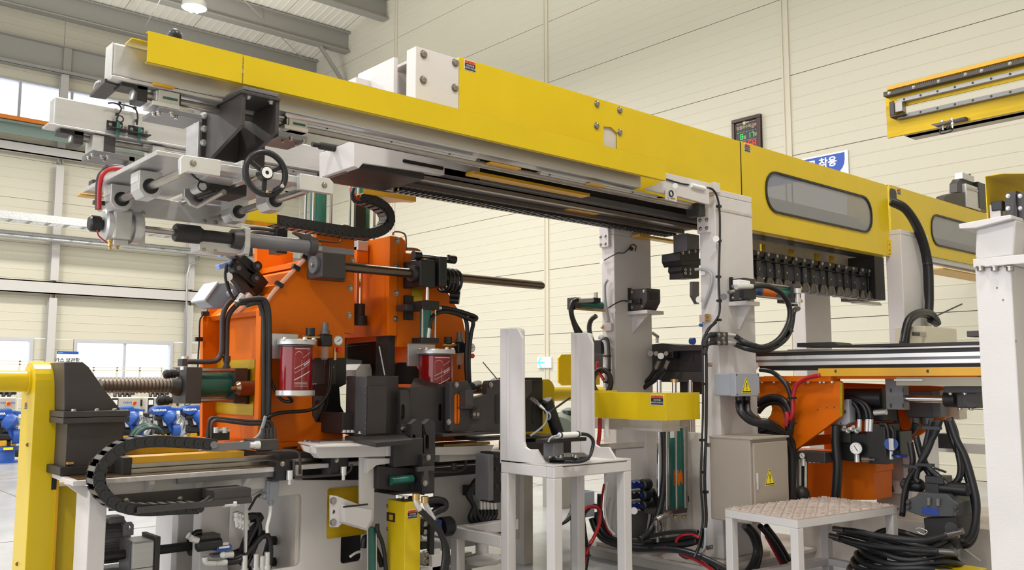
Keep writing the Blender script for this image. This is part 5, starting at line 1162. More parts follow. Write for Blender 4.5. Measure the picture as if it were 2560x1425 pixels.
# gear motor under the table
gm = thing('gear_motor', 'grey gear motor with eye bolt and long shaft under the left table end', 'motor', at(340, 1420, Y=YT + .5))
Ym = YT + .45
a, b = cub(298, 330, 386, 1357, 1440, Y=Ym); part(gm, 'gearbox', MB().box((a[0], a[1], a[2]), b), ALU, .01)
part(gm, 'front_plate', MB().box((a[0] - .01, a[1] + .02, a[2] - .04), (a[0], b[1] - .02, b[2] + .01)), GRY, .006)
part(gm, 'rear_plate', MB().box((b[0], a[1] - .01, a[2] - .05), (b[0] + .03, b[1] + .01, b[2] + .02)), DRK, .004)
part(gm, 'seam', MB().box((a[0] - .001, a[1] - .002, (a[2] + b[2]) / 2 - .06), (b[0] + .001, a[1], (a[2] + b[2]) / 2 - .056)), DRK)
my = b[1] + .12; mz = (a[2] + b[2]) / 2 + .07
part(gm, 'motor_shell', MB().cyl((a[0] - .25, my, mz), (b[0] - .1, my, mz), .12, 28), GRY)
f_ = None
for k in range(22):
    t = 2 * math.pi * k / 22; d = V((0, math.cos(t), math.sin(t))); part(gm, 'cooling_fin', MB().obox(V((a[0] - .1, my, mz)) + d * .127, (.28, 0, 0), d * .024, d.cross(EX) * .006), GRY)
part(gm, 'end_bell', MB().lathe((b[0] - .12, my, mz), EX, [(.14, 0), (.14, .03), (.10, .06)], 28), GRY)
part(gm, 'terminal_box', MB().box(*bly(272, 1312, 313, 1290, Ym + .2, Ym + .32)), GRY, .01)
ey = at(322, 1322, Y=Ym + .1)
part(gm, 'eye_bolt', MB().prism([ey + V((x, 0, z)) for x, z in ((-.03, -.04), (.03, -.04), (.03, .02), (.015, .04), (-.015, .04), (-.03, .02))], (0, .015, 0), [[ey + V((.014 * math.cos(t * .785), 0, .014 * math.sin(t * .785) + .005)) for t in range(8)]]), GRY, .002)
sz = Z_(290, 1392, Ym + .05)
part(gm, 'drive_shaft', MB().cyl((X_(255, 1392, Ym + .1), Ym + .1, sz), (X_(480, 1392, Ym + .1), Ym + .1, sz), .028, 18), DRK2)
part(gm, 'shaft_flange', MB().cyl((X_(474, 1380, Ym + .1), Ym + .1, sz), (X_(482, 1380, Ym + .1), Ym + .1, sz), .06, 24), DRK2)
part(gm, 'mount_base', MB().box((a[0] - .1, a[1], 0), (b[0] + .05, my + .1, a[2])), DRK2, .005)
# solenoid valve and hose bundle under the table
sv = thing('solenoid_valve', 'black and blue solenoid valve on the second white table leg', 'valve', at(540, 1380, Y=YT + .2))
Yv2 = YT + .18
part(sv, 'sub_plate', MB().box(*bly(502, 1358, 552, 1334, Yv2, Yv2 + .1)), DRK, .004)
part(sv, 'coil', MB().lathe(at(490, 1366, Y=Yv2), EX, [(.02, 0), (.034, .01), (.034, .15)], 18), BLK)
part(sv, 'valve_body', MB().box(*bly(543, 1380, 580, 1362, Yv2 - .03, Yv2 + .08)), BLU, .003)
part(sv, 'name_plate', MB().box(*bly(548, 1372, 574, 1364, Yv2 - .034, Yv2 - .03)), CLRW)
part(sv, 'label_block', MB().box(*bly(553, 1366, 572, 1355, Yv2 - .02, Yv2 + .05)), ALUM, .002)
part(sv, 'port_block', MB().box(*bly(535, 1395, 580, 1382, Yv2, Yv2 + .08)), GRY, .003)
part(sv, 'elbow', MB().tube(pp([(512, 1392), (513, 1405), (520, 1408), (540, 1408)], Y=Yv2 - .02), .02, 10), ALUM)
part(sv, 'hose_end', MB().cyl(at(540, 1408, Y=Yv2 - .02), at(566, 1406, Y=Yv2 - .02), .02, 12).cyl(at(556, 1388, Y=Yv2 - .02), at(582, 1386, Y=Yv2 - .02), .02, 12), ALUM)
part(sv, 'plug', MB().sph(at(557, 1387, Y=Yv2 - .05), .018, 10), CLRW)
part(sv, 'hose_fitting', MB().cyl(at(478, 1346, Y=Yv2), at(495, 1352, Y=Yv2), .02, 10).cyl(at(470, 1338, Y=Yv2 + .05), at(488, 1350, Y=Yv2 + .05), .02, 10), ALUM)
part(sv, 'hose', MB().tube(pp([(480, 1340), (490, 1332), (503, 1330)], Y=Yv2 + .05), .018, 8), RUB)
hb = thing('hose_bundle', 'bundle of black hydraulic hoses with bright fittings hanging under the table', 'hoses', at(640, 1420, Y=YT + .25))
YH_ = YT + .2
rng = random.Random(7)
for i in range(8):
    o_ = i * 5; yy = YH_ + .03 * (i % 4)
    part(hb, 'hose', MB().tube([at(612 + o_ * .3, 1292 + (i % 3) * 5, Y=yy), at(640 + o_ * .4, 1290 + (i % 3) * 4, Y=yy), at(650 - o_ * .8, 1330, Y=yy), at(640 - o_ * 1.0, 1360 + (i % 2) * 8, Y=yy), at(622 - o_ * .7, 1400, Y=yy), at(600 + o_ * 1.5, 1440, Y=yy)], .017, 8), RUB)
for i in range(4): part(hb, 'hose', MB().tube(pp([(566, 1406 - 6 * i), (600, 1400 - 8 * i), (630, 1370 - 6 * i), (655, 1342 - 3 * i), (672, 1345), (676 - 4 * i, 1385), (668 - 4 * i, 1440)], Y=YH_ - .03 + .04 * i), .018, 8), RUB)
for i, q in enumerate(((590, 1290), (598, 1293), (606, 1296), (614, 1298))): part(hb, 'hose_fitting', MB().lathe(at(q[0], q[1] - 10, Y=YH_), (0.1, 0, -1), [(.02, 0), (.02, .03), (.026, .03), (.026, .05), (.018, .05), (.018, .09)], 10), ALUM)
for q in ((668, 1400), (640, 1405), (612, 1408), (655, 1410)): part(hb, 'hose_end', MB().lathe(at(q[0], q[1] - 20, Y=YH_ - .04), (0, 0, -1), [(.018, 0), (.018, .08), (.024, .08), (.024, .11), (.018, .11), (.018, .16)], 10), ALUM)
# ================================================================ white bracket arm in front
wb = thing('support_arm', 'white welded support arm with a rail plate, bolted to the table front', 'bracket', at(900, 1330, Y=YT - .2))
Yb = YT - .12
zp_ = Z_(790, 1113, Yb - .06)
part(wb, 'rail_plate', MB().prism([at(745, 1104, Z=zp_), at(792, 1114, Z=zp_), at(992, 1108, Z=zp_), at(960, 1098, Z=zp_)], (0, 0, -.012)), WHT, .002)
part(wb, 'rail_strip', MB().prism([at(765, 1103, Z=zp_), at(800, 1109, Z=zp_), at(985, 1104, Z=zp_), at(950, 1097, Z=zp_)], (0, 0, .012)), STL, .002)
for q in ((763, 1104), (775, 1106)): part(wb, 'bolt', MB().bolt(at(q[0], q[1], Z=zp_), EZ, .012, .01), STL)
part(wb, 'rail_web', MB().prism(ply([(790, 1117), (972, 1112), (972, 1141), (800, 1146), (790, 1134)], Y=Yb - .05), (0, .08, 0)), WHT, .004)
part(wb, 'end_box', MB().box(*bly(968, 1141, 993, 1112, Yb - .06, Yb + .1)), WHT, .004)
part(wb, 'cross_web', MB().prism(ply([(754, 1112), (790, 1120), (790, 1138), (762, 1128)], Y=Yb + .02), (0, .02, 0)), WHT)
part(wb, 'arm_plate', MB().prism(ply([(900, 1143), (981, 1141), (981, 1157), (970, 1164), (943, 1161), (937, 1168), (935, 1300), (918, 1327), (855, 1309), (846, 1318), (827, 1318), (827, 1238), (842, 1240), (900, 1262)], Y=Yb), (0, .02, 0)), WHT, .003)
part(wb, 'arm_flange', MB().prism(ply([(920, 1146), (980, 1146), (978, 1158), (942, 1163), (918, 1183)], Y=Yb - .05), (0, .05, 0)), WHT, .003)
part(wb, 'arm_plate', MB().prism(ply([(860, 1262), (930, 1275), (930, 1298), (916, 1322), (860, 1306)], Y=Yb - .05), (0, .05, 0)), WHT, .003)
for q in ((833, 1252), (833, 1306)): part(wb, 'bolt', MB().bolt(at(q[0], q[1], Y=Yb), NY, .018, .012), STL)
part(wb, 'hole', MB().cyl(at(833, 1279, Y=Yb - .001), at(833, 1279, Y=Yb + .002), .012, 12), BLK)
part(wb, 'slot_cut', MB().box(*bly(858, 1265, 920, 1263, Yb - .052, Yb - .05)), DRK2)
gc = thing('floor_cylinder', 'slim green cylinder standing low between the white arm and the yellow box column', 'cylinder', at(928, 1420, Y=YT - .03))
part(gc, 'barrel', MB().cyl(at(930, 1470, Y=YT - .05), at(930, 1318, Y=YT - .05), .03, 18), GRN)
for dx in (-11, 11): part(gc, 'tie_rod', MB().cyl(at(930 + dx, 1470, Y=YT - .08), at(930 + dx, 1318, Y=YT - .08), .006, 8), STL)
part(gc, 'hose', MB().tube(pp([(943, 1310), (945, 1330), (955, 1355), (962, 1390), (965, 1430)], Y=YT - .1), .014, 8).tube(pp([(908, 1370), (912, 1345), (925, 1350), (945, 1385), (955, 1415)], Y=YT), .02, 8), RUB)
part(gc, 'white_cable', MB().tube(pp([(875, 1392), (890, 1382), (905, 1378)], Y=YT + .1), .009, 8), CLRW)
# ================================================================ dark die blocks on the table
YD_ = 5.12
def plates(t, nm, m, lst, bev=.003):
    for pts, y, th in lst: part(t, nm, MB().prism(ply(pts, Y=y), (0, th, 0)), m, bev)
d1 = thing('die_block', 'dark faceted steel die block standing left of the other dark blocks', 'die', at(945, 1090, Y=YD_), 'dark steel die blocks')
zt1, zb1 = Z_(940, 940, YD_), Z_(940, 1088, YD_)
ft = [(X_(916, 1000, YD_), YD_), (X_(964, 1000, YD_), YD_), (X_(1000, 1000, YD_ + .04), YD_ + .06), (X_(1000, 1000, YD_ + .04), YD_ + .2), (X_(888, 1000, YD_ + .08), YD_ + .2), (X_(888, 1000, YD_ + .08), YD_ + .08)]
part(d1, 'body', MB().prism([(x, y, zb1) for x, y in ft], (0, 0, zt1 - zb1)), DRK, .004)
part(d1, 'face_plate', MB().box((ft[0][0] + .005, YD_ - .012, zb1 + .01), (ft[1][0], YD_, Z_(940, 964, YD_))), DRK, .002)
part(d1, 'base_flange', MB().prism([at(862, 1090, Z=zb1), at(940, 1106, Z=zb1), at(1032, 1098, Z=zb1), at(1000, 1080, Z=zb1), at(900, 1078, Z=zb1)], (0, 0, -.03)), DRK2, .004)
part(d1, 'side_block', MB().box(*bly(856, 1085, 886, 1032, YD_ + .1, YD_ + .4)), DRK2, .004)
for q in ((861, 1080), (870, 1080), (880, 1080), (900, 1083)): part(d1, 'bolt', MB().bolt(at(q[0], q[1], Y=YD_ + .05), EZ, .014, .012), ALUM)
for k in range(8): part(d1, 'edge_screw', MB().sph(at(914, 968 + 15 * k, Y=YD_ + .005), .006, 6), GRY)
part(d1, 'guide_plate', MB().prism(ply([(1001, 977), (1018, 976), (1023, 984), (1023, 1060), (1001, 1062)], Y=YD_ - .02), (0, .03, 0), [rr(1002.5, 1012, 1010, 1052, YD_ - .02, .025)]), DRK, .002)
l_ = part(d1, 'guide_foot', MB().box(*bly(1003, 1090, 1026, 1060, YD_ - .04, YD_ + .1)), DRK, .003)
part(l_, 'bolt', MB().bolt(at(1008, 1072, Y=YD_ - .04), NY, .016, .012), STL)
d2 = thing('die_block', 'dark hood shaped die block with a sloping top, in the middle of the dark blocks', 'die', at(1080, 1090, Y=YD_), 'dark steel die blocks')
plates(d2, 'body', DRK, [([(1028, 968), (1112, 968), (1130, 990), (1130, 1092), (1026, 1092), (1020, 1040), (1024, 990)], YD_ + .02, .22)])
part(d2, 'sloped_top', MB().prism([at(1027, 968, Y=YD_ + .02), at(1112, 968, Y=YD_ + .02), at(1124, 946, Y=YD_ + .2), at(1036, 945, Y=YD_ + .2)], (0, .02, -.02)), DRK, .002)
part(d2, 'slot', MB().prism(rr(1096, 1104, 1010, 1052, YD_ + .018, .02), (0, .004, 0)), BLK)
for px in (1027, 1060):
    k = part(d2, 'vertical_plate', MB().prism(ply([(px, 1060), (px + 14, 1048), (px + 25, 1053), (px + 28, 1060), (px + 28, 1150), (px, 1152)], Y=YD_ - .15), (0, .05, 0), [rr(px + 4, px + 12, 1085, 1127, YD_ - .15, .025)]), DRK2, .002)
d3 = thing('die_block', 'dark slotted clamp plates with a small shelf, right of the rounded die block', 'die', at(1190, 1080, Y=YD_), 'dark steel die blocks')
plates(d3, 'slotted_plate', DRK, [([(1125, 955), (1170, 952), (1180, 975), (1183, 975), (1183, 995), (1218, 985), (1218, 960), (1222, 952), (1262, 948), (1262, 1080), (1125, 1078)], YD_ - .08, .06)])
part(d3, 'slot', MB().prism(rr(1137, 1149, 984, 1061, YD_ - .084, .025), (0, .006, 0)), ORG)
part(d3, 'slot', MB().prism(rr(1238, 1248, 985, 1060, YD_ - .084, .02), (0, .006, 0)), BLK)
part(d3, 'block', MB().box(*bly(1165, 1018, 1184, 976, YD_ - .16, YD_ - .08)), DRK, .003)
part(d3, 'shelf', MB().prism([at(1143, 1017, Y=YD_ - .2), at(1180, 1017, Y=YD_ - .2), at(1196, 1020, Y=YD_ - .08), at(1160, 1020, Y=YD_ - .08)], (0, 0, -.012)), DRK2)
part(d3, 'small_bracket', MB().box(*bly(1182, 1048, 1200, 1018, YD_ - .1, YD_ - .08)), DRK, .002)
for q in ((1141, 962), (1122, 1055), (1227, 962), (1184, 1036), (1193, 1036)): part(d3, 'bolt', MB().bolt(at(q[0], q[1], Y=YD_ - .09), NY, .015, .012), STL)
part(d3, 'base_plate', MB().box(*bly(1108, 1092, 1262, 1078, YD_ - .14, YD_ + .35)).box(*bly(1200, 1103, 1262, 1092, YD_ - .1, YD_ + .2)), DRK, .003)
part(d3, 'threaded_spindle', MB().lathe((X_(1178, 972, YD_ + .3), YD_ + .3, Z_(1178, 972, YD_ + .3)), EX, [(r, k * .012) for k in range(24) for r in ((.042,) if k % 2 else (.036,))], 16), HEAT)
part(d3, 'wire_rod', MB().cyl(at(1207, 905, Y=YD_ + .2), at(1243, 948, Y=YD_ + .1), .004, 6), DRK2)
part(d3, 'roller', MB().cyl(at(1178, 968, Y=YD_ + .15), at(1196, 962, Y=YD_ + .35), .035, 16), BLK)
part(d1, 'wire_rod', MB().cyl(at(948, 866, Y=YD_ + .2), at(962, 938, Y=YD_ + .15), .005, 6), GLV)
d4 = thing('die_block', 'tall dark end block with a cable plug seen between the two white uprights', 'die', at(1330, 1080, Y=YD_), 'dark steel die blocks')
plates(d4, 'body', DRK2, [([(1300, 956), (1318, 944), (1350, 944), (1357, 952), (1357, 1078), (1300, 1080)], YD_, .4)])
plates(d4, 'side_plate', DRK, [([(1296, 950), (1330, 950), (1330, 980), (1312, 1000), (1308, 1078), (1296, 1080)], YD_ - .06, .05)])
part(d4, 'slot', MB().prism(rr(1331, 1341, 1010, 1060, YD_ - .004, .02), (0, .006, 0)), BLK)
part(d4, 'top_block', MB().box(*bly(1318, 956, 1356, 944, YD_ - .04, YD_ + .3)), BLK, .004)
part(d4, 'foot_plate', MB().box(*bly(1300, 1098, 1432, 1088, YD_ - .12, YD_ + .3)), DRK2, .003)
for q in ((1322, 962),): part(d4, 'bolt', MB().bolt(at(q[0], q[1], Y=YD_ - .01), NY, .015, .012), ALUM)
part(d4, 'lower_mount', MB().box(*bly(1312, 1160, 1432, 1098, YD_ - .1, YD_ + .2)), DRK2, .004)
part(d4, 'hose_pack', MB().tube([at(1365, 1000, Y=YD_ - .05), at(1380, 1040, Y=YD_ - .05), at(1395, 1085, Y=YD_ - .05)], .05, 10), RUB)
pl4 = thing('cable_plug', 'silver cable plug with grey lead pushed into the dark end block', 'plug', at(1345, 1010, Y=YD_ - .1))
part(pl4, 'sleeve', MB().lathe(at(1328, 997, Y=YD_ - .06), at(1356, 1020, Y=YD_ - .16) - at(1328, 997, Y=YD_ - .06), [(.02, 0), (.02, .06), (.015, .062), (.015, .1), (.018, .1), (.01, .15)], 14), STL)
part(pl4, 'loop', MB().torus(at(1370, 1040, Y=YD_ - .2), EX, .026, .007, 20, 6), GREYC)
part(pl4, 'lead', MB().tube([at(1356, 1020, Y=YD_ - .16), at(1368, 1035, Y=YD_ - .2), at(1362, 1060, Y=YD_ - .2), at(1340, 1080, Y=YD_ - .18), at(1326, 1090, Y=YD_ - .15)], .008, 8), GREYC)
part(pl4, 'strap', MB().cyl(at(1372, 1032, Y=YD_ - .2), at(1425, 994, Y=YD_ - .22), .008, 6), BLK)
# dark carrier below the dies with green cylinder
dc = thing('die_carrier', 'dark carrier under the die blocks with a green cylinder behind its opening', 'carrier', at(1030, 1230, Y=4.85))
plates(dc, 'front_frame', DRK2, [([(945, 1165), (1062, 1172), (1062, 1238), (945, 1222)], 4.95, .06)], .004)
part(dc, 'back_plate', MB().box(*bly(945, 1228, 1062, 1100, 5.02, 5.06)), DRK2)
o_ = at(975, 1187, Y=4.94); p_ = at(1028, 1212, Y=4.94)
part(dc, 'opening', MB().box((o_.x, 4.944, p_.z), (p_.x, 4.95, o_.z)), BLK)
part(dc, 'cylinder', MB().cyl((o_.x, 4.93, (o_.z + p_.z) / 2), (p_.x, 4.93, (o_.z + p_.z) / 2), .028, 18), GRN)
part(dc, 'upper_block', MB().box(*bly(985, 1168, 1058, 1095, 4.9, 5.2)), DRK2, .004)
k = part(dc, 'right_block', MB().box(*bly(1056, 1236, 1087, 1135, 4.85, 5.1)), DRK2, .004)
part(k, 'clevis', MB().prism(ply([(1062, 1175), (1070, 1175), (1074, 1205), (1070, 1214), (1060, 1214), (1058, 1205)], Y=4.82), (0, .03, 0)), DRK, .003)
part(k, 'side_plate', MB().box(*bly(1045, 1180, 1087, 1165, 4.82, 4.85)), DRK, .003)
for q in ((1071, 1144), (1063, 1208)): part(k, 'bolt', MB().bolt(at(q[0], q[1], Y=4.82), NY, .014, .01), STL)
part(dc, 'bottom_plate', MB().box(*bly(985, 1238, 1086, 1228, 4.84, 5.15)), DRK, .003)
for q in ((1002, 1240), (1015, 1241), (1040, 1242)): part(dc, 'bolt', MB().bolt(at(q[0], q[1], Y=4.86), (0, 0, -1), .014, .012), ALUM)
part(dc, 'column', MB().cyl(at(1020, 1242, Y=4.95), at(1020, 1260, Y=4.95), .045, 18), DRK2)
# yellow box column below
yb = thing('yellow_box_column', 'yellow box column with a warning sticker, standing below the dark dies', 'column', at(1010, 1425, Y=4.86))
a, b = cub(967, 1012, 1051, 1256, 1420, Y=4.86)
part(yb, 'cover', MB().box((a[0], a[1], 0), b), YEL, .004)
sl_ = at(985, 1297, X=a[0] - .003); w1 = at(967, 1290, X=a[0] - .003); w2 = at(987, 1290, X=a[0] - .003)
part(yb, 'viewing_slot', MB().box((a[0] - .004, w2.y, at(980, 1304, X=a[0]).z), (a[0], w1.y, at(980, 1282, X=a[0]).z)), BLK)
part(yb, 'inner_label', MB().box((a[0] - .005, w2.y + .02, at(980, 1300, X=a[0]).z), (a[0] - .004, w1.y - .03, at(980, 1287, X=a[0]).z)), YELO)
sticker(yb, at(1031, 1285, Y=a[1] - .001), EX, EZ, .082, .055)
for py in (1265, 1322): part(yb, 'screw', MB().bolt(at(968.5, py, X=a[0]), NX, .01, .006), STL)
for i, pts in enumerate(([(1040, 1238), (1040, 1258), (1050, 1275), (1075, 1300), (1100, 1330), (1112, 1370), (1108, 1420), (1095, 1450)], [(1062, 1245), (1066, 1265), (1085, 1300), (1105, 1340), (1118, 1380), (1112, 1440)])):
    h = thing('hydraulic_hose', ('black hose with bright elbow curving down right of the yellow box column, nearer one', 'black hose with bright elbow curving down right of the yellow box column, farther one')[i], 'hose', at(1105, 1420, Y=4.8))
    P_ = [at(q[0], q[1], Y=4.72 + .08 * i) for q in pts]
    part(h, 'hose', MB().tube(P_[2:], .02, 10), RUB); part(h, 'elbow', MB().tube(P_[:3], .018, 10), ALUM)
    part(h, 'nut', MB().cyl(P_[0] - V((0, 0, .03)), P_[0] + V((0, 0, .01)), .026, 6), BRS)
hr = thing('hose_loop', 'wide black hose turning in a flat loop behind the yellow box column', 'hose', at(1080, 1270, Y=5.1))
part(hr, 'hose', MB().tube(pp([(1062, 1255), (1090, 1250), (1110, 1255), (1112, 1268), (1098, 1275), (1082, 1285), (1078, 1310), (1076, 1400), (1074, 1590)], Y=5.0), .026, 10).tube(pp([(1065, 1262), (1095, 1262), (1110, 1266)], Y=5.05), .02, 8), RUB)
bv = thing('blue_valve', 'blue and black valve behind the hoses right of the yellow box column', 'valve', at(1095, 1340, Y=5.2))
part(bv, 'manifold', MB().box(*bly(1052, 1375, 1075, 1295, 5.15, 5.35)), BLK, .004)
part(bv, 'valve_body', MB().box(*bly(1072, 1335, 1105, 1300, 5.12, 5.3)), BLUD, .004)
part(bv, 'coil', MB().lathe(at(1102, 1318, Y=5.2), EX, [(.07, 0), (.07, .08), (.055, .1), (.02, .1)], 18), BLK)
part(bv, 'name_plate', MB().box(*bly(1078, 1341, 1102, 1328, 5.115, 5.12)), CLRW)
for py in (1310, 1330): part(bv, 'port', MB().cyl(at(1063, py, Y=5.15), at(1063, py, Y=5.145), .018, 12), STL)
part(bv, 'steel_pipe', MB().tube(pp([(1050, 1345), (1080, 1346), (1105, 1350)], Y=5.1), .024, 10), CHR)
wf = thing('white_floor_bracket', 'low white bolted bracket on the floor between the yellow box column and the stand', 'bracket', at(1080, 1400, Y=5.0))
part(wf, 'plate', MB().box(*bly(1062, 1412, 1102, 1372, 5.0, 5.03)), WHT, .003)
part(wf, 'block', MB().box(*bly(1080, 1450, 1106, 1385, 4.95, 5.1)), WHT, .004)
part(wf, 'base', MB().box(*bly(1050, 1600, 1110, 1412, 4.95, 5.2)), WHT, .004)
for q in ((1067, 1387), (1067, 1403)): part(wf, 'bolt', MB().bolt(at(q[0], q[1], Y=5.0), NY, .015, .012), STL)
# second table behind the dies, right
t2 = thing('rear_table', 'white machine table behind the dark dies, carrying the right press', 'table', (4.6, YT + .6, 0))
a = at(1086, 1122, Y=YT - .02); b = at(1238, 1142, Y=YT - .02)
part(t2, 'edge_beam', MB().prism(ply([(1086, 1118), (1236, 1113), (1222, 1136), (1086, 1138)], Y=YT - .02), (0, .1, 0)), WHT, .003)
part(t2, 'rail', MB().box(*bly(1110, 1118, 1225, 1104, YT, YT + .2)), mat('oily_rail', (.30, .2, .06), .25, metal=.7, var=.3), .002)
part(t2, 'table_top', MB().box((a.x + .1, YT + .05, ZT - .05), (6.1, YBK, ZT)), WHTD, .003)
part(t2, 'dark_fill_panel', MB().box((X_(1060, 1160, YT + .4), YT + .4, ZT - .2), (6.0, YT + 1.2, ZT - .05)), DRK2)  # another added dark panel, blocks bright floor below the rear table
part(t2, 'lower_rail', MB().box(*bly(1090, 1170, 1250, 1155, YT + .3, YT + .4)), WHT, .002)
part(t2, 'panel', MB().box(*bly(1085, 1380, 1300, 1172, YT + .45, YT + .47)), WHT, .003)
part(t2, 'leg_plate', MB().box(*bly(1060, 1600, 1180, 1380, YT + .5, YT + .55)), WHTD, .003)
part(t2, 'pipe', MB().tube(pp([(1050, 1180), (1140, 1178), (1158, 1172), (1164, 1160), (1163, 1140)], Y=YT + .1), .01, 8).cyl(at(1134, 1175, Y=YT + .1), at(1135, 1158, Y=YT + .1), .02, 12), DRK)
part(t2, 'foot', MB().lathe(at(1205, 1405, Y=YT + .2), EZ, [(.16, 0), (.16, .035), (.05, .06), (.05, .2)], 8), WHT, .004)
part(t2, 'sill_beam', MB().box(*bly(1120, 1420, 1290, 1402, YT + .35, YT + .5)), WHT, .003)
hm = thing('hose_manifold', 'dark hose manifold with four bright fittings hanging under the rear table', 'manifold', at(1200, 1230, Y=YT + .3))
part(hm, 'block', MB().box(*bly(1168, 1240, 1262, 1205, YT + .36, YT + .42)), DRK2, .004)
for i in range(5):
    px = 1202 + 9 * i
    part(hm, 'fitting', MB().lathe(at(px, 1240, Y=YT + .3), (0, 0, -1), [(.014, 0), (.014, .05), (.02, .05), (.02, .1)], 10), ALUM)
    part(hm, 'hose', MB().tube(pp([(px, 1265), (px, 1290), (px - 10 - 3 * i, 1318), (px - 12, 1350)], Y=YT + .3), .019, 8), RUB)
for i in range(3): part(hm, 'hose', MB().tube(pp([(1225, 1195 + 3 * i), (1190, 1200 + 4 * i), (1175 - 3 * i, 1235), (1185, 1265), (1200 - 12 * i, 1300), (1215, 1330)], Y=YT + .25), .02, 8), RUB)
part(hm, 'hose_heap', MB().box(*bly(1215, 1345, 1262, 1298, YT + .3, YT + .45)), RUB, .03)
cp_ = thing('clamp_plate', 'narrow dark bolted plate hanging beside the left upright of the white stand', 'plate', at(1240, 1250, Y=YD_ - .3))
part(cp_, 'plate', MB().box(*bly(1222, 1252, 1234, 1136, YD_ - .25, YD_ - .1)), GRY, .002)
part(cp_, 'rib', MB().box(*bly(1234, 1258, 1252, 1130, YD_ - .2, YD_ - .05)), DRK2, .003)
for py in (1142, 1170, 1215, 1245): part(cp_, 'bolt', MB().bolt(at(1222, py, Y=YD_ - .2), NX, .014, .012), BRS)
for py in (1143, 1172, 1215): part(cp_, 'screw', MB().bolt(at(1240, py, Y=YD_ - .2), NY, .012, .008), DRK)

# ================================================================ white stand with two uprights in front
ZS = .95
sc0 = at(1385, 1163, Z=ZS); XS0, YS0 = sc0.x, sc0.y; XS1 = at(1578, 1156, Y=YS0).x; YS1 = at(1252, 1150, X=XS0).y
zb_s = at(1385, 1193, X=XS0, Y=None).z if False else Z_(1395, 1196, YS0)
st = thing('white_stand', 'white welded stand with two tall channel uprights in front of the machine', 'stand', ((XS0 + XS1) / 2, (YS0 + YS1) / 2, 0))
part(st, 'table_plate', MB().box((XS0, YS0, ZS - .012), (XS1, YS1, ZS)), WHT, .002)
tw = .075
part(st, 'top_rail', MB().box((XS0, YS0, zb_s), (XS1, YS0 + tw, ZS - .012)), WHT, .006)
part(st, 'top_rail', MB().box((XS0, YS0 + tw, zb_s), (XS0 + tw, YS1, ZS - .012)), WHT, .006)
part(st, 'top_rail', MB().box((XS0 + tw, YS1 - tw, zb_s), (XS1, YS1, ZS - .012)), WHT, .006)
part(st, 'top_rail', MB().box((XS1 - tw, YS0 + tw, zb_s), (XS1, YS1 - tw, ZS - .012)), WHT, .006)
for x, y in ((XS0, YS0), (XS1 - tw, YS0), (XS0, YS1 - tw), (XS1 - tw, YS1 - tw)): part(st, 'leg', MB().box((x, y, 0), (x + tw, y + tw, zb_s)), WHT, .006)
zl0 = at(1250, 1340, X=XS0).z; yl1 = at(1127, 1322, X=XS0).y
part(st, 'lower_rail', MB().box((XS0, YS1, zl0 - .08), (XS0 + tw, yl1, zl0)), WHT, .006)
part(st, 'low_leg', MB().box((XS0, yl1 - tw, 0), (XS0 + tw, yl1, zl0 - .08)), WHT, .006)
part(st, 'lower_rail', MB().box((XS0 + tw, yl1 - tw, zl0 - .08), (XS0 + .6, yl1, zl0)), WHT, .006)
def upright(X, pts, nm):
    P_ = ply(pts, X=X); k = part(st, nm, MB().prism(P_, (.02, 0, 0)), WHT, .003)
    return P_
u1 = upright(XS0, [(1250, 1158), (1250, 822), (1293, 820), (1306, 845), (1309, 1105), (1313, 1118), (1322, 1124), (1341, 1124), (1363, 1160)], 'upright_plate')
yA, yB = at(1250, 1000, X=XS0).y, at(1293, 1000, X=XS0).y
part(st, 'upright_channel', MB().box((XS0 + .02, yB + .02, ZS), (XS0 + .10, yA, u1[1].z)), WHT, .02)
XU = XS1 - .12
u2 = upright(XU, [(1427, 1150), (1427, 833), (1468, 832), (1481, 858), (1483, 1100), (1488, 1112), (1498, 1118), (1521, 1118), (1541, 1152)], 'upright_plate')
yA, yB = at(1427, 1000, X=XU).y, at(1468, 1000, X=XU).y
part(st, 'upright_channel', MB().box((XU + .02, yB + .02, ZS), (XU + .10, yA, u2[1].z)), WHT, .02)
for X_u, pa, pb, zt_u in ((XS0, 1268, 1275, u1[1].z), (XU, 1442, 1450, u2[1].z)):
    part(st, 'upright_rib', MB().box((X_u - .006, at(pb, 1000, X=X_u).y, ZS), (X_u, at(pa, 1000, X=X_u).y, zt_u - .01)), WHT, .003)
part(st, 'weld_seam', MB().box((XS0 + .08, YS0 - .002, ZS - .016), (XS1 - .05, YS0, ZS - .012)), DRK)
# dark bearing base on the stand with a looped sensor cable
sb2 = thing('swivel_mount', 'black base plate with bolts and a looped cable on top of the white stand', 'sensor', at(1430, 1150, Z=ZS))
def zs(px, py, h): return at(px, py, Z=ZS + h)
part(sb2, 'base_plate', MB().prism([zs(1352, 1150, 0), zs(1374, 1157, 0), zs(1474, 1150, 0), zs(1460, 1140, 0), zs(1365, 1142, 0)], (0, 0, .025)), DRK2, .003)
part(sb2, 'bearing_disc', MB().cyl(zs(1410, 1147, .025), zs(1410, 1147, .025) + V((0, 0, .02)), .10, 28), BLK)
for q in ((1376, 1136), (1392, 1136), (1402, 1137), (1412, 1136), (1432, 1135), (1440, 1137)): part(sb2, 'bolt', MB().bolt(zs(q[0], q[1] + 6, .045), EZ, .012, .014), STL)
c = zs(1385, 1140, .05)
part(sb2, 'pivot_block', MB().box(c + V((-.04, -.04, 0)), c + V((.05, .06, .09))), GRY, .003)
part(sb2, 'swing_plate', MB().box(c + V((-.12, -.05, .09)), c + V((.26, .05, .115))), DRK2, .003)
part(sb2, 'white_sleeve', MB().cyl(c + V((-.02, -.07, .14)), c + V((.17, -.07, .14)), .017, 14), CLRW)
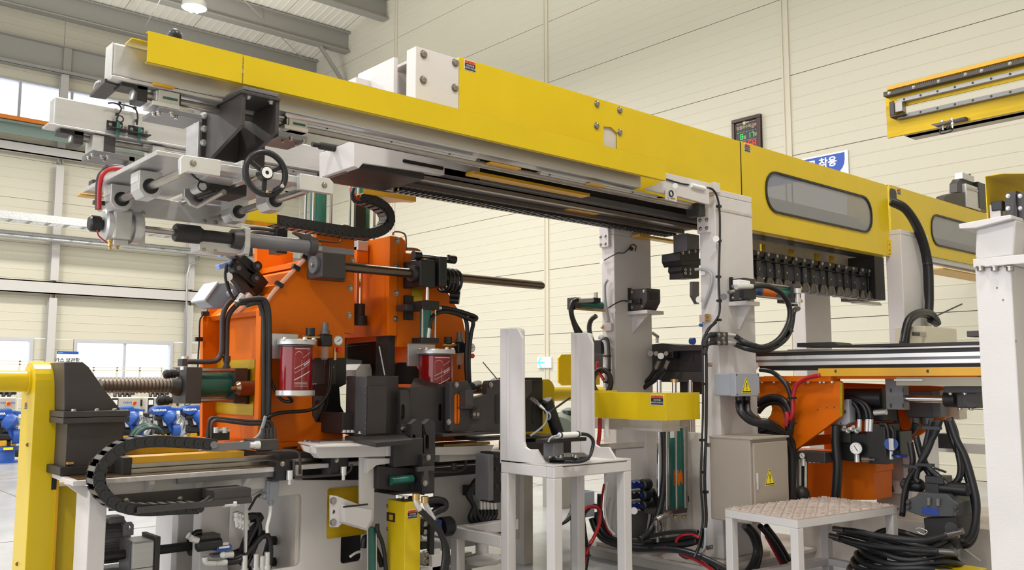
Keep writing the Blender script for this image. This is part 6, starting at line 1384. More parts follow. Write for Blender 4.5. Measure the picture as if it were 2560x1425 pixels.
part(sb2, 'cable_tie', MB().ring(c + V((-.015, -.07, .14)), EX, .021, .017, .01).ring(c + V((.15, -.07, .14)), EX, .021, .017, .01), BLK)
part(sb2, 'cable', MB().tube([c + V((.17, -.07, .14)), c + V((.25, -.07, .13)), c + V((.3, -.07, .09)), c + V((.29, -.07, .03)), c + V((.22, -.1, -.02)), c + V((.12, -.12, -.035)), c + V((.0, -.1, -.03))], .012, 8), RUB)
part(sb2, 'lead', MB().tube([c + V((-.12, -.07, .1)), c + V((-.1, -.08, .13)), c + V((-.02, -.07, .14))], .007, 6), GREYC)
# junction box on the stand's far leg with red and black loops
jb2 = thing('junction_box', 'grey junction box with two cable glands low behind the white stand', 'box', at(1465, 1280, Y=4.9))
Yj = YS1 + .25
a, b = cub(1440, 1450, 1487, 1232, 1296, Y=Yj, dep=.1); part(jb2, 'body', MB().box(a, b), BOXG, .006)
part(jb2, 'bracket', MB().box((a[0] + .05, a[1] + .1, 0), (b[0] - .02, a[1] + .16, a[2] + .1)), WHTD, .003)
for py in (1253, 1282):
    g = at(1450, py, Y=Yj); part(jb2, 'gland', MB().lathe(g, NX, [(.026, 0), (.026, .03), (.018, .032), (.018, .06)], 14), GREYC)
part(jb2, 'grey_lead', MB().tube(pp([(1436, 1258), (1428, 1275), (1418, 1296), (1406, 1310)], Y=Yj), .01, 8), GREYC)
part(jb2, 'black_lead', MB().tube(pp([(1436, 1284), (1424, 1297), (1412, 1306), (1400, 1312)], Y=Yj - .02), .012, 8), RUB)
hl = thing('cable_loop', 'red and black cable tied in a drop shaped loop behind the white stand', 'cable', at(1470, 1400, Y=Yj - .1))
Yl = Yj - .08
part(hl, 'red_cable', MB().tube(pp([(1456, 1440), (1462, 1385), (1455, 1350), (1447, 1320), (1452, 1285), (1470, 1268), (1490, 1268), (1500, 1280), (1498, 1310), (1484, 1345), (1470, 1370), (1463, 1400), (1455, 1440)], Y=Yl), .014, 8), REDC)
part(hl, 'black_cable', MB().tube(pp([(1462, 1440), (1470, 1390), (1467, 1360), (1462, 1320), (1460, 1290), (1472, 1272), (1488, 1263), (1503, 1278), (1503, 1305)], Y=Yl + .02), .012, 8), RUB)
for py in (1362, 1388): part(hl, 'cable_tie', MB().cbox(at(1466, py, Y=Yl), (.05, .05, .012)), BLK)
# yellow duct end on the far right of the press line
y2 = thing('yellow_duct_post', 'yellow rounded duct behind the white stand, with a pipe going right', 'post', at(1380, 1050, Y=YD_ + .3))
Yd2 = YD_ + .35
a = at(1356, 950, Y=Yd2); b = at(1387, 1048, Y=Yd2)
part(y2, 'shell', MB().prism([(b.x, Yd2, b.z - .4), (b.x, Yd2, a.z - .06)] + [(b.x - .1 + .1 * math.cos(t * .26), Yd2, a.z - .08 + .09 * math.sin(t * .26)) for t in range(1, 6)] + [(a.x - .2, Yd2, a.z), (a.x - .2, Yd2, b.z - .4)], (0, .3, 0)), YEL, .004)
part(y2, 'duct_pipe', MB().cyl((b.x, Yd2 + .12, Z_(1400, 985, Yd2 + .12)), (b.x + .9, Yd2 + .12, Z_(1400, 985, Yd2 + .12)), .06, 24), YEL)
part(y2, 'end_cover', MB().prism(ply([(1397, 895), (1404, 886), (1500, 884), (1500, 962), (1406, 964), (1397, 955)], Y=Yd2 + .5), (0, .02, 0)), YEL, .003)
part(y2, 'support_post', MB().box((a.x - .12, Yd2 + .1, 0), (a.x - .02, Yd2 + .28, b.z - .4)), WHTD)
# ================================================================ right machine: yellow rail guard, base, lifting cylinder between the columns
yg = thing('yellow_guard_box', 'low yellow guard box with a warning sticker between the two front columns', 'guard', at(1665, 1050, Y=4.25))
a, b = cub(1484, 1665, 1750, 982, 1052, Y=4.25)
part(yg, 'left_panel', MB().box((a[0], a[1], a[2]), (a[0] + .006, b[1], b[2])), YEL, .002)
part(yg, 'front_panel', MB().box((a[0] + .006, a[1], a[2]), (b[0], a[1] + .006, b[2])), YEL, .002)
part(yg, 'back_lip', MB().box((a[0] + .006, b[1] - .2, b[2] - .006), (a[0] + .06, b[1], b[2] + .012)), YEL)
sticker(yg, at(1643, 1000, X=a[0] - .001), -EY, EZ, .125, .075)
gx = a[0]
bf = thing('gantry_plinth', 'worn white welded base frame joining the feet of the two front columns', 'base', (6.0, 4.8, 0))
xb_ = 5.66
zb_ = at(1660, 1398, X=xb_).z
part(bf, 'base_beam', MB().box((xb_, 4.08, zb_ - .03), (7.4, 5.6, zb_)), WHTD, .004)
part(bf, 'base_foot', MB().box((xb_ + .05, 4.1, 0), (7.3, 5.55, zb_ - .03)), WHTD)
part(bf, 'cross_beam', MB().box((gx + .08, 4.36, a[2] - .09), (gx + .3, 5.2, a[2] - .005)), WHTD, .003)
XP_ = 6.15
part(bf, 'back_plate', MB().box((XP_, 4.6, zb_), (XP_ + .03, 5.55, at(1560, 1072, X=XP_).z)), WHTD, .003)
part(bf, 'side_plate', MB().box((5.9, 5.3, zb_), (7.0, 5.33, 1.2)), WHTD, .003)
part(bf, 'orange_foot', MB().box(*bly(1690, 1330, 1748, 1262, 4.9, 5.2)), ORG, .003)
# pipe channel with slot
lc2 = thing('lift_cylinder', 'tall green cylinder with chrome tie rods and orange paint marks between the front columns', 'cylinder', at(1692, 1270, Y=4.75))
Yc = 4.72
c0 = at(1693, 1270, Y=Yc); z1 = Z_(1693, 1068, Yc)
part(lc2, 'barrel', MB().cyl((c0.x, Yc, c0.z), (c0.x, Yc, z1), .062, 24), GRN)
m = MB()
for i_ in range(8):
    t0, t1 = [math.radians(196 + 9 * k_) for k_ in (i_, i_ + 1)]; za_, zb_q = Z_(1690, 1212, Yc) + .012 * (i_ * 7 % 4), Z_(1690, 1172, Yc) - .014 * (i_ * 5 % 3)
    m.quad([(c0.x + .063 * math.cos(t), Yc + .063 * math.sin(t), z) for t, z in ((t0, za_), (t1, za_), (t1, zb_q), (t0, zb_q))])
part(lc2, 'paint_mark', m, ORG)
for dx in (-26, -2, 20, 24): part(lc2, 'tie_rod', MB().cyl(at(1693 + dx, 1275, Y=Yc - .08 + (.1 if dx > 22 else 0)), at(1692 + dx, 1066, Y=Yc - .08 + (.1 if dx > 22 else 0)), .009, 10), STL)
part(lc2, 'foot_block', MB().box(*bly(1660, 1290, 1718, 1270, Yc - .1, Yc + .1)), DRK, .004)
for px in (1688, 1710): part(lc2, 'foot_nut', MB().bolt(at(px, 1290, Y=Yc - .08), (0, 0, -1), .014, .014), BRS)
for px, yb in ((1648, 1240), (1726, 1240)): part(lc2, 'guide_rod', MB().cyl(at(px, yb, Y=Yc + .05), at(px, 950, Y=Yc + .05), .02, 14), CHR)
part(lc2, 'name_plate', MB().box(*bly(1676, 1095, 1686, 1070, Yc - .064, Yc - .062)), CLRW)
part(lc2, 'rod_foot', MB().cyl(at(1724, 1252, Y=Yc + .05), at(1724, 1238, Y=Yc + .05), .06, 20), DRK)
part(lc2, 'piston_rod', MB().cyl(at(1686, 985, Y=Yc), at(1686, 950, Y=Yc), .02, 14), CHR)
part(lc2, 'rod_nut', MB().cyl(at(1686, 956, Y=Yc), at(1686, 948, Y=Yc), .034, 6), BRS)
part(lc2, 'hose', MB().tube(pp([(1658, 1068), (1661, 1130), (1660, 1200), (1652, 1260), (1640, 1300), (1625, 1330), (1600, 1350)], Y=Yc - .05), .026, 10), RUB)
part(lc2, 'elbow', MB().tube(pp([(1676, 1282), (1660, 1290), (1640, 1300)], Y=Yc - .12), .024, 10, 1), STL)
for i, q in enumerate(((1640, 1300), (1655, 1297))): part(lc2, 'hose_end', MB().lathe(at(q[0], q[1], Y=Yc - .12), V((.12, 0, -1)), [(.02, 0), (.02, .04), (.014, .05), (.014, .09), (.022, .09), (.022, .12), (.016, .12), (.016, .17)], 10), STL)
vb = thing('valve_bank', 'dark blue black bank of stacked valves on a grey bracket behind the stand', 'valve', at(1605, 1275, Y=4.95))
Yv3 = 4.92
for r in range(3):
    py = 1212 + 26 * r
    k = part(vb, 'valve', MB().box(*bly(1580, py + 11, 1622, py - 11, Yv3, Yv3 + .12)), BLUD if r != 1 else BLK, .006)
    part(k, 'coil', MB().lathe(at(1604, py, Y=Yv3 - .02), EX, [(.03, 0), (.045, .01), (.045, .09), (.03, .1)], 14), BLK)
    for dx in (3, 16, 30, 38): part(k, 'screw', MB().bolt(at(1582 + dx, py - 6, Y=Yv3), NY, .007, .006), CHR)
    part(k, 'connector', MB().box(*bly(1606, py + 6, 1620, py - 4, Yv3 - .03, Yv3)), BLUD, .004)
part(vb, 'bracket', MB().prism(ply([(1580, 1276), (1622, 1278), (1618, 1320), (1610, 1345), (1580, 1345)], Y=Yv3 + .05), (0, .02, 0)), GRY, .003)
part(vb, 'tag_disc', MB().cyl(at(1585, 1277, Y=Yv3 - .1), at(1585, 1277, Y=Yv3 - .095), .028, 20), CLRW)
part(vb, 'hose', MB().tube(pp([(1630, 1225), (1642, 1260), (1635, 1310), (1620, 1340), (1600, 1352)], Y=Yv3), .024, 8).tube(pp([(1628, 1250), (1633, 1290), (1622, 1330), (1605, 1348)], Y=Yv3 - .04), .02, 8), RUB)
fh = thing('floor_hoses', 'tangle of black and red hoses lying along the base between the columns', 'hoses', at(1640, 1370, X=5.7))
hs = [([(1500, 1235), (1500, 1290), (1515, 1335), (1545, 1352), (1600, 1357), (1680, 1350), (1742, 1340)], .03, RUB), ([(1490, 1280), (1500, 1320), (1530, 1350), (1600, 1365), (1700, 1362), (1745, 1352)], .03, RUB), ([(1478, 1296), (1492, 1330), (1520, 1355), (1590, 1372), (1690, 1375), (1760, 1395), (1830, 1430)], .03, RUB),
      ([(1510, 1210), (1503, 1270), (1512, 1310), (1528, 1338)], .012, REDC), ([(1518, 1205), (1512, 1270), (1520, 1315), (1538, 1338)], .012, CLRW), ([(1600, 1348), (1660, 1333), (1720, 1328), (1745, 1330)], .02, RUB), ([(1620, 1362), (1680, 1372), (1740, 1385), (1800, 1425)], .026, RUB),
      ([(1712, 1335), (1695, 1345), (1692, 1362), (1705, 1385), (1722, 1392)], .016, REDC), ([(1705, 1338), (1730, 1335), (1748, 1345)], .014, REDC), ([(1705, 1375), (1720, 1386), (1735, 1382)], .014, CLRW), ([(1722, 1392), (1745, 1402), (1790, 1430)], .018, REDC), ([(1660, 1368), (1690, 1372), (1715, 1380)], .012, REDC),
      ([(1756, 1320), (1750, 1360), (1735, 1388), (1715, 1394), (1700, 1385)], .016, RUB), ([(1764, 1320), (1762, 1365), (1750, 1385)], .014, GREYC)]
for k, (q, r, mm) in enumerate(hs): part(fh, 'hose', MB().tube(pp(q, X=xb_ - .06 - .03 * (k % 3)), r * .8, 8), mm)
# cables climbing the left face of the rear column
rc = thing('column_cables', 'grey and black cables with a coil running down the left face of the rear column', 'cable', at(1510, 1000, X=c2a[0] - .05))
XC2 = c2a[0] - .04
part(rc, 'cable', MB().tube(pp([(1519, 700), (1512, 715), (1514, 760), (1520, 790), (1521, 805)], X=XC2), .012, 8), GREYC)
part(rc, 'valve_block', MB().box(*blx(1506, 828, 1526, 808, XC2, XC2 + .04)), ALU, .004)
part(rc, 'brass_fitting', MB().cyl(at(1504, 818, X=XC2), at(1508, 818, X=XC2), .016, 10), BRS)
part(rc, 'cable_loom', MB().tube(pp([(1500, 842), (1508, 848), (1516, 862), (1519, 900), (1518, 940), (1520, 970)], X=XC2), .022, 10), GREYC)
part(rc, 'cable', MB().tube(pp([(1505, 850), (1515, 846), (1521, 860), (1523, 910), (1522, 960)], X=XC2 - .01), .014, 8), DRK)
for py in (890, 925, 955): part(rc, 'cable_tie', MB().cbox(at(1518, py, X=XC2 - .015), (.03, .07, .012)), BLK)
for k in range(4): part(rc, 'coil', MB().torus(at(1505, 955, X=XC2 - .06 - .02 * k), EX, .09 + .008 * k, .012, 28, 8), RUB)
part(rc, 'red_cable', MB().tube(pp([(1494, 905), (1493, 920), (1500, 935), (1510, 950)], X=XC2 - .1), .014, 8), REDC)
part(rc, 'red_cable', MB().tube(pp([(1500, 1045), (1499, 1080), (1494, 1120)], X=5.3), .016, 8), REDC)
part(rc, 'white_sleeve', MB().cyl(at(1516, 1046, X=5.3), at(1518, 1092, X=5.3), .02, 12), CLRW)
part(rc, 'black_bracket', MB().box(*blx(1482, 885, 1502, 850, XC2, XC2 + .06)), BLK, .005)
part(rc, 'inner_hose', MB().tube(pp([(1490, 790), (1478, 800), (1473, 820), (1478, 845), (1486, 862)], X=XC2 + .05), .022, 10), RUB)
for q_, k_ in (([(1503, 655), (1520, 645), (1545, 632)], 0), ([(1520, 770), (1540, 758), (1556, 752), (1570, 753)], .02), ([(1545, 632), (1560, 632), (1572, 622), (1580, 612), (1590, 615), (1588, 628)], .03)):
    part(rc, 'sensor_wire', MB().tube(pp(q_, Y=c2a[1] - k_) if k_ else pp(q_, X=XC2), .005, 6), RUB)
part(rc, 'wire_knot', MB().sph(at(1578, 622, Y=c2a[1] - .03), .03, 8, (1, .5, .6)), RUB)
part(rc, 'tag_disc', MB().cyl(at(1505, 653, X=XC2), at(1505, 653, X=XC2) + V((-.005, 0, 0)), .026, 18).cyl(at(1532, 775, Y=c2a[1] - .01), at(1532, 775, Y=c2a[1] - .015), .024, 18), CLRW)
part(rc, 'black_rear_boxes', MB().box(*blx(1482, 935, 1506, 878, 6.2, 6.4)), DRK2, .01)
# sensor boxes on brackets
def sensor_box(t, pf, pm, pr, py0, py1, yc):
    x0 = at(pf, (py0 + py1) / 2, Y=yc).x; yf = at(pm, (py0 + py1) / 2, X=x0).y; x1 = at(pr, (py0 + py1) / 2, Y=yf).x
    zt, zb = at(pm, py0, X=x0).z, at(pm, py1, X=x0).z
    k = part(t, 'sensor_box', MB().prism([(x0, yc, zb), (x0, yc, zt), (x0, yf, zt), (x0, yf, zb + (zt - zb) * .4), (x0, yf + .05, zb)], (x1 - x0, 0, 0)), DRK, .003)
    part(k, 'mount_plate', MB().box((x0 - .01, yc - .02, zb - .02), (x0 + .02, yc - .001, zt + .015)), BLK)
    return k, x0, x1, yf, zb, zt
k, bx0, bx1, byf, bzb, bzt = sensor_box(col2, 1571, 1617, 1651, 720, 774, c2a[1])
Yb2 = byf
part(k, 'opening', MB().box((bx0 + .03, byf - .002, bzb + .085), (bx1 - .03, byf, bzt - .03)), BLK)
for q in ((1580, 730), (1610, 728), (1580, 768), (1605, 766)): part(k, 'screw', MB().bolt(at(q[0], q[1], X=bx0), NX, .010, .006), STL)
part(k, 'reed_sensor', MB().box(*blx(1582, 760, 1600, 746, bx0 - .02, bx0)), BLK, .003)
part(k, 'connector', MB().cyl(at(1570, 754, X=bx0 - .015), at(1582, 754, X=bx0 - .015), .014, 12), STL)
part(col2, 'shelf', MB().box((bx0 - .02, byf - .02, bzb - .035), (bx1 + .02, c2a[1], bzb - .004)), WHT, .003)
part(col2, 'shelf_gusset', MB().prism([((bx0 + bx1) / 2 - .05, byf + .02, bzb - .035), ((bx0 + bx1) / 2 - .05, c2a[1], bzb - .035), ((bx0 + bx1) / 2 - .05, c2a[1], bzb - .2)], (.02, 0, 0)), WHT)
ac = thing('side_cylinder', 'green cylinder with orange patch and looped black hoses reaching right of the front column', 'cylinder', at(1830, 760, Y=3.95))
k, bx0, bx1, byf, bzb, bzt = sensor_box(ac, 1825, 1862, 1888, 694, 750, c1a[1] - .005)
Yb1 = byf
for q in ((1832, 716), (1832, 745), (1850, 702), (1852, 745)): part(k, 'screw', MB().bolt(at(q[0], q[1], X=bx0), NX, .010, .008), STL)
part(k, 'front_step', MB().box(*bly(1862, 745, 1890, 722, Yb1 - .05, Yb1)), BLK, .004)
part(k, 'white_elbow', MB().box(*bly(1848, 712, 1876, 702, Yb1 - .06, Yb1 - .0)), CLRW, .006)
part(k, 'reed_sensor', MB().cyl(at(1822, 731, Y=Yb1 - .05), at(1834, 728, Y=Yb1 - .05), .014, 12), STL)
part(k, 'tag_disc', MB().cyl(at(1809, 742, Y=Yb1), at(1809, 742, Y=Yb1 + .005), .026, 18), GRY)
x0, x1 = X_(1884, 724, Yb1), X_(1990, 712, Yb1); zc = Z_(1900, 722, Yb1) - .0
part(ac, 'barrel', MB().cyl((x0, Yb1 + .1, zc), (x1, Yb1 + .1, zc), .05, 20), GRN)
part(ac, 'orange_patch', MB().cyl((x0 + .22, Yb1 + .1, zc), (x0 + .42, Yb1 + .1, zc), .0508, 20), ORG)
part(ac, 'blue_label', MB().cyl((x0 + .14, Yb1 + .1, zc), (x0 + .2, Yb1 + .1, zc), .0508, 20), BLUD)
for dz in (-.055, .055): part(ac, 'tie_rod', MB().cyl((x0, Yb1 + .05, zc + dz), (x1, Yb1 + .05, zc + dz), .009, 8), STL)
part(ac, 'end_cap', MB().box((x1 - .01, Yb1 + .02, zc - .075), (x1 + .11, Yb1 + .18, zc + .08)), DRK, .004)
for dz in (-.055, .055):
    for yy in (.05, .15): part(ac, 'tie_nut', MB().bolt((x1 + .11, Yb1 + yy, zc + dz), EX, .016, .05), BRS)
part(ac, 'hose_end', MB().lathe((x1 + .02, Yb1, zc + .04), (0, 0, -1), [(.03, 0), (.03, .04), (.02, .045), (.02, .08), (.026, .08), (.026, .12), (.02, .12), (.02, .17)], 12), ALUM)
part(ac, 'hose_end', MB().cyl(at(1840, 718, Y=Yb1 - .06), at(1880, 716, Y=Yb1 - .06), .02, 12), ALUM)
part(ac, 'hose', MB().tube([at(1880, 716, Y=Yb1 - .06), at(1920, 716, Y=Yb1 - .08), at(1955, 735, Y=Yb1 - .1), at(1974, 770, Y=Yb1 - .1), at(1970, 810, Y=Yb1 - .1), at(1945, 850, Y=Yb1 - .1), at(1905, 868, Y=Yb1 - .08), at(1860, 855, Y=Yb1 - .0), at(1835, 838, Y=Yb1 + .1)], .022, 10), RUB)
part(ac, 'hose', MB().tube([V((x1 + .02, Yb1, zc - .13)), at(1984, 780, Y=Yb1 - .05), at(1976, 825, Y=Yb1 - .06), at(1955, 855, Y=Yb1 - .08), at(1915, 876, Y=Yb1 - .08), at(1870, 872, Y=Yb1 - .02), at(1835, 859, Y=Yb1 + .1)], .022, 10), RUB)
for q in ((1983, 763), (1972, 828), (1940, 857), (1880, 861)): part(ac, 'cable_tie', MB().cbox(at(q[0], q[1], Y=Yb1 - .09), (.06, .05, .016)), BLK)
part(col1, 'shelf', MB().box((bx0 - .02, byf - .02, bzb - .04), (bx1 + .03, c1a[1], bzb - .006)), WHT, .003)
part(col1, 'shelf_gusset', MB().prism([(bx0 + .1, byf + .02, bzb - .04), (bx0 + .1, c1a[1], bzb - .04), (bx0 + .1, c1a[1], bzb - .22), (bx0 + .1, c1a[1] - .02, bzb - .22)], (.02, 0, 0)), WHT)
# hose manifold on the front column
mf = thing('hose_coupling', 'dark four hole coupling block with two hoses on the front column', 'coupling', at(1802, 848, Y=4.15))
a = at(1790, 862, Y=4.14); b = at(1815, 831, Y=4.14)
part(mf, 'block', MB().box((a.x, 4.12, a.z), (b.x, 4.2, b.z)), DRK, .004)
for q in ((1797, 837), (1810, 837), (1797, 857), (1810, 857), (1808, 847)): part(mf, 'screw', MB().bolt(at(q[0], q[1], Y=4.12), NY, .012, .008), STL)
for py in (837, 857):
    part(mf, 'hose_end', MB().cyl(at(1816, py, Y=4.14), at(1838, py + 2, Y=4.14), .018, 12), ALUM)
    part(mf, 'hose_stub', MB().tube(pp([(1790, py), (1775, py + 1), (1766, py + 8), (1762, py + 30)], Y=4.15), .018, 10), RUB)
# steel fittings on column faces
cf = thing('column_fittings', 'small bright hose and brass fittings on the left face of the front column', 'fitting', at(1760, 800, X=c1a[0] - .04))
XC1 = c1a[0] - .03
part(cf, 'steel_pipe', MB().tube(pp([(1738, 674), (1757, 673), (1775, 682), (1780, 700), (1772, 730), (1760, 760), (1757, 772)], X=XC1), .012, 10), GREYC)
part(cf, 'block', MB().box(*blx(1748, 806, 1764, 786, XC1, XC1 + .03)), ALU, .004)
for py in (789, 799): part(cf, 'brass_fitting', MB().cyl(at(1764, py, X=XC1), at(1774, py, X=XC1), .014, 10), BRS)
part(cf, 'tag_disc', MB().cyl(at(1747, 749, X=XC1), at(1747, 749, X=XC1) + V((-.005, 0, 0)), .026, 18), CLRW)
part(cf, 'blue_button', MB().cyl(at(1754, 813, X=XC1), at(1754, 813, X=XC1) + V((-.02, 0, 0)), .014, 12), BLU)
part(cf, 'saddle', MB().box(*blx(1752, 688, 1762, 678, XC1, XC1 + .01)), ALUM)
# small green cylinder left of the rear column
gs = thing('side_cylinder', 'small green cylinder with two drooping hoses left of the rear column', 'cylinder', at(1460, 770, Y=5.2))
Yg = 5.32
x0, x1 = X_(1428, 758, Yg), X_(1503, 762, Yg); zc = Z_(1470, 762, Yg)
part(gs, 'barrel', MB().cyl((x0 + .05, Yg, zc), (x1, Yg, zc), .035, 18), GRN)
part(gs, 'end_cap', MB().box((x0, Yg - .05, zc - .05), (x0 + .07, Yg + .05, zc + .05)), DRK, .004)
part(gs, 'tie_rod', MB().cyl((x0, Yg - .04, zc - .045), (x1, Yg - .04, zc - .045), .011, 8), BRS)
part(gs, 'hose_end', MB().cyl(at(1440, 752, Y=Yg - .05), at(1485, 750, Y=Yg - .05), .02, 12), ALU)
part(gs, 'fitting', MB().cyl(at(1490, 746, Y=Yg - .05), at(1489, 731, Y=Yg - .05), .018, 12), ALU)
part(gs, 'block', MB().box(*bly(1485, 756, 1502, 745, Yg - .07, Yg + .02)), BLK, .004)
part(gs, 'hose', MB().tube(pp([(1444, 750), (1432, 756), (1427, 775), (1432, 800), (1442, 832)], Y=Yg - .07), .02, 10).tube(pp([(1430, 758), (1429, 785), (1438, 810), (1452, 832)], Y=Yg - .02), .02, 10), RUB)
# gripper between columns at back
bg_ = thing('pipe_gripper', 'dark gripper head hanging left of the front column', 'gripper', at(1720, 620, Y=4.75))
Yk = 4.72
part(bg_, 'arm', MB().box(*bly(1718, 628, 1748, 588, Yk + .05, Yk + .2)), GRY, .003)
part(bg_, 'upper_jaw', MB().prism(ply([(1700, 632), (1748, 622), (1748, 660), (1706, 664), (1700, 650)], Y=Yk), (0, .2, 0)), DRK2, .004)
part(bg_, 'cross_bar', MB().cyl(at(1702, 655, Y=Yk + .03), at(1748, 655, Y=Yk + .03), .032, 16), DRK2)
part(bg_, 'lower_jaw', MB().prism(ply([(1705, 664), (1748, 660), (1748, 696), (1708, 696), (1708, 682), (1704, 676)], Y=Yk + .02), (0, .15, 0)), DRK2, .004)
part(bg_, 'knob', MB().cyl(at(1693, 655, Y=Yk + .05), at(1701, 653, Y=Yk + .05), .03, 14), BLK)
for q in ((1707, 632), (1722, 630), (1738, 628), (1714, 674), (1725, 674), (1714, 683), (1725, 683)): part(bg_, 'screw', MB().bolt(at(q[0], q[1], Y=Yk), NY, .011, .006), STL)
part(bg_, 'side_plate', MB().prism(ply([(1731, 704), (1748, 704), (1748, 760), (1742, 760), (1731, 740)], Y=Yk), (0, .03, 0)), GRY, .003)
# ================================================================ row of grippers under the door
gr = thing('gripper_row', 'long row of dark pipe grippers with steel cups hanging below the windowed yellow door', 'grippers', at(2050, 700, Y=4.7))
YR = 4.62
part(gr, 'back_panel', MB().box(at(1880, 585, Y=YR + .25), (X_(2195, 690, YR + .25), YR + .27, Z_(2195, 690, YR + .25))), WHTD)
part(gr, 'carrier_beam', MB().box((X_(1870, 600, YR), YR - .02, Z_(2000, 610, YR) + .1), (X_(2212, 660, YR), YR + .3, Z_(2000, 610, YR) + .16)), DRK2, .004)
part(gr, 'end_plate', MB().box(at(2190, 748, Y=YR - .05), (X_(2212, 700, YR - .05), YR + .35, Z_(2190, 640, YR - .05))), DRK2, .004)
zbar = Z_(1900, 645, YR)
for i, (pa, pb) in enumerate(((1870, 1911), (1915, 1980), (1984, 2046), (2050, 2088), (2091, 2146), (2150, 2186))):
    xa, xb = X_(pa, 660, YR), X_(pb, 680, YR)
    k = part(gr, 'gripper_bar', MB().box((xa, YR, zbar - .02), (xb, YR + .12, zbar + .065)), DRK2, .004)
    n = 3 if pb - pa > 50 else 2
    for j in range(n):
        x = xa + (xb - xa) * (j + .5) / n
        part(k, 'screw', MB().bolt((x - .03, YR, zbar + .045), NY, .013, .008), ALU)
        part(k, 'grip_jaw', MB().box((x - .038, YR + .012, zbar - .17), (x + .038, YR + .10, zbar - .02)), BLK if j % 2 else DRK2, .006)
        part(k, 'knob', MB().cyl((x + .05, YR - .03, zbar), (x + .05, YR, zbar), .018, 12), BLK)
        part(k, 'jaw_screw', MB().bolt((x, YR + .012, zbar - .1), NY, .009, .006), STL)
        part(k, 'grip_cup', MB().lathe((x, YR + .04, zbar - .27), EZ, [(.05, 0), (.07, .02), (.065, .06), (.05, .1)], 20), CUP)
for px in (1907, 1978, 2042, 2080): part(gr, 'yellow_spacer', MB().box(at(px - 2, 645 + (px - 1907) * .16, Y=YR + .1), at(px + 2, 612 + (px - 1907) * .17, Y=YR + .12)), YELP)
part(gr, 'deflector', MB().prism(ply([(2148, 752), (2200, 756), (2206, 764), (2150, 757)], Y=YR + .1), (0, .1, 0)), STL)
# ================================================================ cross transfer rail and orange frame on the right
XR = 6.55
def Zx(py): return at(2300, py, X=XR).z
yA, yB = at(1890, 900, X=XR).y, at(2462, 900, X=XR).y - .5
tr = thing('transfer_rail', 'long level aluminium transfer rail with dark top crossing between the white columns', 'rail', (XR + .2, (yA + yB) / 2, Zx(910)))
part(tr, 'rail_body', MB().box((XR, yB, Zx(910)), (XR + .5, yA, Zx(882))), ALUM, .004)
part(tr, 'groove', MB().box((XR - .002, yB, Zx(899)), (XR, yA, Zx(892))), GRY)
part(tr, 'slide_top', MB().box((XR + .02, yB, Zx(882)), (XR + .48, yA + .05, Zx(868))), DRK2, .003)
part(tr, 'steel_strip', MB().box((XR + .0, yB, Zx(872)), (XR + .05, yA + .02, Zx(867))), STL, .002)
part(tr, 'end_plate', MB().box((XR - .01, yA, Zx(912)), (XR + .5, yA + .03, Zx(876))), GRY, .003)
part(tr, 'upper_slide', MB().prism(ply([(1992, 868), (1992, 857), (2085, 855), (2096, 862), (2470, 853), (2470, 866)], X=XR + .12), (.25, 0, 0)), DRK2, .003)
part(tr, 'slide_shim', MB().box((XR + .05, at(1960, 866, X=XR).y, Zx(868)), (XR + .3, at(2000, 866, X=XR).y, Zx(864))), STL)
part(tr, 'round_mark', MB().cyl(at(1888, 915, X=XR - .012), at(1888, 915, X=XR - .008), .03, 18), CLRW)
part(tr, 'under_rail', MB().box((XR + .05, yB, Zx(922)), (XR + .45, yA, Zx(910))), DRK2)
part(tr, 'yellow_strip', MB().box((XR - .06, yB, Zx(940)), (XR - .05, at(2047, 930, X=XR - .05).y, Zx(919))), YELO, .002)
for px in (2090, 2320): part(tr, 'strip_hole', MB().cyl(at(px, 928, X=XR - .062), at(px, 928, X=XR - .06), .012, 12), BLK)
part(tr, 'stop_block', MB().box(*blx(2417, 842, 2456, 826, XR + .15, XR + .3)), DRK, .003)
# plain bed behind the column
bed = thing('press_bed', 'dark press bed with valve and hoses between the two front columns', 'bed', at(1690, 1000, X=6.4))
XB = 6.3
part(bed, 'bed_block', MB().box((XB, at(1755, 900, X=XB).y, at(1690, 930, X=XB).z), (XB + .6, at(1627, 900, X=XB).y, at(1690, 868, X=XB).z)), DRK2, .004)
part(bed, 'top_plate', MB().prism(ply([(1625, 870), (1627, 861), (1655, 858), (1700, 863), (1755, 862), (1755, 876), (1625, 880)], X=XB - .04), (.5, 0, 0)), DRK, .003)
part(bed, 'lower_beam', MB().box((XB - .02, at(1755, 900, X=XB).y, at(1690, 955, X=XB).z), (XB + .5, at(1627, 900, X=XB).y, at(1690, 930, X=XB).z)), DRK, .003)
part(bed, 'recess', MB().box(*blx(1695, 905, 1735, 882, XB - .003, XB)), BLK)
part(bed, 'side_column', MB().box(*blx(1700, 985, 1735, 950, XB, XB + .2)), BLK)
part(bed, 'clamp_lever', MB().tube(pp([(1643, 857), (1643, 845), (1645, 840)], X=XB - .02), .014, 10).cyl(at(1645, 842, X=XB - .02), at(1631, 832, X=XB - .02), .014, 10), STL)
part(bed, 'blue_knob', MB().cyl(at(1727, 852, X=XB - .05), at(1735, 853, X=XB - .05), .03, 14), BLU)
k = part(bed, 'valve', MB().box(*blx(1640, 896, 1682, 878, XB - .1, XB - .02)), BLK, .004)
for px, r in ((1626, .034), (1640, .026), (1665, .024)): part(k, 'brass_port', MB().cyl(at(px, 884, X=XB - .14), at(px + 5, 884, X=XB - .08), r * .8, 12), SCRW)
part(k, 'tag_disc', MB().cyl(at(1652, 890, X=XB - .16), at(1652, 890, X=XB - .165), .028, 18), CLRW)
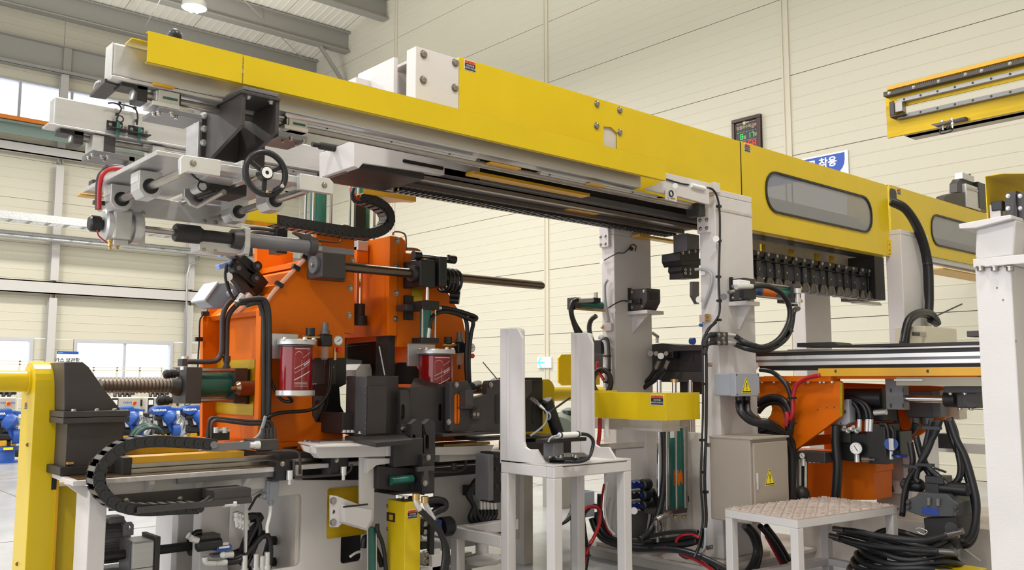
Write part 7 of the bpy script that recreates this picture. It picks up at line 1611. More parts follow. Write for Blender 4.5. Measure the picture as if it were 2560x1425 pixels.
for d in (0, 22):
    part(k, 'hose_end', MB().cyl(at(1649 + d, 902, X=XB - .15), at(1640 + d, 922, X=XB - .15), .02, 10), STL)
    part(k, 'hose', MB().tube(pp([(1640 + d, 922), (1625 + d * .8, 945), (1605 + d * .5, 965), (1585 + d * .2, 984), (1575, 995)], X=XB - .15 - .02 * (d > 0)), .022, 10), RUB)
# orange frame
XO = 6.62
of = thing('orange_lift_frame', 'orange machine frame under the transfer rail, with sloped plates', 'frame', at(2000, 1240, X=XO))
part(of, 'front_plate', MB().prism(ply([(1885, 953), (2100, 953), (2104, 962), (2104, 1040), (1985, 1128), (1975, 1145), (1880, 1145)], X=XO), (.04, 0, 0), [[at(1908 + 22 * math.cos(t * .524), 1022 + 28 * math.sin(t * .524), X=XO) for t in range(12)]]), ORG, .003)
part(of, 'edge_strip', MB().prism(ply([(2099, 956), (2106, 957), (2106, 1040), (2099, 1043)], X=XO - .004), (.006, 0, 0)), YELP)
part(of, 'top_flange', MB().box((XO - .05, at(2085, 948, X=XO).y, at(2000, 954, X=XO).z), (XO + .1, at(1885, 948, X=XO).y, at(2000, 941, X=XO).z)), ORG, .003)
for px in (1905, 1935, 1965, 1975, 2020, 2050, 2060, 2080): part(of, 'bolt', MB().bolt(at(px, 954, X=XO - .03), (0, 0, -1), .012, .012), ALUM)
for q in ((2045, 1024), (2068, 1019), (2086, 1018)): part(of, 'hole', MB().cyl(at(q[0], q[1], X=XO - .001), at(q[0], q[1], X=XO + .001), .007, 10), BLK)
XO2 = 7.5
part(of, 'rear_plate', MB().prism(ply([(2060, 955), (2364, 966), (2364, 1045), (2200, 1152), (2160, 1185), (2060, 1185)], X=XO2), (.04, 0, 0)), ORG, .003)
part(of, 'cross_plate', MB().box((XO + .04, at(1990, 1110, X=XO).y, at(1990, 1118, X=XO).z), (XO2, at(1990, 1110, X=XO).y + .04, at(1990, 1092, X=XO).z)), ORG, .003)
part(of, 'top_plate', MB().box((XO + .04, yB + .6, at(2000, 947, X=XO).z), (XO2 + .04, yA, at(2000, 940, X=XO).z)), ORG)
a = at(2098, 1145, X=7.0); b = at(2190, 1245, X=7.0)
part(of, 'post', MB().prism(ply([(2098, 1120), (2190, 1120), (2190, 1180), (2186, 1182), (2186, 1250), (2098, 1250)], X=7.0), (.3, 0, 0)), ORG, .003)
part(of, 'post', MB().box(*blx(1880, 1260, 2098, 1130, 7.2, 7.4)), ORG, .003)
part(of, 'rear_web', MB().box((XO2 - .02, at(2360, 1000, X=XO2).y, at(2200, 1050, X=XO2).z), (XO2 + .0, at(2100, 1000, X=XO2).y, at(2200, 966, X=XO2).z)), ORG)
bx = thing('beige_cover', 'beige cover plate hanging under the right end of the transfer rail', 'cover', at(2350, 960, X=6.6))
part(bx, 'plate', MB().box(*blx(2240, 964, 2475, 942, 6.58, 6.8)), mat('beige_metal', (.42, .38, .29), .45), .004)
part(bx, 'edge_plate', MB().box(*blx(2235, 952, 2305, 948, 6.55, 6.58)), CLRW)
part(bx, 'lower_block', MB().box(*blx(2360, 982, 2475, 966, 6.7, 6.9)), DRK, .004)
part(bx, 'cream_box', MB().box(*blx(2364, 1048, 2395, 966, 7.55, 7.7)), CREAM, .004)
for px in (2376, 2412): part(bx, 'bolt', MB().bolt(at(px, 983, X=6.72), (0, 0, -1), .014, .012), STL)
hc_ = thing('level_cylinder', 'level hydraulic cylinder with shiny rod and dark clevis under the transfer rail', 'cylinder', at(2300, 1000, X=6.85))
XH = 6.85
def yy(px): return at(px, 1000, X=XH).y
zh = at(2290, 997, X=XH).z
part(hc_, 'barrel', MB().cyl((XH, yy(2105), zh), (XH, yy(2210), zh), .075, 20), BLK)
part(hc_, 'flange_plate', MB().box((XH - .05, yy(2266), zh - .085), (XH + .05, yy(2222), zh + .16)), GRY, .004)
for q in ((2227, 976), (2258, 976), (2227, 1014), (2258, 1014)): part(hc_, 'slot', MB().cbox(at(q[0], q[1], X=XH - .052), (.004, .012, .03)), BLK)
part(hc_, 'piston_rod', MB().cyl((XH, yy(2235), zh), (XH, yy(2362), zh), .028, 18), CHR)
part(hc_, 'clevis', MB().cyl((XH, yy(2364), zh), (XH, yy(2392), zh), .06, 18), DRK2)
part(hc_, 'clevis_block', MB().box(*blx(2392, 1020, 2438, 980, XH - .06, XH + .08)), DRK, .008)
part(hc_, 'clevis_pin', MB().cyl(at(2428, 1000, X=XH - .1), at(2428, 1000, X=XH + .1), .055, 20), DRK)
part(hc_, 'mount', MB().prism(ply([(2400, 982), (2450, 968), (2450, 980), (2435, 998)], X=XH), (.06, 0, 0)), DRK2)
for px in (2400, 2428): part(hc_, 'bolt', MB().bolt(at(px, 1021, X=XH - .03), (0, 0, -1), .014, .012), STL)
gb = thing('terminal_box', 'dark grey terminal box with two glands on the rear orange plate', 'box', at(2290, 1040, X=7.4))
part(gb, 'body', MB().box(*blx(2265, 1042, 2345, 978, 7.35, 7.46)), mat('dark_box', (.12, .115, .12), .5), .008)
part(gb, 'lid_edge', MB().box(*blx(2332, 1042, 2350, 976, 7.34, 7.48)), GRY, .006)
for px in (2290, 2320): part(gb, 'gland', MB().lathe(at(px, 1044, X=7.4), (0, 0, -1), [(.045, 0), (.045, .05), (.035, .055), (.035, .09)], 14), GRY)
part(gb, 'cable', MB().tube(pp([(2288, 1058), (2284, 1075), (2268, 1085), (2248, 1078), (2240, 1055), (2236, 1025)], X=7.3), .025, 10), RUB)
pg = thing('grey_side_box', 'pale grey flat box with one hole beside the sloped orange plate', 'box', at(2110, 1060, X=6.75))
part(pg, 'body', MB().prism(ply([(2082, 1062), (2112, 998), (2122, 998), (2124, 1056), (2116, 1062)], X=6.72), (.1, 0, 0)), mat('pale_grey', (.38, .41, .45), .45), .004)
part(pg, 'hole', MB().cyl(at(2114, 1029, X=6.718), at(2114, 1029, X=6.722), .014, 14).cyl(at(2102, 1058, X=6.718), at(2102, 1058, X=6.722), .008, 10), BLK)
# valve manifold with gauges
vm = thing('valve_manifold', 'black valve manifold with a round pressure gauge and blue valve under the orange frame', 'manifold', at(2180, 1150, X=6.8))
XV = 6.78
part(vm, 'block', MB().box(*blx(2090, 1150, 2170, 1085, XV, XV + .3)), BLK, .006)
part(vm, 'block', MB().box(*blx(2168, 1158, 2212, 1060, XV + .0, XV + .25)), DRK2, .006)
part(vm, 'block', MB().box(*blx(2212, 1140, 2250, 1078, XV + .1, XV + .3)), BLK, .006)
part(vm, 'hose_mount', MB().box(*blx(2120, 1050, 2210, 1010, XV + .1, XV + .3)), DRK2, .006)
part(vm, 'sub_block', MB().box(*blx(2086, 1105, 2125, 1068, XV - .02, XV + .1)), DRK2, .004)
def gauge(t, px, py, r, X):
    c = at(px, py, X=X); ax = V((-1, -.35, 0)).normalized()
    g = part(t, 'gauge', MB().lathe(c, ax, [(r * .9, 0), (r, .01), (r, .04), (r * .92, .045)], 28), STL)
    part(g, 'dial', MB().cyl(c + ax * .0455, c + ax * .047, r * .84, 28), CLRW)
    u = V((0, 0, 1)); v = ax.cross(u)
    part(g, 'needle', MB().obox(c + ax * .048, (u + v * .6) * r * .9, (u * -.6 + v) * .004, ax * .002), INKK)
    for k in range(9):
        t_ = math.radians(-130 + 32 * k); d = u * math.cos(t_) + v * math.sin(t_); part(g, 'tick', MB().obox(c + ax * .0475 + d * r * .68, d * r * .16, ax.cross(d) * .003, ax * .001), INKK)
    part(g, 'stem', MB().cyl(c + ax * .01 - V((0, 0, r)), c + ax * .01 - V((0, 0, r + .06)), .02, 10), ALUM)
gauge(vm, 2142, 1120, .048, XV - .05)
gauge(vm, 2008, 1138, .024, 6.6)
for i in range(4): part(vm, 'fitting', MB().lathe(at(2108 + 11 * i, 1074 + (i % 2) * 5, X=XV - .02), V((-.6, -.6, .5)), [(.02, 0), (.02, .02), (.014, .022), (.014, .05)], 8), ALUM)
for i, px in enumerate((2148, 2168, 2176)): part(vm, 'hose_end', MB().cyl(at(px, 1078, X=XV), at(px + 1, 1048, X=XV), .02, 10), ALUM); 
for i, px in enumerate((2150, 2168, 2178)): part(vm, 'hose', MB().tube(pp([(px, 1048), (px - 4, 1025), (px - 20, 1005), (px - 45 - 6 * i, 1000 - 4 * i)], X=XV), .02, 8), RUB)
k = part(vm, 'blue_valve', MB().cyl(at(2228, 1110, X=XV + .0), at(2228, 1110, X=XV + .12), .05, 20), BLU); part(k, 'steel_clip', MB().box(*blx(2222, 1126, 2232, 1096, XV - .02, XV)), ALUM, .003)
part(k, 'stem', MB().cyl(at(2228, 1148, X=XV), at(2228, 1128, X=XV), .014, 10), ALUM)
part(vm, 'hose', MB().tube(pp([(2222, 1096), (2220, 1075), (2214, 1062), (2200, 1060)], X=XV), .018, 8).tube(pp([(2234, 1096), (2233, 1078), (2226, 1068)], X=XV), .018, 8), RUB)
part(vm, 'ball_valve', MB().cyl(at(2156, 1148, X=XV - .03), at(2175, 1149, X=XV - .03), .022, 12).cyl(at(2175, 1149, X=XV - .03), at(2188, 1149, X=XV - .03), .008, 8), STL)
part(vm, 'hand_dial', MB().cyl(at(2250, 1142, X=XV), at(2250, 1137, X=XV), .06, 20), BLUD)
part(vm, 'silver_union', MB().cyl(at(2186, 1032, X=XV), at(2216, 1030, X=XV), .022, 12), ALUM)
tc_ = thing('tall_cylinder', 'slim steel cylinder with a small gauge right of the taupe cabinet', 'cylinder', at(2005, 1240, X=6.7))
part(tc_, 'barrel', MB().cyl(at(2003, 1235, X=6.7), at(2003, 1148, X=6.7), .05, 18), DRK2)
for px in (1990, 2000, 2014): part(tc_, 'tie_rod', MB().cyl(at(px, 1235, X=6.63), at(px, 1148, X=6.63), .012, 10), ALUM)
part(tc_, 'head', MB().box(*blx(1984, 1152, 2062, 1132, 6.62, 6.8)), DRK, .004)
for px in (2024, 2035, 2046, 2056): part(tc_, 'bolt', MB().bolt(at(px, 1152, X=6.64), (0, 0, -1), .012, .014), ALUM)
part(tc_, 'dome', MB().sph(at(2003, 1236, X=6.6), .07, 14), DRK2)
# ================================================================ boxes on the front column
gj = thing('junction_box', 'grey junction box with yellow warning triangle on the front column', 'box', at(1850, 990, Y=3.95))
Yb_ = 4.02
a, b = cub(1809, 1834, 1893, 933, 990, Y=Yb_); b = (b[0], 4.199, b[2])
part(gj, 'body', MB().box(a, b), BOXG, .008)
part(gj, 'lid', MB().box((a[0] - .004, a[1] - .02, a[2] - .004), (b[0] + .004, a[1] + .03, b[2] + .004)), BOXG, .006)
warn_triangle(gj, ((a[0] + b[0]) / 2 - .02, a[1] - .0205, (a[2] + b[2]) / 2 - .01), EX, EZ, .115)
for dx, dz in ((.012, .012), (.012, -.012), (-.012, .012), (-.012, -.012)):
    part(gj, 'lid_screw', MB().bolt(((a[0] if dx > 0 else b[0]) + dx, a[1] - .02, (a[2] if dz > 0 else b[2]) + dz), NY, .006, .003, False), DRK)
for i, px in enumerate((1848, 1866)):
    part(gj, 'gland', MB().lathe(at(px, 991, Y=Yb_ + .05), (0, 0, -1), [(.03, 0), (.03, .03), (.024, .035), (.024, .06)], 14), BLK)
    part(gj, 'conduit', MB().tube([at(px, 1004, Y=Yb_ + .05), at(px + 4, 1030, Y=Yb_), at(px + 28, 1052, Y=Yb_ - .05), at(px + 70 - 10 * i, 1065 - 6 * i, Y=Yb_ - .1), at(1970 - 14 * i, 1092, Y=Yb_ - .1), at(1982 - 6 * i, 1125, Y=Yb_ - .1), at(1983 - 4 * i, 1180, Y=Yb_ - .1), at(1980 - 2 * i, 1250, Y=Yb_ - .1)], .03, 12, 8, ribs=.006), RUB)
cb_ = thing('control_cabinet', 'taupe control cabinet with yellow warning triangle on its door, right of the front column', 'cabinet', at(1880, 1310, Y=3.84))
Yc_ = 3.836
a, b = cub(1787, 1877, 1970, 1096, 1312, Y=Yc_); b = (b[0], 4.195, b[2])
part(cb_, 'body', MB().box(a, b), CAB, .006)
dr = part(cb_, 'door', MB().box((a[0] + .025, a[1] - .018, a[2] + .02), (b[0] - .02, a[1], b[2] - .035)), CAB, .004)
part(cb_, 'rain_lip', MB().box((a[0] - .004, a[1] - .022, b[2] - .012), (b[0] + .004, b[1], b[2] + .004)), CAB, .004)
part(dr, 'latch', MB().box((a[0] + .045, a[1] - .024, at(1888, 1225, Y=Yc_).z), (a[0] + .065, a[1] - .018, at(1888, 1182, Y=Yc_).z)), ALUM, .004)
part(dr, 'latch_key', MB().box((a[0] + .05, a[1] - .032, at(1888, 1222, Y=Yc_).z), (a[0] + .06, a[1] - .024, at(1888, 1205, Y=Yc_).z)), STL, .003)
warn_triangle(cb_, at(1924, 1194, Y=a[1] - .0185), EX, EZ, .118)
hb2 = thing('cabinet_hoses', 'black and red hoses curving out of the cabinet bottom behind the step', 'hoses', at(1890, 1400, Y=3.9))
for i, (pts, mm) in enumerate((([(1860, 1315), (1880, 1340), (1890, 1375), (1880, 1410), (1860, 1440)], RUB), ([(1870, 1315), (1892, 1340), (1900, 1380), (1890, 1425)], RUB), ([(1878, 1318), (1893, 1350), (1896, 1385), (1888, 1425)], REDC), ([(1900, 1315), (1930, 1350), (1960, 1400), (1975, 1440)], RUB), ([(1915, 1315), (1945, 1355), (1972, 1400)], RUB), ([(1915, 1340), (1940, 1385), (1958, 1420)], REDC))):
    part(hb2, 'hose', MB().tube([at(q[0], q[1], Y=3.9 + .02 * i) for q in pts], .022 if mm is RUB else .012, 8), mm)
# loops of black cable in front of the orange plate
ol = thing('looped_conduit', 'ring of black conduit with a red cable hanging in front of the orange plate', 'conduit', at(1940, 1080, X=6.5))
XL = 6.5
part(ol, 'conduit', MB().tube(pp([(1890, 1012), (1905, 1000), (1930, 993), (1955, 998), (1972, 1018), (1978, 1048), (1975, 1080), (1965, 1110)], X=XL), .028, 10, 8, ribs=.006), RUB)
part(ol, 'conduit', MB().tube(pp([(1895, 1030), (1912, 1012), (1935, 1005), (1955, 1012), (1966, 1032), (1970, 1060), (1968, 1090)], X=XL + .05), .024, 10), RUB)
part(ol, 'red_cable', MB().tube(pp([(2050, 938), (2015, 946), (1990, 965), (1982, 1000), (1982, 1030), (1975, 1050)], X=XL - .02), .018, 10).tube(pp([(1966, 1030), (1968, 1045), (1964, 1066)], X=XL - .04), .02, 8), REDC)
part(ol, 'black_cable', MB().tube(pp([(1900, 925), (1930, 930), (1960, 955), (1975, 985), (1979, 1010)], X=XL - .02), .018, 10), RUB)
for q in ((1980, 995), (1979, 1058)): part(ol, 'cable_tie', MB().cbox(at(q[0], q[1], X=XL - .03), (.03, .07, .015)), BLK)
part(ol, 'lower_hoses', MB().tube(pp([(1890, 1075), (1915, 1062), (1940, 1068), (1960, 1085)], X=XL), .03, 10).tube(pp([(1890, 1095), (1920, 1080), (1950, 1090), (1966, 1105)], X=XL + .05), .03, 10), RUB)
lh = thing('drop_conduit', 'straight black corrugated conduit dropping beside the gauge manifold', 'conduit', at(2092, 1240, X=6.7))
part(lh, 'conduit', MB().tube(pp([(2090, 1062), (2090, 1110), (2094, 1160), (2092, 1210), (2089, 1245)], X=6.68), .04, 12, 8, ribs=.007), RUB)
# ================================================================ step platform
ZP = .6
sp0 = [at(q[0], q[1], Z=ZP) for q in ((1993, 1298), (2243, 1264), (2083, 1244), (1812, 1271))]
cen = sum(sp0, V()) / 4
stp = thing('step_platform', 'white step platform with worn pinkish chequer plate top, in front of the cabinet', 'platform', (cen.x, cen.y, 0))
u = (sp0[1] - sp0[0]); v = (sp0[3] - sp0[0]); u.z = v.z = 0
CHQ = mat('chequer_paint', (.56, .47, .42), .45, var=.2, scale=20)
part(stp, 'tread_plate', MB().prism([sp0[0], sp0[0] + u, sp0[0] + u + v, sp0[0] + v], (0, 0, -.006)), CHQ)
m = MB(); nu, nv = 18, 14
for i in range(nu):
    for j in range(nv):
        c = sp0[0] + u * (i + .5) / nu + v * (j + .5) / nv + V((0, 0, .003)); s_ = 1 if (i + j) % 2 else -1
        d = (u.normalized() + v.normalized() * s_).normalized(); n_ = d.cross(EZ)
        m.prism([c - d * .022, c + n_ * .006, c + d * .022, c - n_ * .006], (0, 0, .006))
part(stp, 'chequer_ribs', m, CHQ, stuff=True)
m = MB(); P0, U1, V1 = sp0[0], u.normalized(), v.normalized(); hh = .055; tw = .06; dz = V((0, 0, -.006))
def bar(a, d, L, nm, w=tw, h=hh):
    n_ = EZ.cross(d); part(stp, nm, MB().prism([a, a + d * L, a + d * L + n_ * w, a + n_ * w], (0, 0, -h)), WHT, .004)
bar(P0 + dz, U1, u.length, 'frame_rail'); bar(P0 + u + dz, V1, v.length, 'frame_rail'); bar(P0 + u + v + dz, -U1, u.length, 'frame_rail'); bar(P0 + v + dz, -V1, v.length, 'frame_rail')
for a_, d1_, d2_ in ((P0, U1, V1), (P0 + u, -U1, V1), (P0 + u + v, -U1, -V1), (P0 + v, U1, -V1)):
    part(stp, 'leg', MB().prism([V((p.x, p.y, ZP - .061)) for p in (a_, a_ + d1_ * tw, a_ + d1_ * tw + d2_ * tw, a_ + d2_ * tw)], (0, 0, -(ZP - .061))), WHT, .004)
zr_ = .1
for a_, d_, L in ((P0 + u + v, -U1, u.length), (P0 + v, -V1, v.length), (P0 + u, V1, v.length)): 
    n_ = EZ.cross(d_); part(stp, 'lower_rail', MB().prism([V((p.x, p.y, zr_ + .05)) for p in (a_, a_ + d_ * L, a_ + d_ * L + n_ * tw, a_ + n_ * tw)], (0, 0, -.05)), WHT, .004)
# ================================================================ hydraulic valve block and hoses, right
hv = thing('hydraulic_valve', 'large dark stacked hydraulic valve on the floor behind the step platform', 'valve', at(2340, 1380, X=6.4))
XV2 = 6.35
part(hv, 'lower_body', MB().prism(ply([(2308, 1295), (2392, 1290), (2396, 1340), (2390, 1376), (2316, 1372)], X=XV2 + .05), (.3, 0, 0)), DRK2, .008)
part(hv, 'main_body', MB().prism(ply([(2270, 1248), (2290, 1240), (2296, 1230), (2368, 1236), (2382, 1250), (2396, 1258), (2396, 1292), (2308, 1292), (2272, 1280)], X=XV2), (.3, 0, 0)), mat('cast_grey', (.060, .062, .066), .5), .006)
part(hv, 'name_plate', MB().box(*blx(2305, 1284, 2345, 1272, XV2 - .003, XV2)), BLUD)
part(hv, 'pilot_body', MB().box(*blx(2312, 1232, 2346, 1210, XV2 + .05, XV2 + .2)), DRK2, .005)
part(hv, 'solenoid', MB().lathe(at(2308, 1215, X=XV2 + .1), EY, [(.035, 0), (.045, .01), (.045, .14), (.02, .16)], 16), BLK)
part(hv, 'solenoid', MB().lathe(at(2346, 1218, X=XV2 + .1), -EY, [(.035, 0), (.045, .01), (.045, .2), (.02, .22)], 16), BLK)
part(hv, 'terminal_box', MB().box(*blx(2312, 1208, 2358, 1192, XV2 + .05, XV2 + .2)), BLK, .006)
for q in ((2272, 1255), (2272, 1268), (2390, 1268), (2390, 1285)): part(hv, 'cap_screw', MB().bolt(at(q[0], q[1], X=XV2), NX, .015, .02), DRK)
for q in ((2322, 1254), (2345, 1256)): part(hv, 'lifting_stud', MB().cyl(at(q[0], q[1] + 8, X=XV2 - .01), at(q[0], q[1] - 10, X=XV2 - .01), .015, 12), GRY)
part(hv, 'port', MB().cyl(at(2378, 1320, X=XV2 + .03), at(2378, 1320, X=XV2 + .06), .04, 18), BLK)
hd = thing('drop_hoses', 'group of thick black hoses hanging in loops at the right, behind the white post', 'hoses', at(2380, 1200, X=6.4))
H = [([(2350, 1050), (2340, 1080), (2318, 1120), (2300, 1160), (2290, 1195), (2300, 1205)], .03), ([(2330, 1050), (2320, 1090), (2310, 1140), (2318, 1165), (2350, 1195), (2370, 1212)], .03), ([(2290, 1090), (2300, 1130), (2315, 1170), (2340, 1205), (2370, 1215), (2395, 1200), (2402, 1170), (2396, 1130), (2388, 1080), (2374, 1045)], .032),
     ([(2368, 1048), (2382, 1100), (2405, 1150), (2425, 1210), (2438, 1260), (2440, 1310), (2432, 1345), (2418, 1362), (2404, 1362)], .036), ([(2374, 1048), (2392, 1100), (2412, 1140), (2430, 1200), (2442, 1260), (2436, 1320), (2420, 1350), (2404, 1352)], .034),
     ([(2275, 1105), (2282, 1150), (2278, 1180), (2292, 1200)], .03), ([(2310, 1165), (2285, 1185), (2268, 1215), (2260, 1260), (2255, 1290)], .03), ([(2320, 1060), (2322, 1100), (2310, 1145)], .026), ([(2345, 1052), (2332, 1095), (2318, 1130), (2300, 1160), (2276, 1190), (2262, 1230), (2256, 1285)], .028)]
for k, (q, r) in enumerate(H): part(hd, 'hose', MB().tube(pp(q, X=6.38 + .05 * (k % 4)), r * .7, 10), RUB)
for q in ((2275, 1166), (2312, 1162), (2330, 1070)): part(hd, 'cable_tie', MB().cbox(at(q[0], q[1], X=6.33), (.04, .12, .02)), BLK)
part(hd, 'loose_tie', MB().cyl(at(2336, 1170, X=6.3), at(2364, 1180, X=6.25), .008, 6), BLK)
co_ = thing('hose_coil', 'low coil of black hydraulic hoses with steel ends lying behind the step platform', 'hoses', at(2280, 1360, X=6.2))
cc = at(2270, 1345, X=6.3)
for k in range(7):
    m = MB(); P_ = []
    for i in range(25):
        t = 2 * math.pi * i / 24; P_.append(V((cc.x + .28 * math.sin(t) * (1 - .04 * k), cc.y + (.42 - .03 * k) * math.cos(t), .16 + .04 * k + .02 * math.sin(3 * t + k))))
    part(co_, 'hose', m.tube(P_, .021, 8, 3), RUB)
for k, q in enumerate(([(2110, 1325), (2150, 1330), (2200, 1340), (2300, 1350), (2370, 1335)], [(2100, 1345), (2170, 1362), (2260, 1372), (2350, 1378)], [(2110, 1352), (2200, 1380), (2280, 1385), (2350, 1380)], [(2120, 1335), (2200, 1352), (2290, 1360), (2360, 1345)])):
    P_ = pp(q, X=6.0 + .06 * k); part(co_, 'hose', MB().tube(P_, .02, 8), RUB); part(co_, 'hose_end', MB().cyl(P_[-1], P_[-1] + (P_[-1] - P_[-2]).normalized() * .1, .02, 12), CUP); part(co_, 'hose_end', MB().cyl(P_[0], P_[0] + (P_[0] - P_[1]).normalized() * .08, .02, 12), CUP)
part(co_, 'wire_loop', MB().tube(pp([(2290, 1322), (2300, 1320), (2318, 1328), (2308, 1336), (2292, 1328)], X=5.95), .003, 5), GLV)
wm = thing('white_machine_base', 'white machine base with a drilled bracket, behind the step platform', 'base', at(2220, 1240, X=7.4))
part(wm, 'column', MB().box(*blx(2192, 1260, 2272, 1130, 7.5, 7.7)), WHTD, .004)
part(wm, 'edge', MB().box(*blx(2262, 1260, 2276, 1120, 7.45, 7.5)), WHT, .003)
part(wm, 'bracket', MB().box(*blx(2220, 1232, 2256, 1204, 7.4, 7.5)), WHTD, .004)
part(wm, 'bracket_hole', MB().cyl(at(2233, 1222, X=7.398), at(2233, 1222, X=7.402), .028, 18), BLK)
part(wm, 'sole_plate', MB().box((7.0, at(2480, 1300, X=7.0).y, 0), (8.2, at(2000, 1300, X=7.0).y, .42)), WHTD, .006)
for q in ((2400, 2450), (2365, 2402)):
    part(wm, 'foot_gusset', MB().prism([at(q[0], 1398, X=6.7), at(q[1], 1402, X=6.7), at(q[0] + 2, 1366, X=6.7)], (.02, 0, 0)), WHT, .002)
part(wm, 'anchor_bolt', MB().cyl(at(2388, 1408, X=6.6), at(2388, 1384, X=6.6), .018, 12).cyl(at(2388, 1410, X=6.6), at(2388, 1402, X=6.6), .03, 6), BLK)
yb2 = thing('yellow_floor_beam', 'yellow beam end at floor level below the hose coil', 'beam', at(2330, 1420, X=6.0))
part(yb2, 'beam', MB().box(*blx(2300, 1460, 2420, 1436, 6.1, 6.4)), YEL, .004)
part(yb2, 'block', MB().box(*blx(2255, 1460, 2320, 1424, 6.3, 6.5)), YELP, .004)
bp_ = thing('blue_puck', 'small light blue plastic disc on the floor beside the right white post', 'disc', at(2452, 1360, Z=0))
c = at(2453, 1362, Z=0); part(bp_, 'disc', MB().lathe(c, EZ, [(.075, 0), (.08, .01), (.08, .04), (.06, .05)], 24), mat('light_blue', (.10, .38, .62), .4)); part(bp_, 'rim', MB().torus(c + V((0, 0, .045)), EZ, .06, .008, 24, 6), MATS['light_blue'])
lr = thing('low_guard_rail', 'low white and black rails in front of the ribbed wall at right', 'rail', at(2410, 1320, X=9.5))
XQ = 10.0
for (p0, p1, mm, nm) in (((2200, 1330), (2480, 1310), WHT, 'rail'), ((2200, 1345), (2480, 1335), WHT, 'rail'), ((2200, 1290), (2480, 1270), BLK, 'rail'), ((2330, 1128), (2480, 1098), STEELL, 'shelf'), ((2340, 1012), (2480, 1000), STEELL, 'shelf')):
    a, b = at(p0[0], p0[1], X=XQ), at(p1[0], p1[1], X=XQ); part(lr, nm, MB().box((XQ, b.y - .5, a.z), (XQ + .1, a.y, a.z + (a.z - b.z if False else .1))), mm)
part(lr, 'motor', MB().box(*blx(2340, 1120, 2380, 1085, XQ - .2, XQ - .01)), BLK, .01)
part(lr, 'post', MB().box((XQ + .02, at(2470, 1300, X=XQ).y - .2, 0), (XQ + .1, at(2470, 1300, X=XQ).y - .1, 2.0)), STEELL)
# enclosure box behind column three
eb = thing('cream_enclosure', 'cream enclosure box with a latch behind the black conduit loop', 'box', at(2330, 850, Y=4.0))
a, b = cub(2270, 2312, 2392, 815, 860, Y=3.9); part(eb, 'body', MB().box((a[0], a[1], a[2] - .2), (b[0], a[1] + .3, b[2])), CREAM, .005)
l_ = part(eb, 'latch', MB().box(*bly(2287, 840, 2316, 830, 3.88, 3.9)), STL, .004); part(l_, 'latch_grip', MB().box(*bly(2285, 839, 2300, 831, 3.86, 3.88)), BLK, .004)
# ================================================================ right white post with saddle
rp = thing('right_post', 'thick white painted post with bolted saddle at the right edge of the picture', 'post', at(2545, 1300, D=4.3))
ref = at(2547, 1000, D=4.3); YRp, XRp = ref.y, ref.x
ya = at(2455, 1000, X=XRp).y; xb_r = XRp + .5
zf = at(2500, 655, X=XRp).z; ztop = at(2500, 585, X=XRp).z
part(rp, 'shaft', MB().box((XRp, YRp, 0), (xb_r, ya, zf - .02)), WHT, .006)
part(rp, 'flange', MB().box((XRp - .02, YRp - .08, zf - .02), (xb_r + .05, ya, zf + .025)), WHT, .004)
part(rp, 'saddle_body', MB().prism([at(2440, 572, X=XRp - .02), at(2437, 640, X=XRp - .02), at(2442, 652, X=XRp - .02), at(2533, 640, X=XRp - .02), at(2540, 548, X=XRp - .02)], (.45, 0, 0)), WHT, .01)
tp = [at(2396, 560, X=XRp - .06), at(2398, 572, X=XRp - .06), at(2440, 570, X=XRp - .06), at(2530, 546, X=XRp - .06), at(2526, 536, X=XRp - .06)]
part(rp, 'top_plate', MB().prism(tp, (.6, 0, 0)), WHT, .004)
part(rp, 'cross_pipe', MB().box((XRp + .1, YRp - 1.4, at(2550, 640, X=XRp).z), (XRp + .4, YRp + .02, at(2550, 565, X=XRp).z)), WHT, .05)
for px in (2452, 2487, 2525): part(rp, 'bolt', MB().bolt(at(px, 667, X=XRp - .01), (0, 0, -1), .018, .02), STL)
for q in ((2493, 720), (2508, 750), (2540, 853)): part(rp, 'hole', MB().cyl(at(q[0], q[1], X=XRp - .001), at(q[0], q[1], X=XRp + .001), .005, 10), HEAT)
cano = thing('yellow_canopy', 'yellow folded channel with dark plates above the right white post', 'cover', at(2500, 560, D=4.5))
XCn = XRp + .12
P_ = [at(2467, 460, X=XCn), at(2467, 560, X=XCn), at(2470, 560, X=XCn), at(2470, 462, X=XCn)]
yv0 = at(2467, 500, X=XCn).y; zv0, zv1 = at(2467, 560, X=XCn).z, at(2467, 441, X=XCn).z
yv1 = at(2512, 500, X=XCn).y
part(cano, 'side_panel', MB().box((XCn, yv0, zv0), (XCn + .9, yv0 + .004, zv1)), YEL)
part(cano, 'roof_panel', MB().prism([(XCn, yv0, zv1), (XCn, yv1, zv1), (XCn + .9, yv1 - .0, zv1), (XCn + .9, yv0, zv1)], (0, 0, .004)), YEL)
part(cano, 'slope_panel', MB().prism([(XCn, yv1, zv1), (XCn, yv1 - .3, zv1 - .05), (XCn + .9, yv1 - .3, zv1 - .05), (XCn + .9, yv1, zv1)], (0, 0, .004)), YEL)
part(cano, 'white_plate', MB().box((XCn + .02, yv1 + .03, zv0 - .02), (XCn + .05, yv0 - .004, at(2467, 512, X=XCn).z)), WHT)
part(cano, 'bearing_block', MB().box(*blx(2478, 528, 2505, 500, XCn + .01, XCn + .06)), BLK, .006)
for x0, x1 in ((2512, 2540), (2542, 2575)):
    k = part(cano, 'dark_plate', MB().prism(ply([(x0, 484), (x1, 476), (x1, 560), (x0, 560)], X=XCn - .02), (.2, 0, 0)), DRK, .003)
    for py in (490, 521): part(k, 'bolt', MB().bolt(at(x0 + 8, py, X=XCn - .02), NX, .008, .006), ALU)
part(cano, 'rib', MB().prism(ply([(2538, 486), (2530, 556), (2545, 556)], X=XCn - .04), (.05, 0, 0)), DRK2)
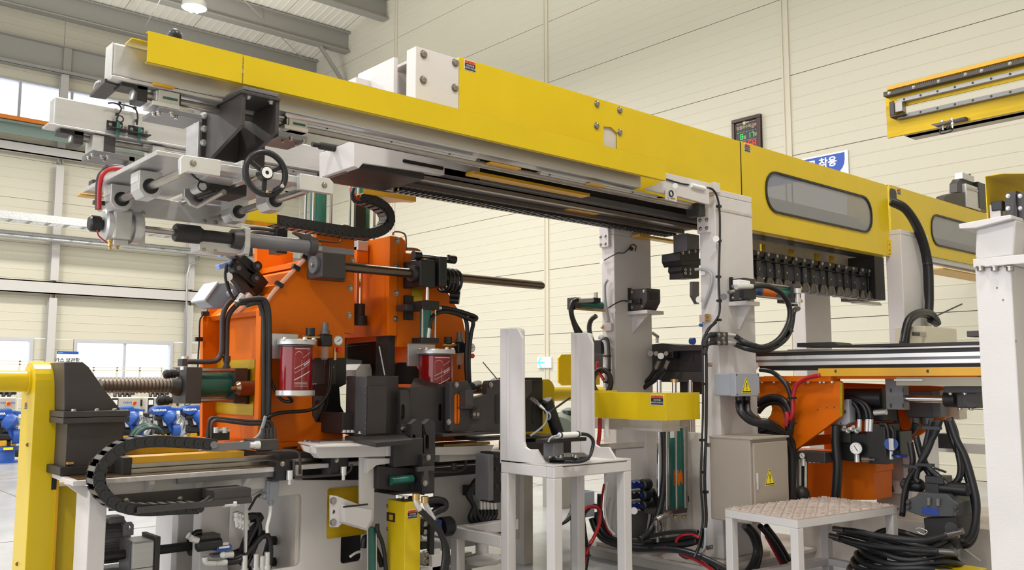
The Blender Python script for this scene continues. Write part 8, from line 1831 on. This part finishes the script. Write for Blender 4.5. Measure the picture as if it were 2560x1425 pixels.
# dark bracket and motor behind the right hood
dm = thing('top_motor', 'dark bracket with silver motor standing on the right yellow hood', 'motor', at(2420, 510, Y=4.7))
YM = 4.72
part(dm, 'bracket_plate', MB().prism(ply([(2358, 500), (2366, 488), (2385, 482), (2412, 480), (2424, 520), (2390, 512)], Y=YM), (0, .12, 0)), DRK, .004)
part(dm, 'upright', MB().prism(ply([(2393, 480), (2393, 458), (2401, 446), (2428, 448), (2438, 466), (2436, 476), (2420, 470), (2420, 482)], Y=YM + .03), (0, .1, 0)), DRK, .004)
part(dm, 'clamp', MB().box(*bly(2407, 446, 2435, 441, YM, YM + .1)), ALU, .003)
part(dm, 'screw', MB().cyl(at(2424, 441, Y=YM + .05), at(2424, 435, Y=YM + .05), .014, 10).cyl(at(2424, 462, Y=YM + .05), at(2424, 446, Y=YM + .05), .010, 10), BLK)
part(dm, 'shaft', MB().cyl(at(2412, 471, Y=YM), at(2440, 478, Y=YM), .03, 16), STL)
part(dm, 'motor_body', MB().box(*bly(2418, 517, 2449, 470, YM - .02, YM + .15)), ALU, .006)
part(dm, 'foot', MB().box((at(2420, 517, Y=YM).x, YM, za), (at(2449, 517, Y=YM).x, YM + .12, at(2430, 515, Y=YM).z)), DRK)
part(dm, 'motor_cap', MB().box(*bly(2449, 520, 2480, 466, YM - .03, YM + .16)), BLK, .006)
# ================================================================ yellow beam at top right
XT = 5.6
tbm = thing('overhead_rack_beam', 'yellow overhead beam at the upper right with toothed rack and two guide rails', 'beam', at(2380, 330, X=XT))
a0 = at(2213, 228, X=XT); a1 = at(2213, 347, X=XT); y0 = a0.y; y1 = at(2570, 150, X=XT).y - .6
zT, zB = a0.z, a1.z
slz = [(at(2262, 276, X=XT), at(2262, 292, X=XT))]
s0 = at(2263, 265, X=XT); s1 = at(2263, 285, X=XT)
part(tbm, 'beam_web', MB().prism([(XT, y0, zB), (XT, y0, zT), (XT, y1, zT), (XT, y1, zB)], (.012, 0, 0), [[(XT, y, z) for y, z in ((s0.y, s1.z), (s0.y, s0.z), (y1 + .1, s0.z), (y1 + .1, s1.z))]]), YELP, .002)
part(tbm, 'top_flange', MB().box((XT - .02, y1, zT - .004), (XT + .16, y0 - .02, zT + .02)), YELO, .002)
part(tbm, 'back_flange', MB().box((XT + .012, y1, zB - .0), (XT + .18, y0 - .1, zB + .012)), WHTD, .002)
part(tbm, 'lower_tube', MB().box((XT + .03, y1, zB - .0), (XT + .1, y0 - .1, zB + .05)), WHTD, .002)
zk0, zk1 = at(2209, 243, X=XT - .04).z, at(2209, 231, X=XT - .04).z
yk = at(2208, 236, X=XT - .05).y
part(tbm, 'rack', MB().box((XT - .05, y1, zk0), (XT, yk, zk1 - .008)), DRK, .002)
m = MB(); n = int((yk - y1) / .0125)
for i in range(n):
    y = yk - i * .0125; m.prism([(XT - .05, y, zk1 - .009), (XT - .05, y - .003, zk1), (XT - .05, y - .006, zk1), (XT - .05, y - .009, zk1 - .009)], (.05, 0, 0))
part(tbm, 'rack_teeth', m, DRK, stuff=True)
for px, py in ((2223, 233), (2284, 218), (2347, 203), (2414, 186), (2454, 177), (2525, 159)): part(tbm, 'rack_bolt', MB().bolt(at(px, py, X=XT - .05), NX, .008, .005), STL)
for pa, pb, pe in ((2243, 252, 2600), (2243, 293, 2600)):
    q = at(pa, pb, X=XT - .03); r_ = part(tbm, 'guide_rail', MB().box((XT - .03, y1, q.z - .014), (XT, q.y, q.z + .014)), mat('rail_grey', (.34, .33, .33), .4, metal=.3) if pb < 260 else mat('rail_dark_grey', (.22, .21, .21), .4, metal=.3), .003)
    y = q.y - .045; first = None
    while y > y1 + .5:
        if first is None: first = part(r_, 'rail_hole', MB().cyl((XT - .0305, y, q.z), (XT - .028, y, q.z), .0075, 12), BLK); fy = y
        else: shared(r_, 'rail_hole', first, (0, y - fy, 0))
        y -= .105
k = part(tbm, 'end_bumper', MB().box(*blx(2226, 284, 2255, 252, XT - .05, XT)), STL, .004); part(k, 'bumper_pad', MB().box(*blx(2224, 290, 2234, 252, XT - .06, XT - .05)), DRK, .003)
part(k, 'foot_lug', MB().box(*blx(2225, 291, 2262, 286, XT - .06, XT)), DRK2, .002)
part(tbm, 'sensor_plate', MB().prism([at(2333, 314, X=XT - .06), at(2420, 294, X=XT - .0), at(2420, 302, X=XT - .0), at(2345, 319, X=XT - .06)], (-.04, 0, 0)), DRK, .002)
for px, py in ((2357, 313), (2381, 308)):
    c = at(px, py, X=XT - .06); part(tbm, 'sensor_probe', MB().lathe(c - V((0, 0, .03)), EZ, [(.006, 0), (.006, .022), (.01, .022), (.01, .032), (.006, .034), (.006, .05), (.009, .05), (.009, .06)], 10), ALUM)
part(tbm, 'sensor_lead', MB().tube(pp([(2357, 318), (2350, 326), (2352, 334), (2365, 332), (2378, 328), (2383, 320), (2381, 313)], X=XT - .06), .004, 6).sph(at(2371, 319, X=XT - .06), .014, 8), RUB)
# ================================================================ far welding robots, controllers and wall pieces
YK = 19.9
INKB = mat('blue_print', (.06, .14, .5), .5)
CABW = mat('controller_white', (.66, .63, .57), .45)
CABG = mat('controller_grey', (.46, .43, .39), .45)
names = ['controller cabinet partly cut off at the left picture edge behind the blue robot', 'beige controller cabinet right of the dark bearing stand with lettering and red knob', 'beige controller cabinet behind the middle blue robot, with black switch panel', 'beige controller cabinet half hidden by the left edge of the left press']
for i, px in enumerate((-36, 276, 366, 458)):
    a, b = cub(px - 17, px, px + 73, 993, 1118, Y=YK)
    t = thing('robot_controller', names[i], 'cabinet', (a[0], a[1], 0), 'robot controllers by the far wall')
    part(t, 'body', MB().box((a[0], a[1], .12), b), CABW, .02)
    part(t, 'front_door', MB().box((a[0] + .14, a[1] - .02, .15), (b[0] - .01, a[1], b[2] - .02)), CABG, .01)
    k = part(t, 'switch_panel', MB().box((a[0] + .01, a[1] - .025, .3), (a[0] + .13, a[1], b[2] - .02)), BLK, .005)
    z = b[2]
    part(k, 'paper_label', MB().box((a[0] + .02, a[1] - .027, z - .16), (a[0] + .115, a[1] - .025, z - .06)), CLRW)
    part(k, 'main_switch', MB().box((a[0] + .05, a[1] - .05, z - .3), (a[0] + .09, a[1] - .025, z - .22)), RED, .004)
    for q in (.42, .5, .6): part(k, 'small_label', MB().box((a[0] + .02, a[1] - .027, z - q), (a[0] + .115, a[1] - .025, z - q + .05)), GREYC)
    part(t, 'stop_base', MB().cyl((b[0] - .14, a[1] - .024, z - .13), (b[0] - .14, a[1] - .02, z - .13), .045, 18), INKY)
    part(t, 'stop_button', MB().lathe((b[0] - .14, a[1] - .02, z - .13), NY, [(.022, 0), (.022, .03), (.036, .032), (.032, .06)], 16), RED)
    text_mesh(t, 'lettering', 'YASKAWA', INKB, V((a[0] + .36, a[1] - .0215, z - .12)), EX, EZ, .055, bold=.002)
    part(t, 'lettering_rule', MB().box((a[0] + .24, a[1] - .0215, z - .17), (a[0] + .48, a[1] - .02, z - .17)), INKB)
    part(t, 'handle', MB().box((a[0] - .03, a[1] + .3, z - .2), (a[0], a[1] + .4, z - .05)), BLK, .01)
    m = MB()
    for j in range(4): m.tube([(a[0] + .1 + .1 * j, a[1] + .1, z), (a[0] + .15 + .1 * j, a[1] + .2, z + .09 + .02 * j), (a[0] + .4 + .05 * j, a[1] + .3, z + .06)], .035, 8)
    h = part(t, 'cable_bundle', m, RUB, stuff=True)
    part(t, 'plinth', MB().box((a[0] + .02, a[1] + .02, 0), (b[0] - .02, b[1], .12)), CABW)
# robot: built once, copied
YR_ = 18.6
def robot(px, label):
    o = at(px, 1128, Y=YR_); o.z = 0
    t = thing('welding_robot', label, 'robot', o, 'blue robots in front of the controllers')
    S = lambda x, y, z: o + V((x, y, z))
    part(t, 'base', MB().lathe(S(0, 0, 0), EZ, [(.34, 0), (.34, .03), (.22, .05), (.22, .3), (.3, .32), (.3, .42)], 24), BLU)
    part(t, 'base_label', MB().box(S(-.12, -.32, .34), S(.1, -.3, .4)), INKY)
    part(t, 'yellow_guard', MB().box(S(-.24, -.22, .42), S(-.02, .1, .58)).box(S(.06, -.2, .42), S(.2, .05, .6)), YELO, .03)
    part(t, 'swivel', MB().cyl(S(0, 0, .42), S(0, 0, .55), .2, 20), BLK)
    part(t, 'lower_motor', MB().cyl(S(-.38, -.1, .72), S(.1, -.1, .66), .13, 18), BLK)
    part(t, 'shoulder', MB().cyl(S(.08, -.2, .68), S(.3, -.2, .68), .2, 22), BLU)
    part(t, 'lower_arm', MB().prism([S(x, -.24, z) for x, z in ((.02, .62), (.2, .58), (.16, 1.0), (.08, 1.18), (-.22, 1.28), (-.3, 1.15), (-.06, .98))], (0, .2, 0)), BLU, .05)
    part(t, 'elbow_cone', MB().lathe(S(-.16, -.32, 1.16), V((.55, 0, -.35)), [(.12, 0), (.2, .1), (.22, .22), (.1, .34)], 20), BLU)
    u = part(t, 'upper_arm', MB().prism([S(x, -.3, z) for x, z in ((-.52, 1.18), (-.52, 1.3), (-.4, 1.38), (0, 1.4), (.1, 1.3), (.02, 1.16), (-.3, 1.1))], (0, .34, 0)), BLU, .04)
    part(t, 'wrist_motor', MB().cyl(S(-.4, -.2, 1.05), S(-.2, -.2, 1.05), .08, 14), BLK)
    part(t, 'forearm', MB().prism([S(x, -.2, z) for x, z in ((-.3, 1.0), (-.18, 1.0), (-.1, .68), (-.22, .64))], (0, .14, 0)), BLK, .02)
    part(t, 'rear_motor', MB().box(S(.28, -.25, 1.08), S(.5, .02, 1.2)), BLK, .03)
    part(t, 'rear_cover', MB().prism([S(x, -.2, z) for x, z in ((.1, 1.2), (.34, 1.2), (.4, 1.3), (.12, 1.34))], (0, .2, 0)), BLU, .03)
    part(t, 'bracket', MB().box(S(.2, -.28, .86), S(.3, -.2, 1.24)), CLRW, .01)
    m = MB()
    for j in range(5): m.torus(S(.06 + .03 * j, -.3, 1.0 + .03 * (j % 3)), V((.3, 1, .2 * j)), .1 + .015 * j, .012, 18, 6)
    part(t, 'cable_loom', m, GREYC, stuff=True)
    part(t, 'conduit', MB().tube([S(.34, -.1, 1.12), S(.5, -.12, 1.0), S(.56, -.12, .8), S(.48, -.14, .6), S(.34, -.14, .5)], .06, 10, 6, ribs=.04), GREYC)
    part(t, 'torch_tip', MB().cyl(S(-.7, -.2, .6), S(-.5, -.2, .88), .03, 10), CLRW)
    t.scale = (.7, .7, .7)
    text_mesh(u, 'lettering', 'YASKAWA', CLRW, S(-.33, -.345, 1.27), EX, EZ, .085, bold=.004)
    return t
r1_ = robot(14, 'blue and black welding robot at the left picture edge, on a round blue base')
xb0 = ORG_OF[r1_].x
for px, lb in ((318, 'blue welding robot partly hidden by the dark bearing stand'), (412, 'blue welding robot in full view between stand and press'), (487, 'blue welding robot cut off by the left edge of the orange press')):
    copy_tree(r1_, (at(px, 1128, Y=YR_).x - xb0, 0, 0), lb)
dn = thing('cable_coil', 'dark green hose coil on the floor before the middle robots', 'coil', at(375, 1115, Y=17.8))
c = at(375, 1120, Y=17.8)
for j in range(5): part(dn, 'hose_turn', MB().torus(V((c.x, c.y + .05 * j, .32)), V((.15, 1, 0)), .26 + .015 * j, .03, 28, 8), GRN if j % 2 else RUB)
d2_ = thing('cable_coil', 'black cable coil standing behind the yellow post at the left', 'coil', at(45, 1100, Y=19))
c = at(50, 1095, Y=19)
for j in range(4): part(d2_, 'cable_turn', MB().torus(V((c.x, c.y + .05 * j, .42)), V((.3, 1, 0)), .34 - .03 * j, .03, 28, 8), RUB)
# sign on the far wall
a = at(142, 878, Y=YW - .35); b = at(194, 930, Y=YW - .35); Ysn = YW - .36
sg = thing('storage_sign', 'white wall sign with a blue top band and black lettering beside the far window', 'sign', ((a.x + b.x) / 2, Ysn, b.z))
part(sg, 'board', MB().box((a.x, Ysn, b.z), (b.x, Ysn + .02, a.z)), CLRW, .003)
part(sg, 'top_band', MB().box((a.x, Ysn - .003, a.z - .07), (b.x, Ysn, a.z)), BLU)
part(sg, 'band_mark', MB().box((a.x + .03, Ysn - .005, a.z - .045), (a.x + .16, Ysn - .003, a.z - .03)), mat('sky_print', (.25, .5, .85), .5))
text_mesh(sg, 'lettering', '가스 보관함', INKK, V(((a.x + b.x) / 2, Ysn - .003, at(170, 901, Y=Ysn).z)), EX, EZ, .13, bold=.003)
n2 = at(485, 895, Y=YW - .02)
solo('paper_notice', MB().box((n2.x - .14, YW - .02, n2.z - .18), (n2.x + .16, YW - .012, n2.z + .13)), CLRW, 'blank white paper notice on the far wall left of the orange press', 'notice')
# guard rails in front of far windows
rl = thing('window_railing', 'pale guard railing in front of the far lower windows', 'railing', at(260, 960, Y=YW - 1.5))
yr = YW - 1.5
for x0, x1, zz in ((4.0, 6.3, 1.98), (6.9, 9.3, 1.84)):
    for z in (zz, zz - .08): part(rl, 'rail', MB().box((x0, yr, z - .025), (x1, yr + .04, z)), CREAM)
    for k in range(5):
        x = x0 + (x1 - x0) * k / 4; part(rl, 'post', MB().box((x - .02, yr, 0), (x + .02, yr + .04, zz)), CREAM)
# clock on the right wall
XCk = XW - .02
p0 = at(1833, 303, X=XCk); p1 = at(1904, 289, X=XCk)
yL, yR_, zTk = p0.y, p1.y, p0.z; Wd = yL - yR_; Ht = Wd * 1.5
ck = thing('wall_clock', 'brown framed digital wall clock with green date and red time digits', 'clock', (XCk, (yL + yR_) / 2, zTk - Ht))
ux, uz = -EY, EZ
def W(u, v, d=0.0): return V((XCk - d, yL - u * Wd, zTk - v * Wd))
WOODB = mat('dark_brown_frame', (.05, .02, .018), .3)
part(ck, 'case', MB().box(W(0, 0), W(1, 1.5, .03)), BLK)
for q in (((0, 0), (1, .11)), ((0, 1.39), (1, 1.5)), ((0, .11), (.1, 1.39)), ((.88, .11), (1, 1.39))): part(ck, 'frame', MB().box(W(*q[0], .0), W(*q[1], .07)), WOODB, .01)
GOLD = mat('gold_print', (.6, .5, .3), .4)
for q in (((.12, .15), (.86, .157)), ((.12, .15), (.125, 1.33)), ((.855, .15), (.86, 1.33)), ((.12, .70), (.86, .706)), ((.12, 1.0), (.86, 1.006))): part(ck, 'border_line', MB().box(W(*q[0], .03), W(*q[1], .032)), GOLD)
part(ck, 'emblem', MB().cyl(W(.43, .155, .03), W(.43, .155, .034), .035, 16), GOLD)
part(ck, 'emblem_bar', MB().box(W(.47, .14, .03), W(.6, .17, .034)), GOLD)
for i, ch_ in enumerate('일월화수목금토'): text_mesh(ck, 'weekday', ch_, GOLD, W(.19 + .105 * i, .29, .033), ux, uz, .075)
part(ck, 'weekday_lamp', MB().box(W(.68, .34, .03), W(.76, .37, .034)), mat('red_led', (.5, 0, 0), .4, emit='ff2a20', estr=1.5))
for i in range(7): part(ck, 'dash', MB().box(W(.16 + .105 * i, .43, .03), W(.21 + .105 * i, .44, .033)), GOLD)
GLED = mat('green_led', (.0, .4, .08), .4, emit='2cf05a', estr=1.2); RLED = MATS['red_led']
def digit(d, u, v, w_, h_, m):
    segs = {'0': 'abcdef', '1': 'bc', '5': 'acdfg', '7': 'abc', '8': 'abcdefg', '9': 'abcdfg', '3': 'abcdg'}[d]; t = w_ * .16
    R_ = {'a': (0, 0, w_, t), 'g': (0, h_ / 2 - t / 2, w_, h_ / 2 + t / 2), 'd': (0, h_ - t, w_, h_), 'f': (0, 0, t, h_ / 2), 'e': (0, h_ / 2, t, h_), 'b': (w_ - t, 0, w_, h_ / 2), 'c': (w_ - t, h_ / 2, w_, h_)}
    mb = MB()
    for s_ in segs: r_ = R_[s_]; mb.box(W(u + r_[0], v + r_[1], .03), W(u + r_[2], v + r_[3], .034))
    part(ck, 'digit', mb, m)
digit('8', .28, .49, .09, .16, GLED); digit('1', .53, .49, .09, .16, GLED); digit('7', .67, .49, .08, .16, GLED)
text_mesh(ck, 'month_mark', '월', GOLD, W(.43, .61, .033), ux, uz, .075); text_mesh(ck, 'day_mark', '일', GOLD, W(.81, .58, .033), ux, uz, .075)
digit('9', .18, .74, .12, .2, RLED); digit('9', .34, .74, .12, .2, RLED); digit('5', .55, .74, .12, .2, RLED); digit('8', .70, .74, .12, .2, RLED)
# safety sign on the right wall
XS_ = XW - .03
q0 = at(2111, 380, X=XS_); q1 = at(2010, 398, X=XS_); q2 = at(2111, 411, X=XS_)
yr1, zt1_ = q0.y, q0.z; hS = q0.z - q2.z; yl1_ = yr1 + 2.6
ss = thing('safety_sign', 'blue wall sign with white lettering behind the yellow hood door', 'sign', (XS_, (yr1 + yl1_) / 2, zt1_ - 1.2))
part(ss, 'board', MB().box((XS_, yr1 - .06, zt1_ - 1.3), (XS_ + .02, yl1_, zt1_ + .03)), CLRW, .003)
cr = [(yr1, zt1_), (yr1, zt1_ - hS * .55)] + [(yr1 + .25 - .25 * math.cos(t), zt1_ - hS * .55 - .25 * math.sin(t)) for t in (.3, .6, .9, 1.2, 1.57)] + [(yl1_ - .05, zt1_ - hS * .55 - .25), (yl1_ - .05, zt1_)]
part(ss, 'blue_field', MB().prism([(XS_, y, z) for y, z in cr], (-.004, 0, 0)), mat('sign_blue', (.025, .085, .46), .4))
text_mesh(ss, 'lettering', '안전모 착용', CLRW, V((XS_ - .006, yr1 + .14, zt1_ - hS * .62)), -EY, EZ, .185, align='RIGHT', bold=.006)
# exit lamp on the right wall
e0 = at(1343, 893, X=XW - .06); e1 = at(1377, 920, X=XW - .06)
ex = thing('exit_sign', 'small white exit lamp with a green arrow on the ribbed wall', 'sign', (XW, (e0.y + e1.y) / 2, e1.z))
part(ex, 'housing', MB().box((XW - .06, e1.y, e1.z), (XW, e0.y, e0.z)), CLRW, .01)
part(ex, 'face', MB().box((XW - .066, e1.y + .22, e1.z + .03), (XW - .06, e0.y - .03, e0.z - .03)), mat('lit_panel', (.9, .95, .95), .4, emit='f2fffc', estr=.9))
yc_, zc_2 = (e1.y + .22 + e0.y - .03) / 2, (e0.z + e1.z) / 2
G_ = mat('arrow_green', (.1, .75, .65), .4, emit='58e0d0', estr=.7)
ar = part(ex, 'arrow', MB().prism([(XW - .068, yc_ + y, zc_2 + z) for y, z in ((.12, 0), (.02, .12), (-.03, .12), (.04, .025), (-.12, .025), (-.12, -.025), (.04, -.025), (-.03, -.12), (.02, -.12))], (.002, 0, 0)), G_)
# grey pump equipment seen between the uprights
pm = thing('background_pump', 'grey green pump equipment seen low between the two white uprights', 'pump', at(1420, 1060, Y=7.5))
part(pm, 'body', MB().cyl(at(1405, 1075, Y=7.5), at(1428, 1050, Y=7.6), .16, 20), mat('grey_green', (.13, .15, .12), .5))
part(pm, 'top_cap', MB().cyl(at(1425, 1035, Y=7.5), at(1425, 1026, Y=7.5), .09, 18), BLK)
part(pm, 'panel', MB().box(*bly(1392, 1060, 1412, 1030, 7.7, 7.8)), STEELL)
part(pm, 'stand', MB().box(*bly(1395, 1080, 1440, 1072, 7.5, 8.0)).box((at(1400, 1080, Y=7.6).x, 7.6, 0), (at(1430, 1080, Y=7.6).x, 7.9, at(1400, 1078, Y=7.6).z)), STEELP)
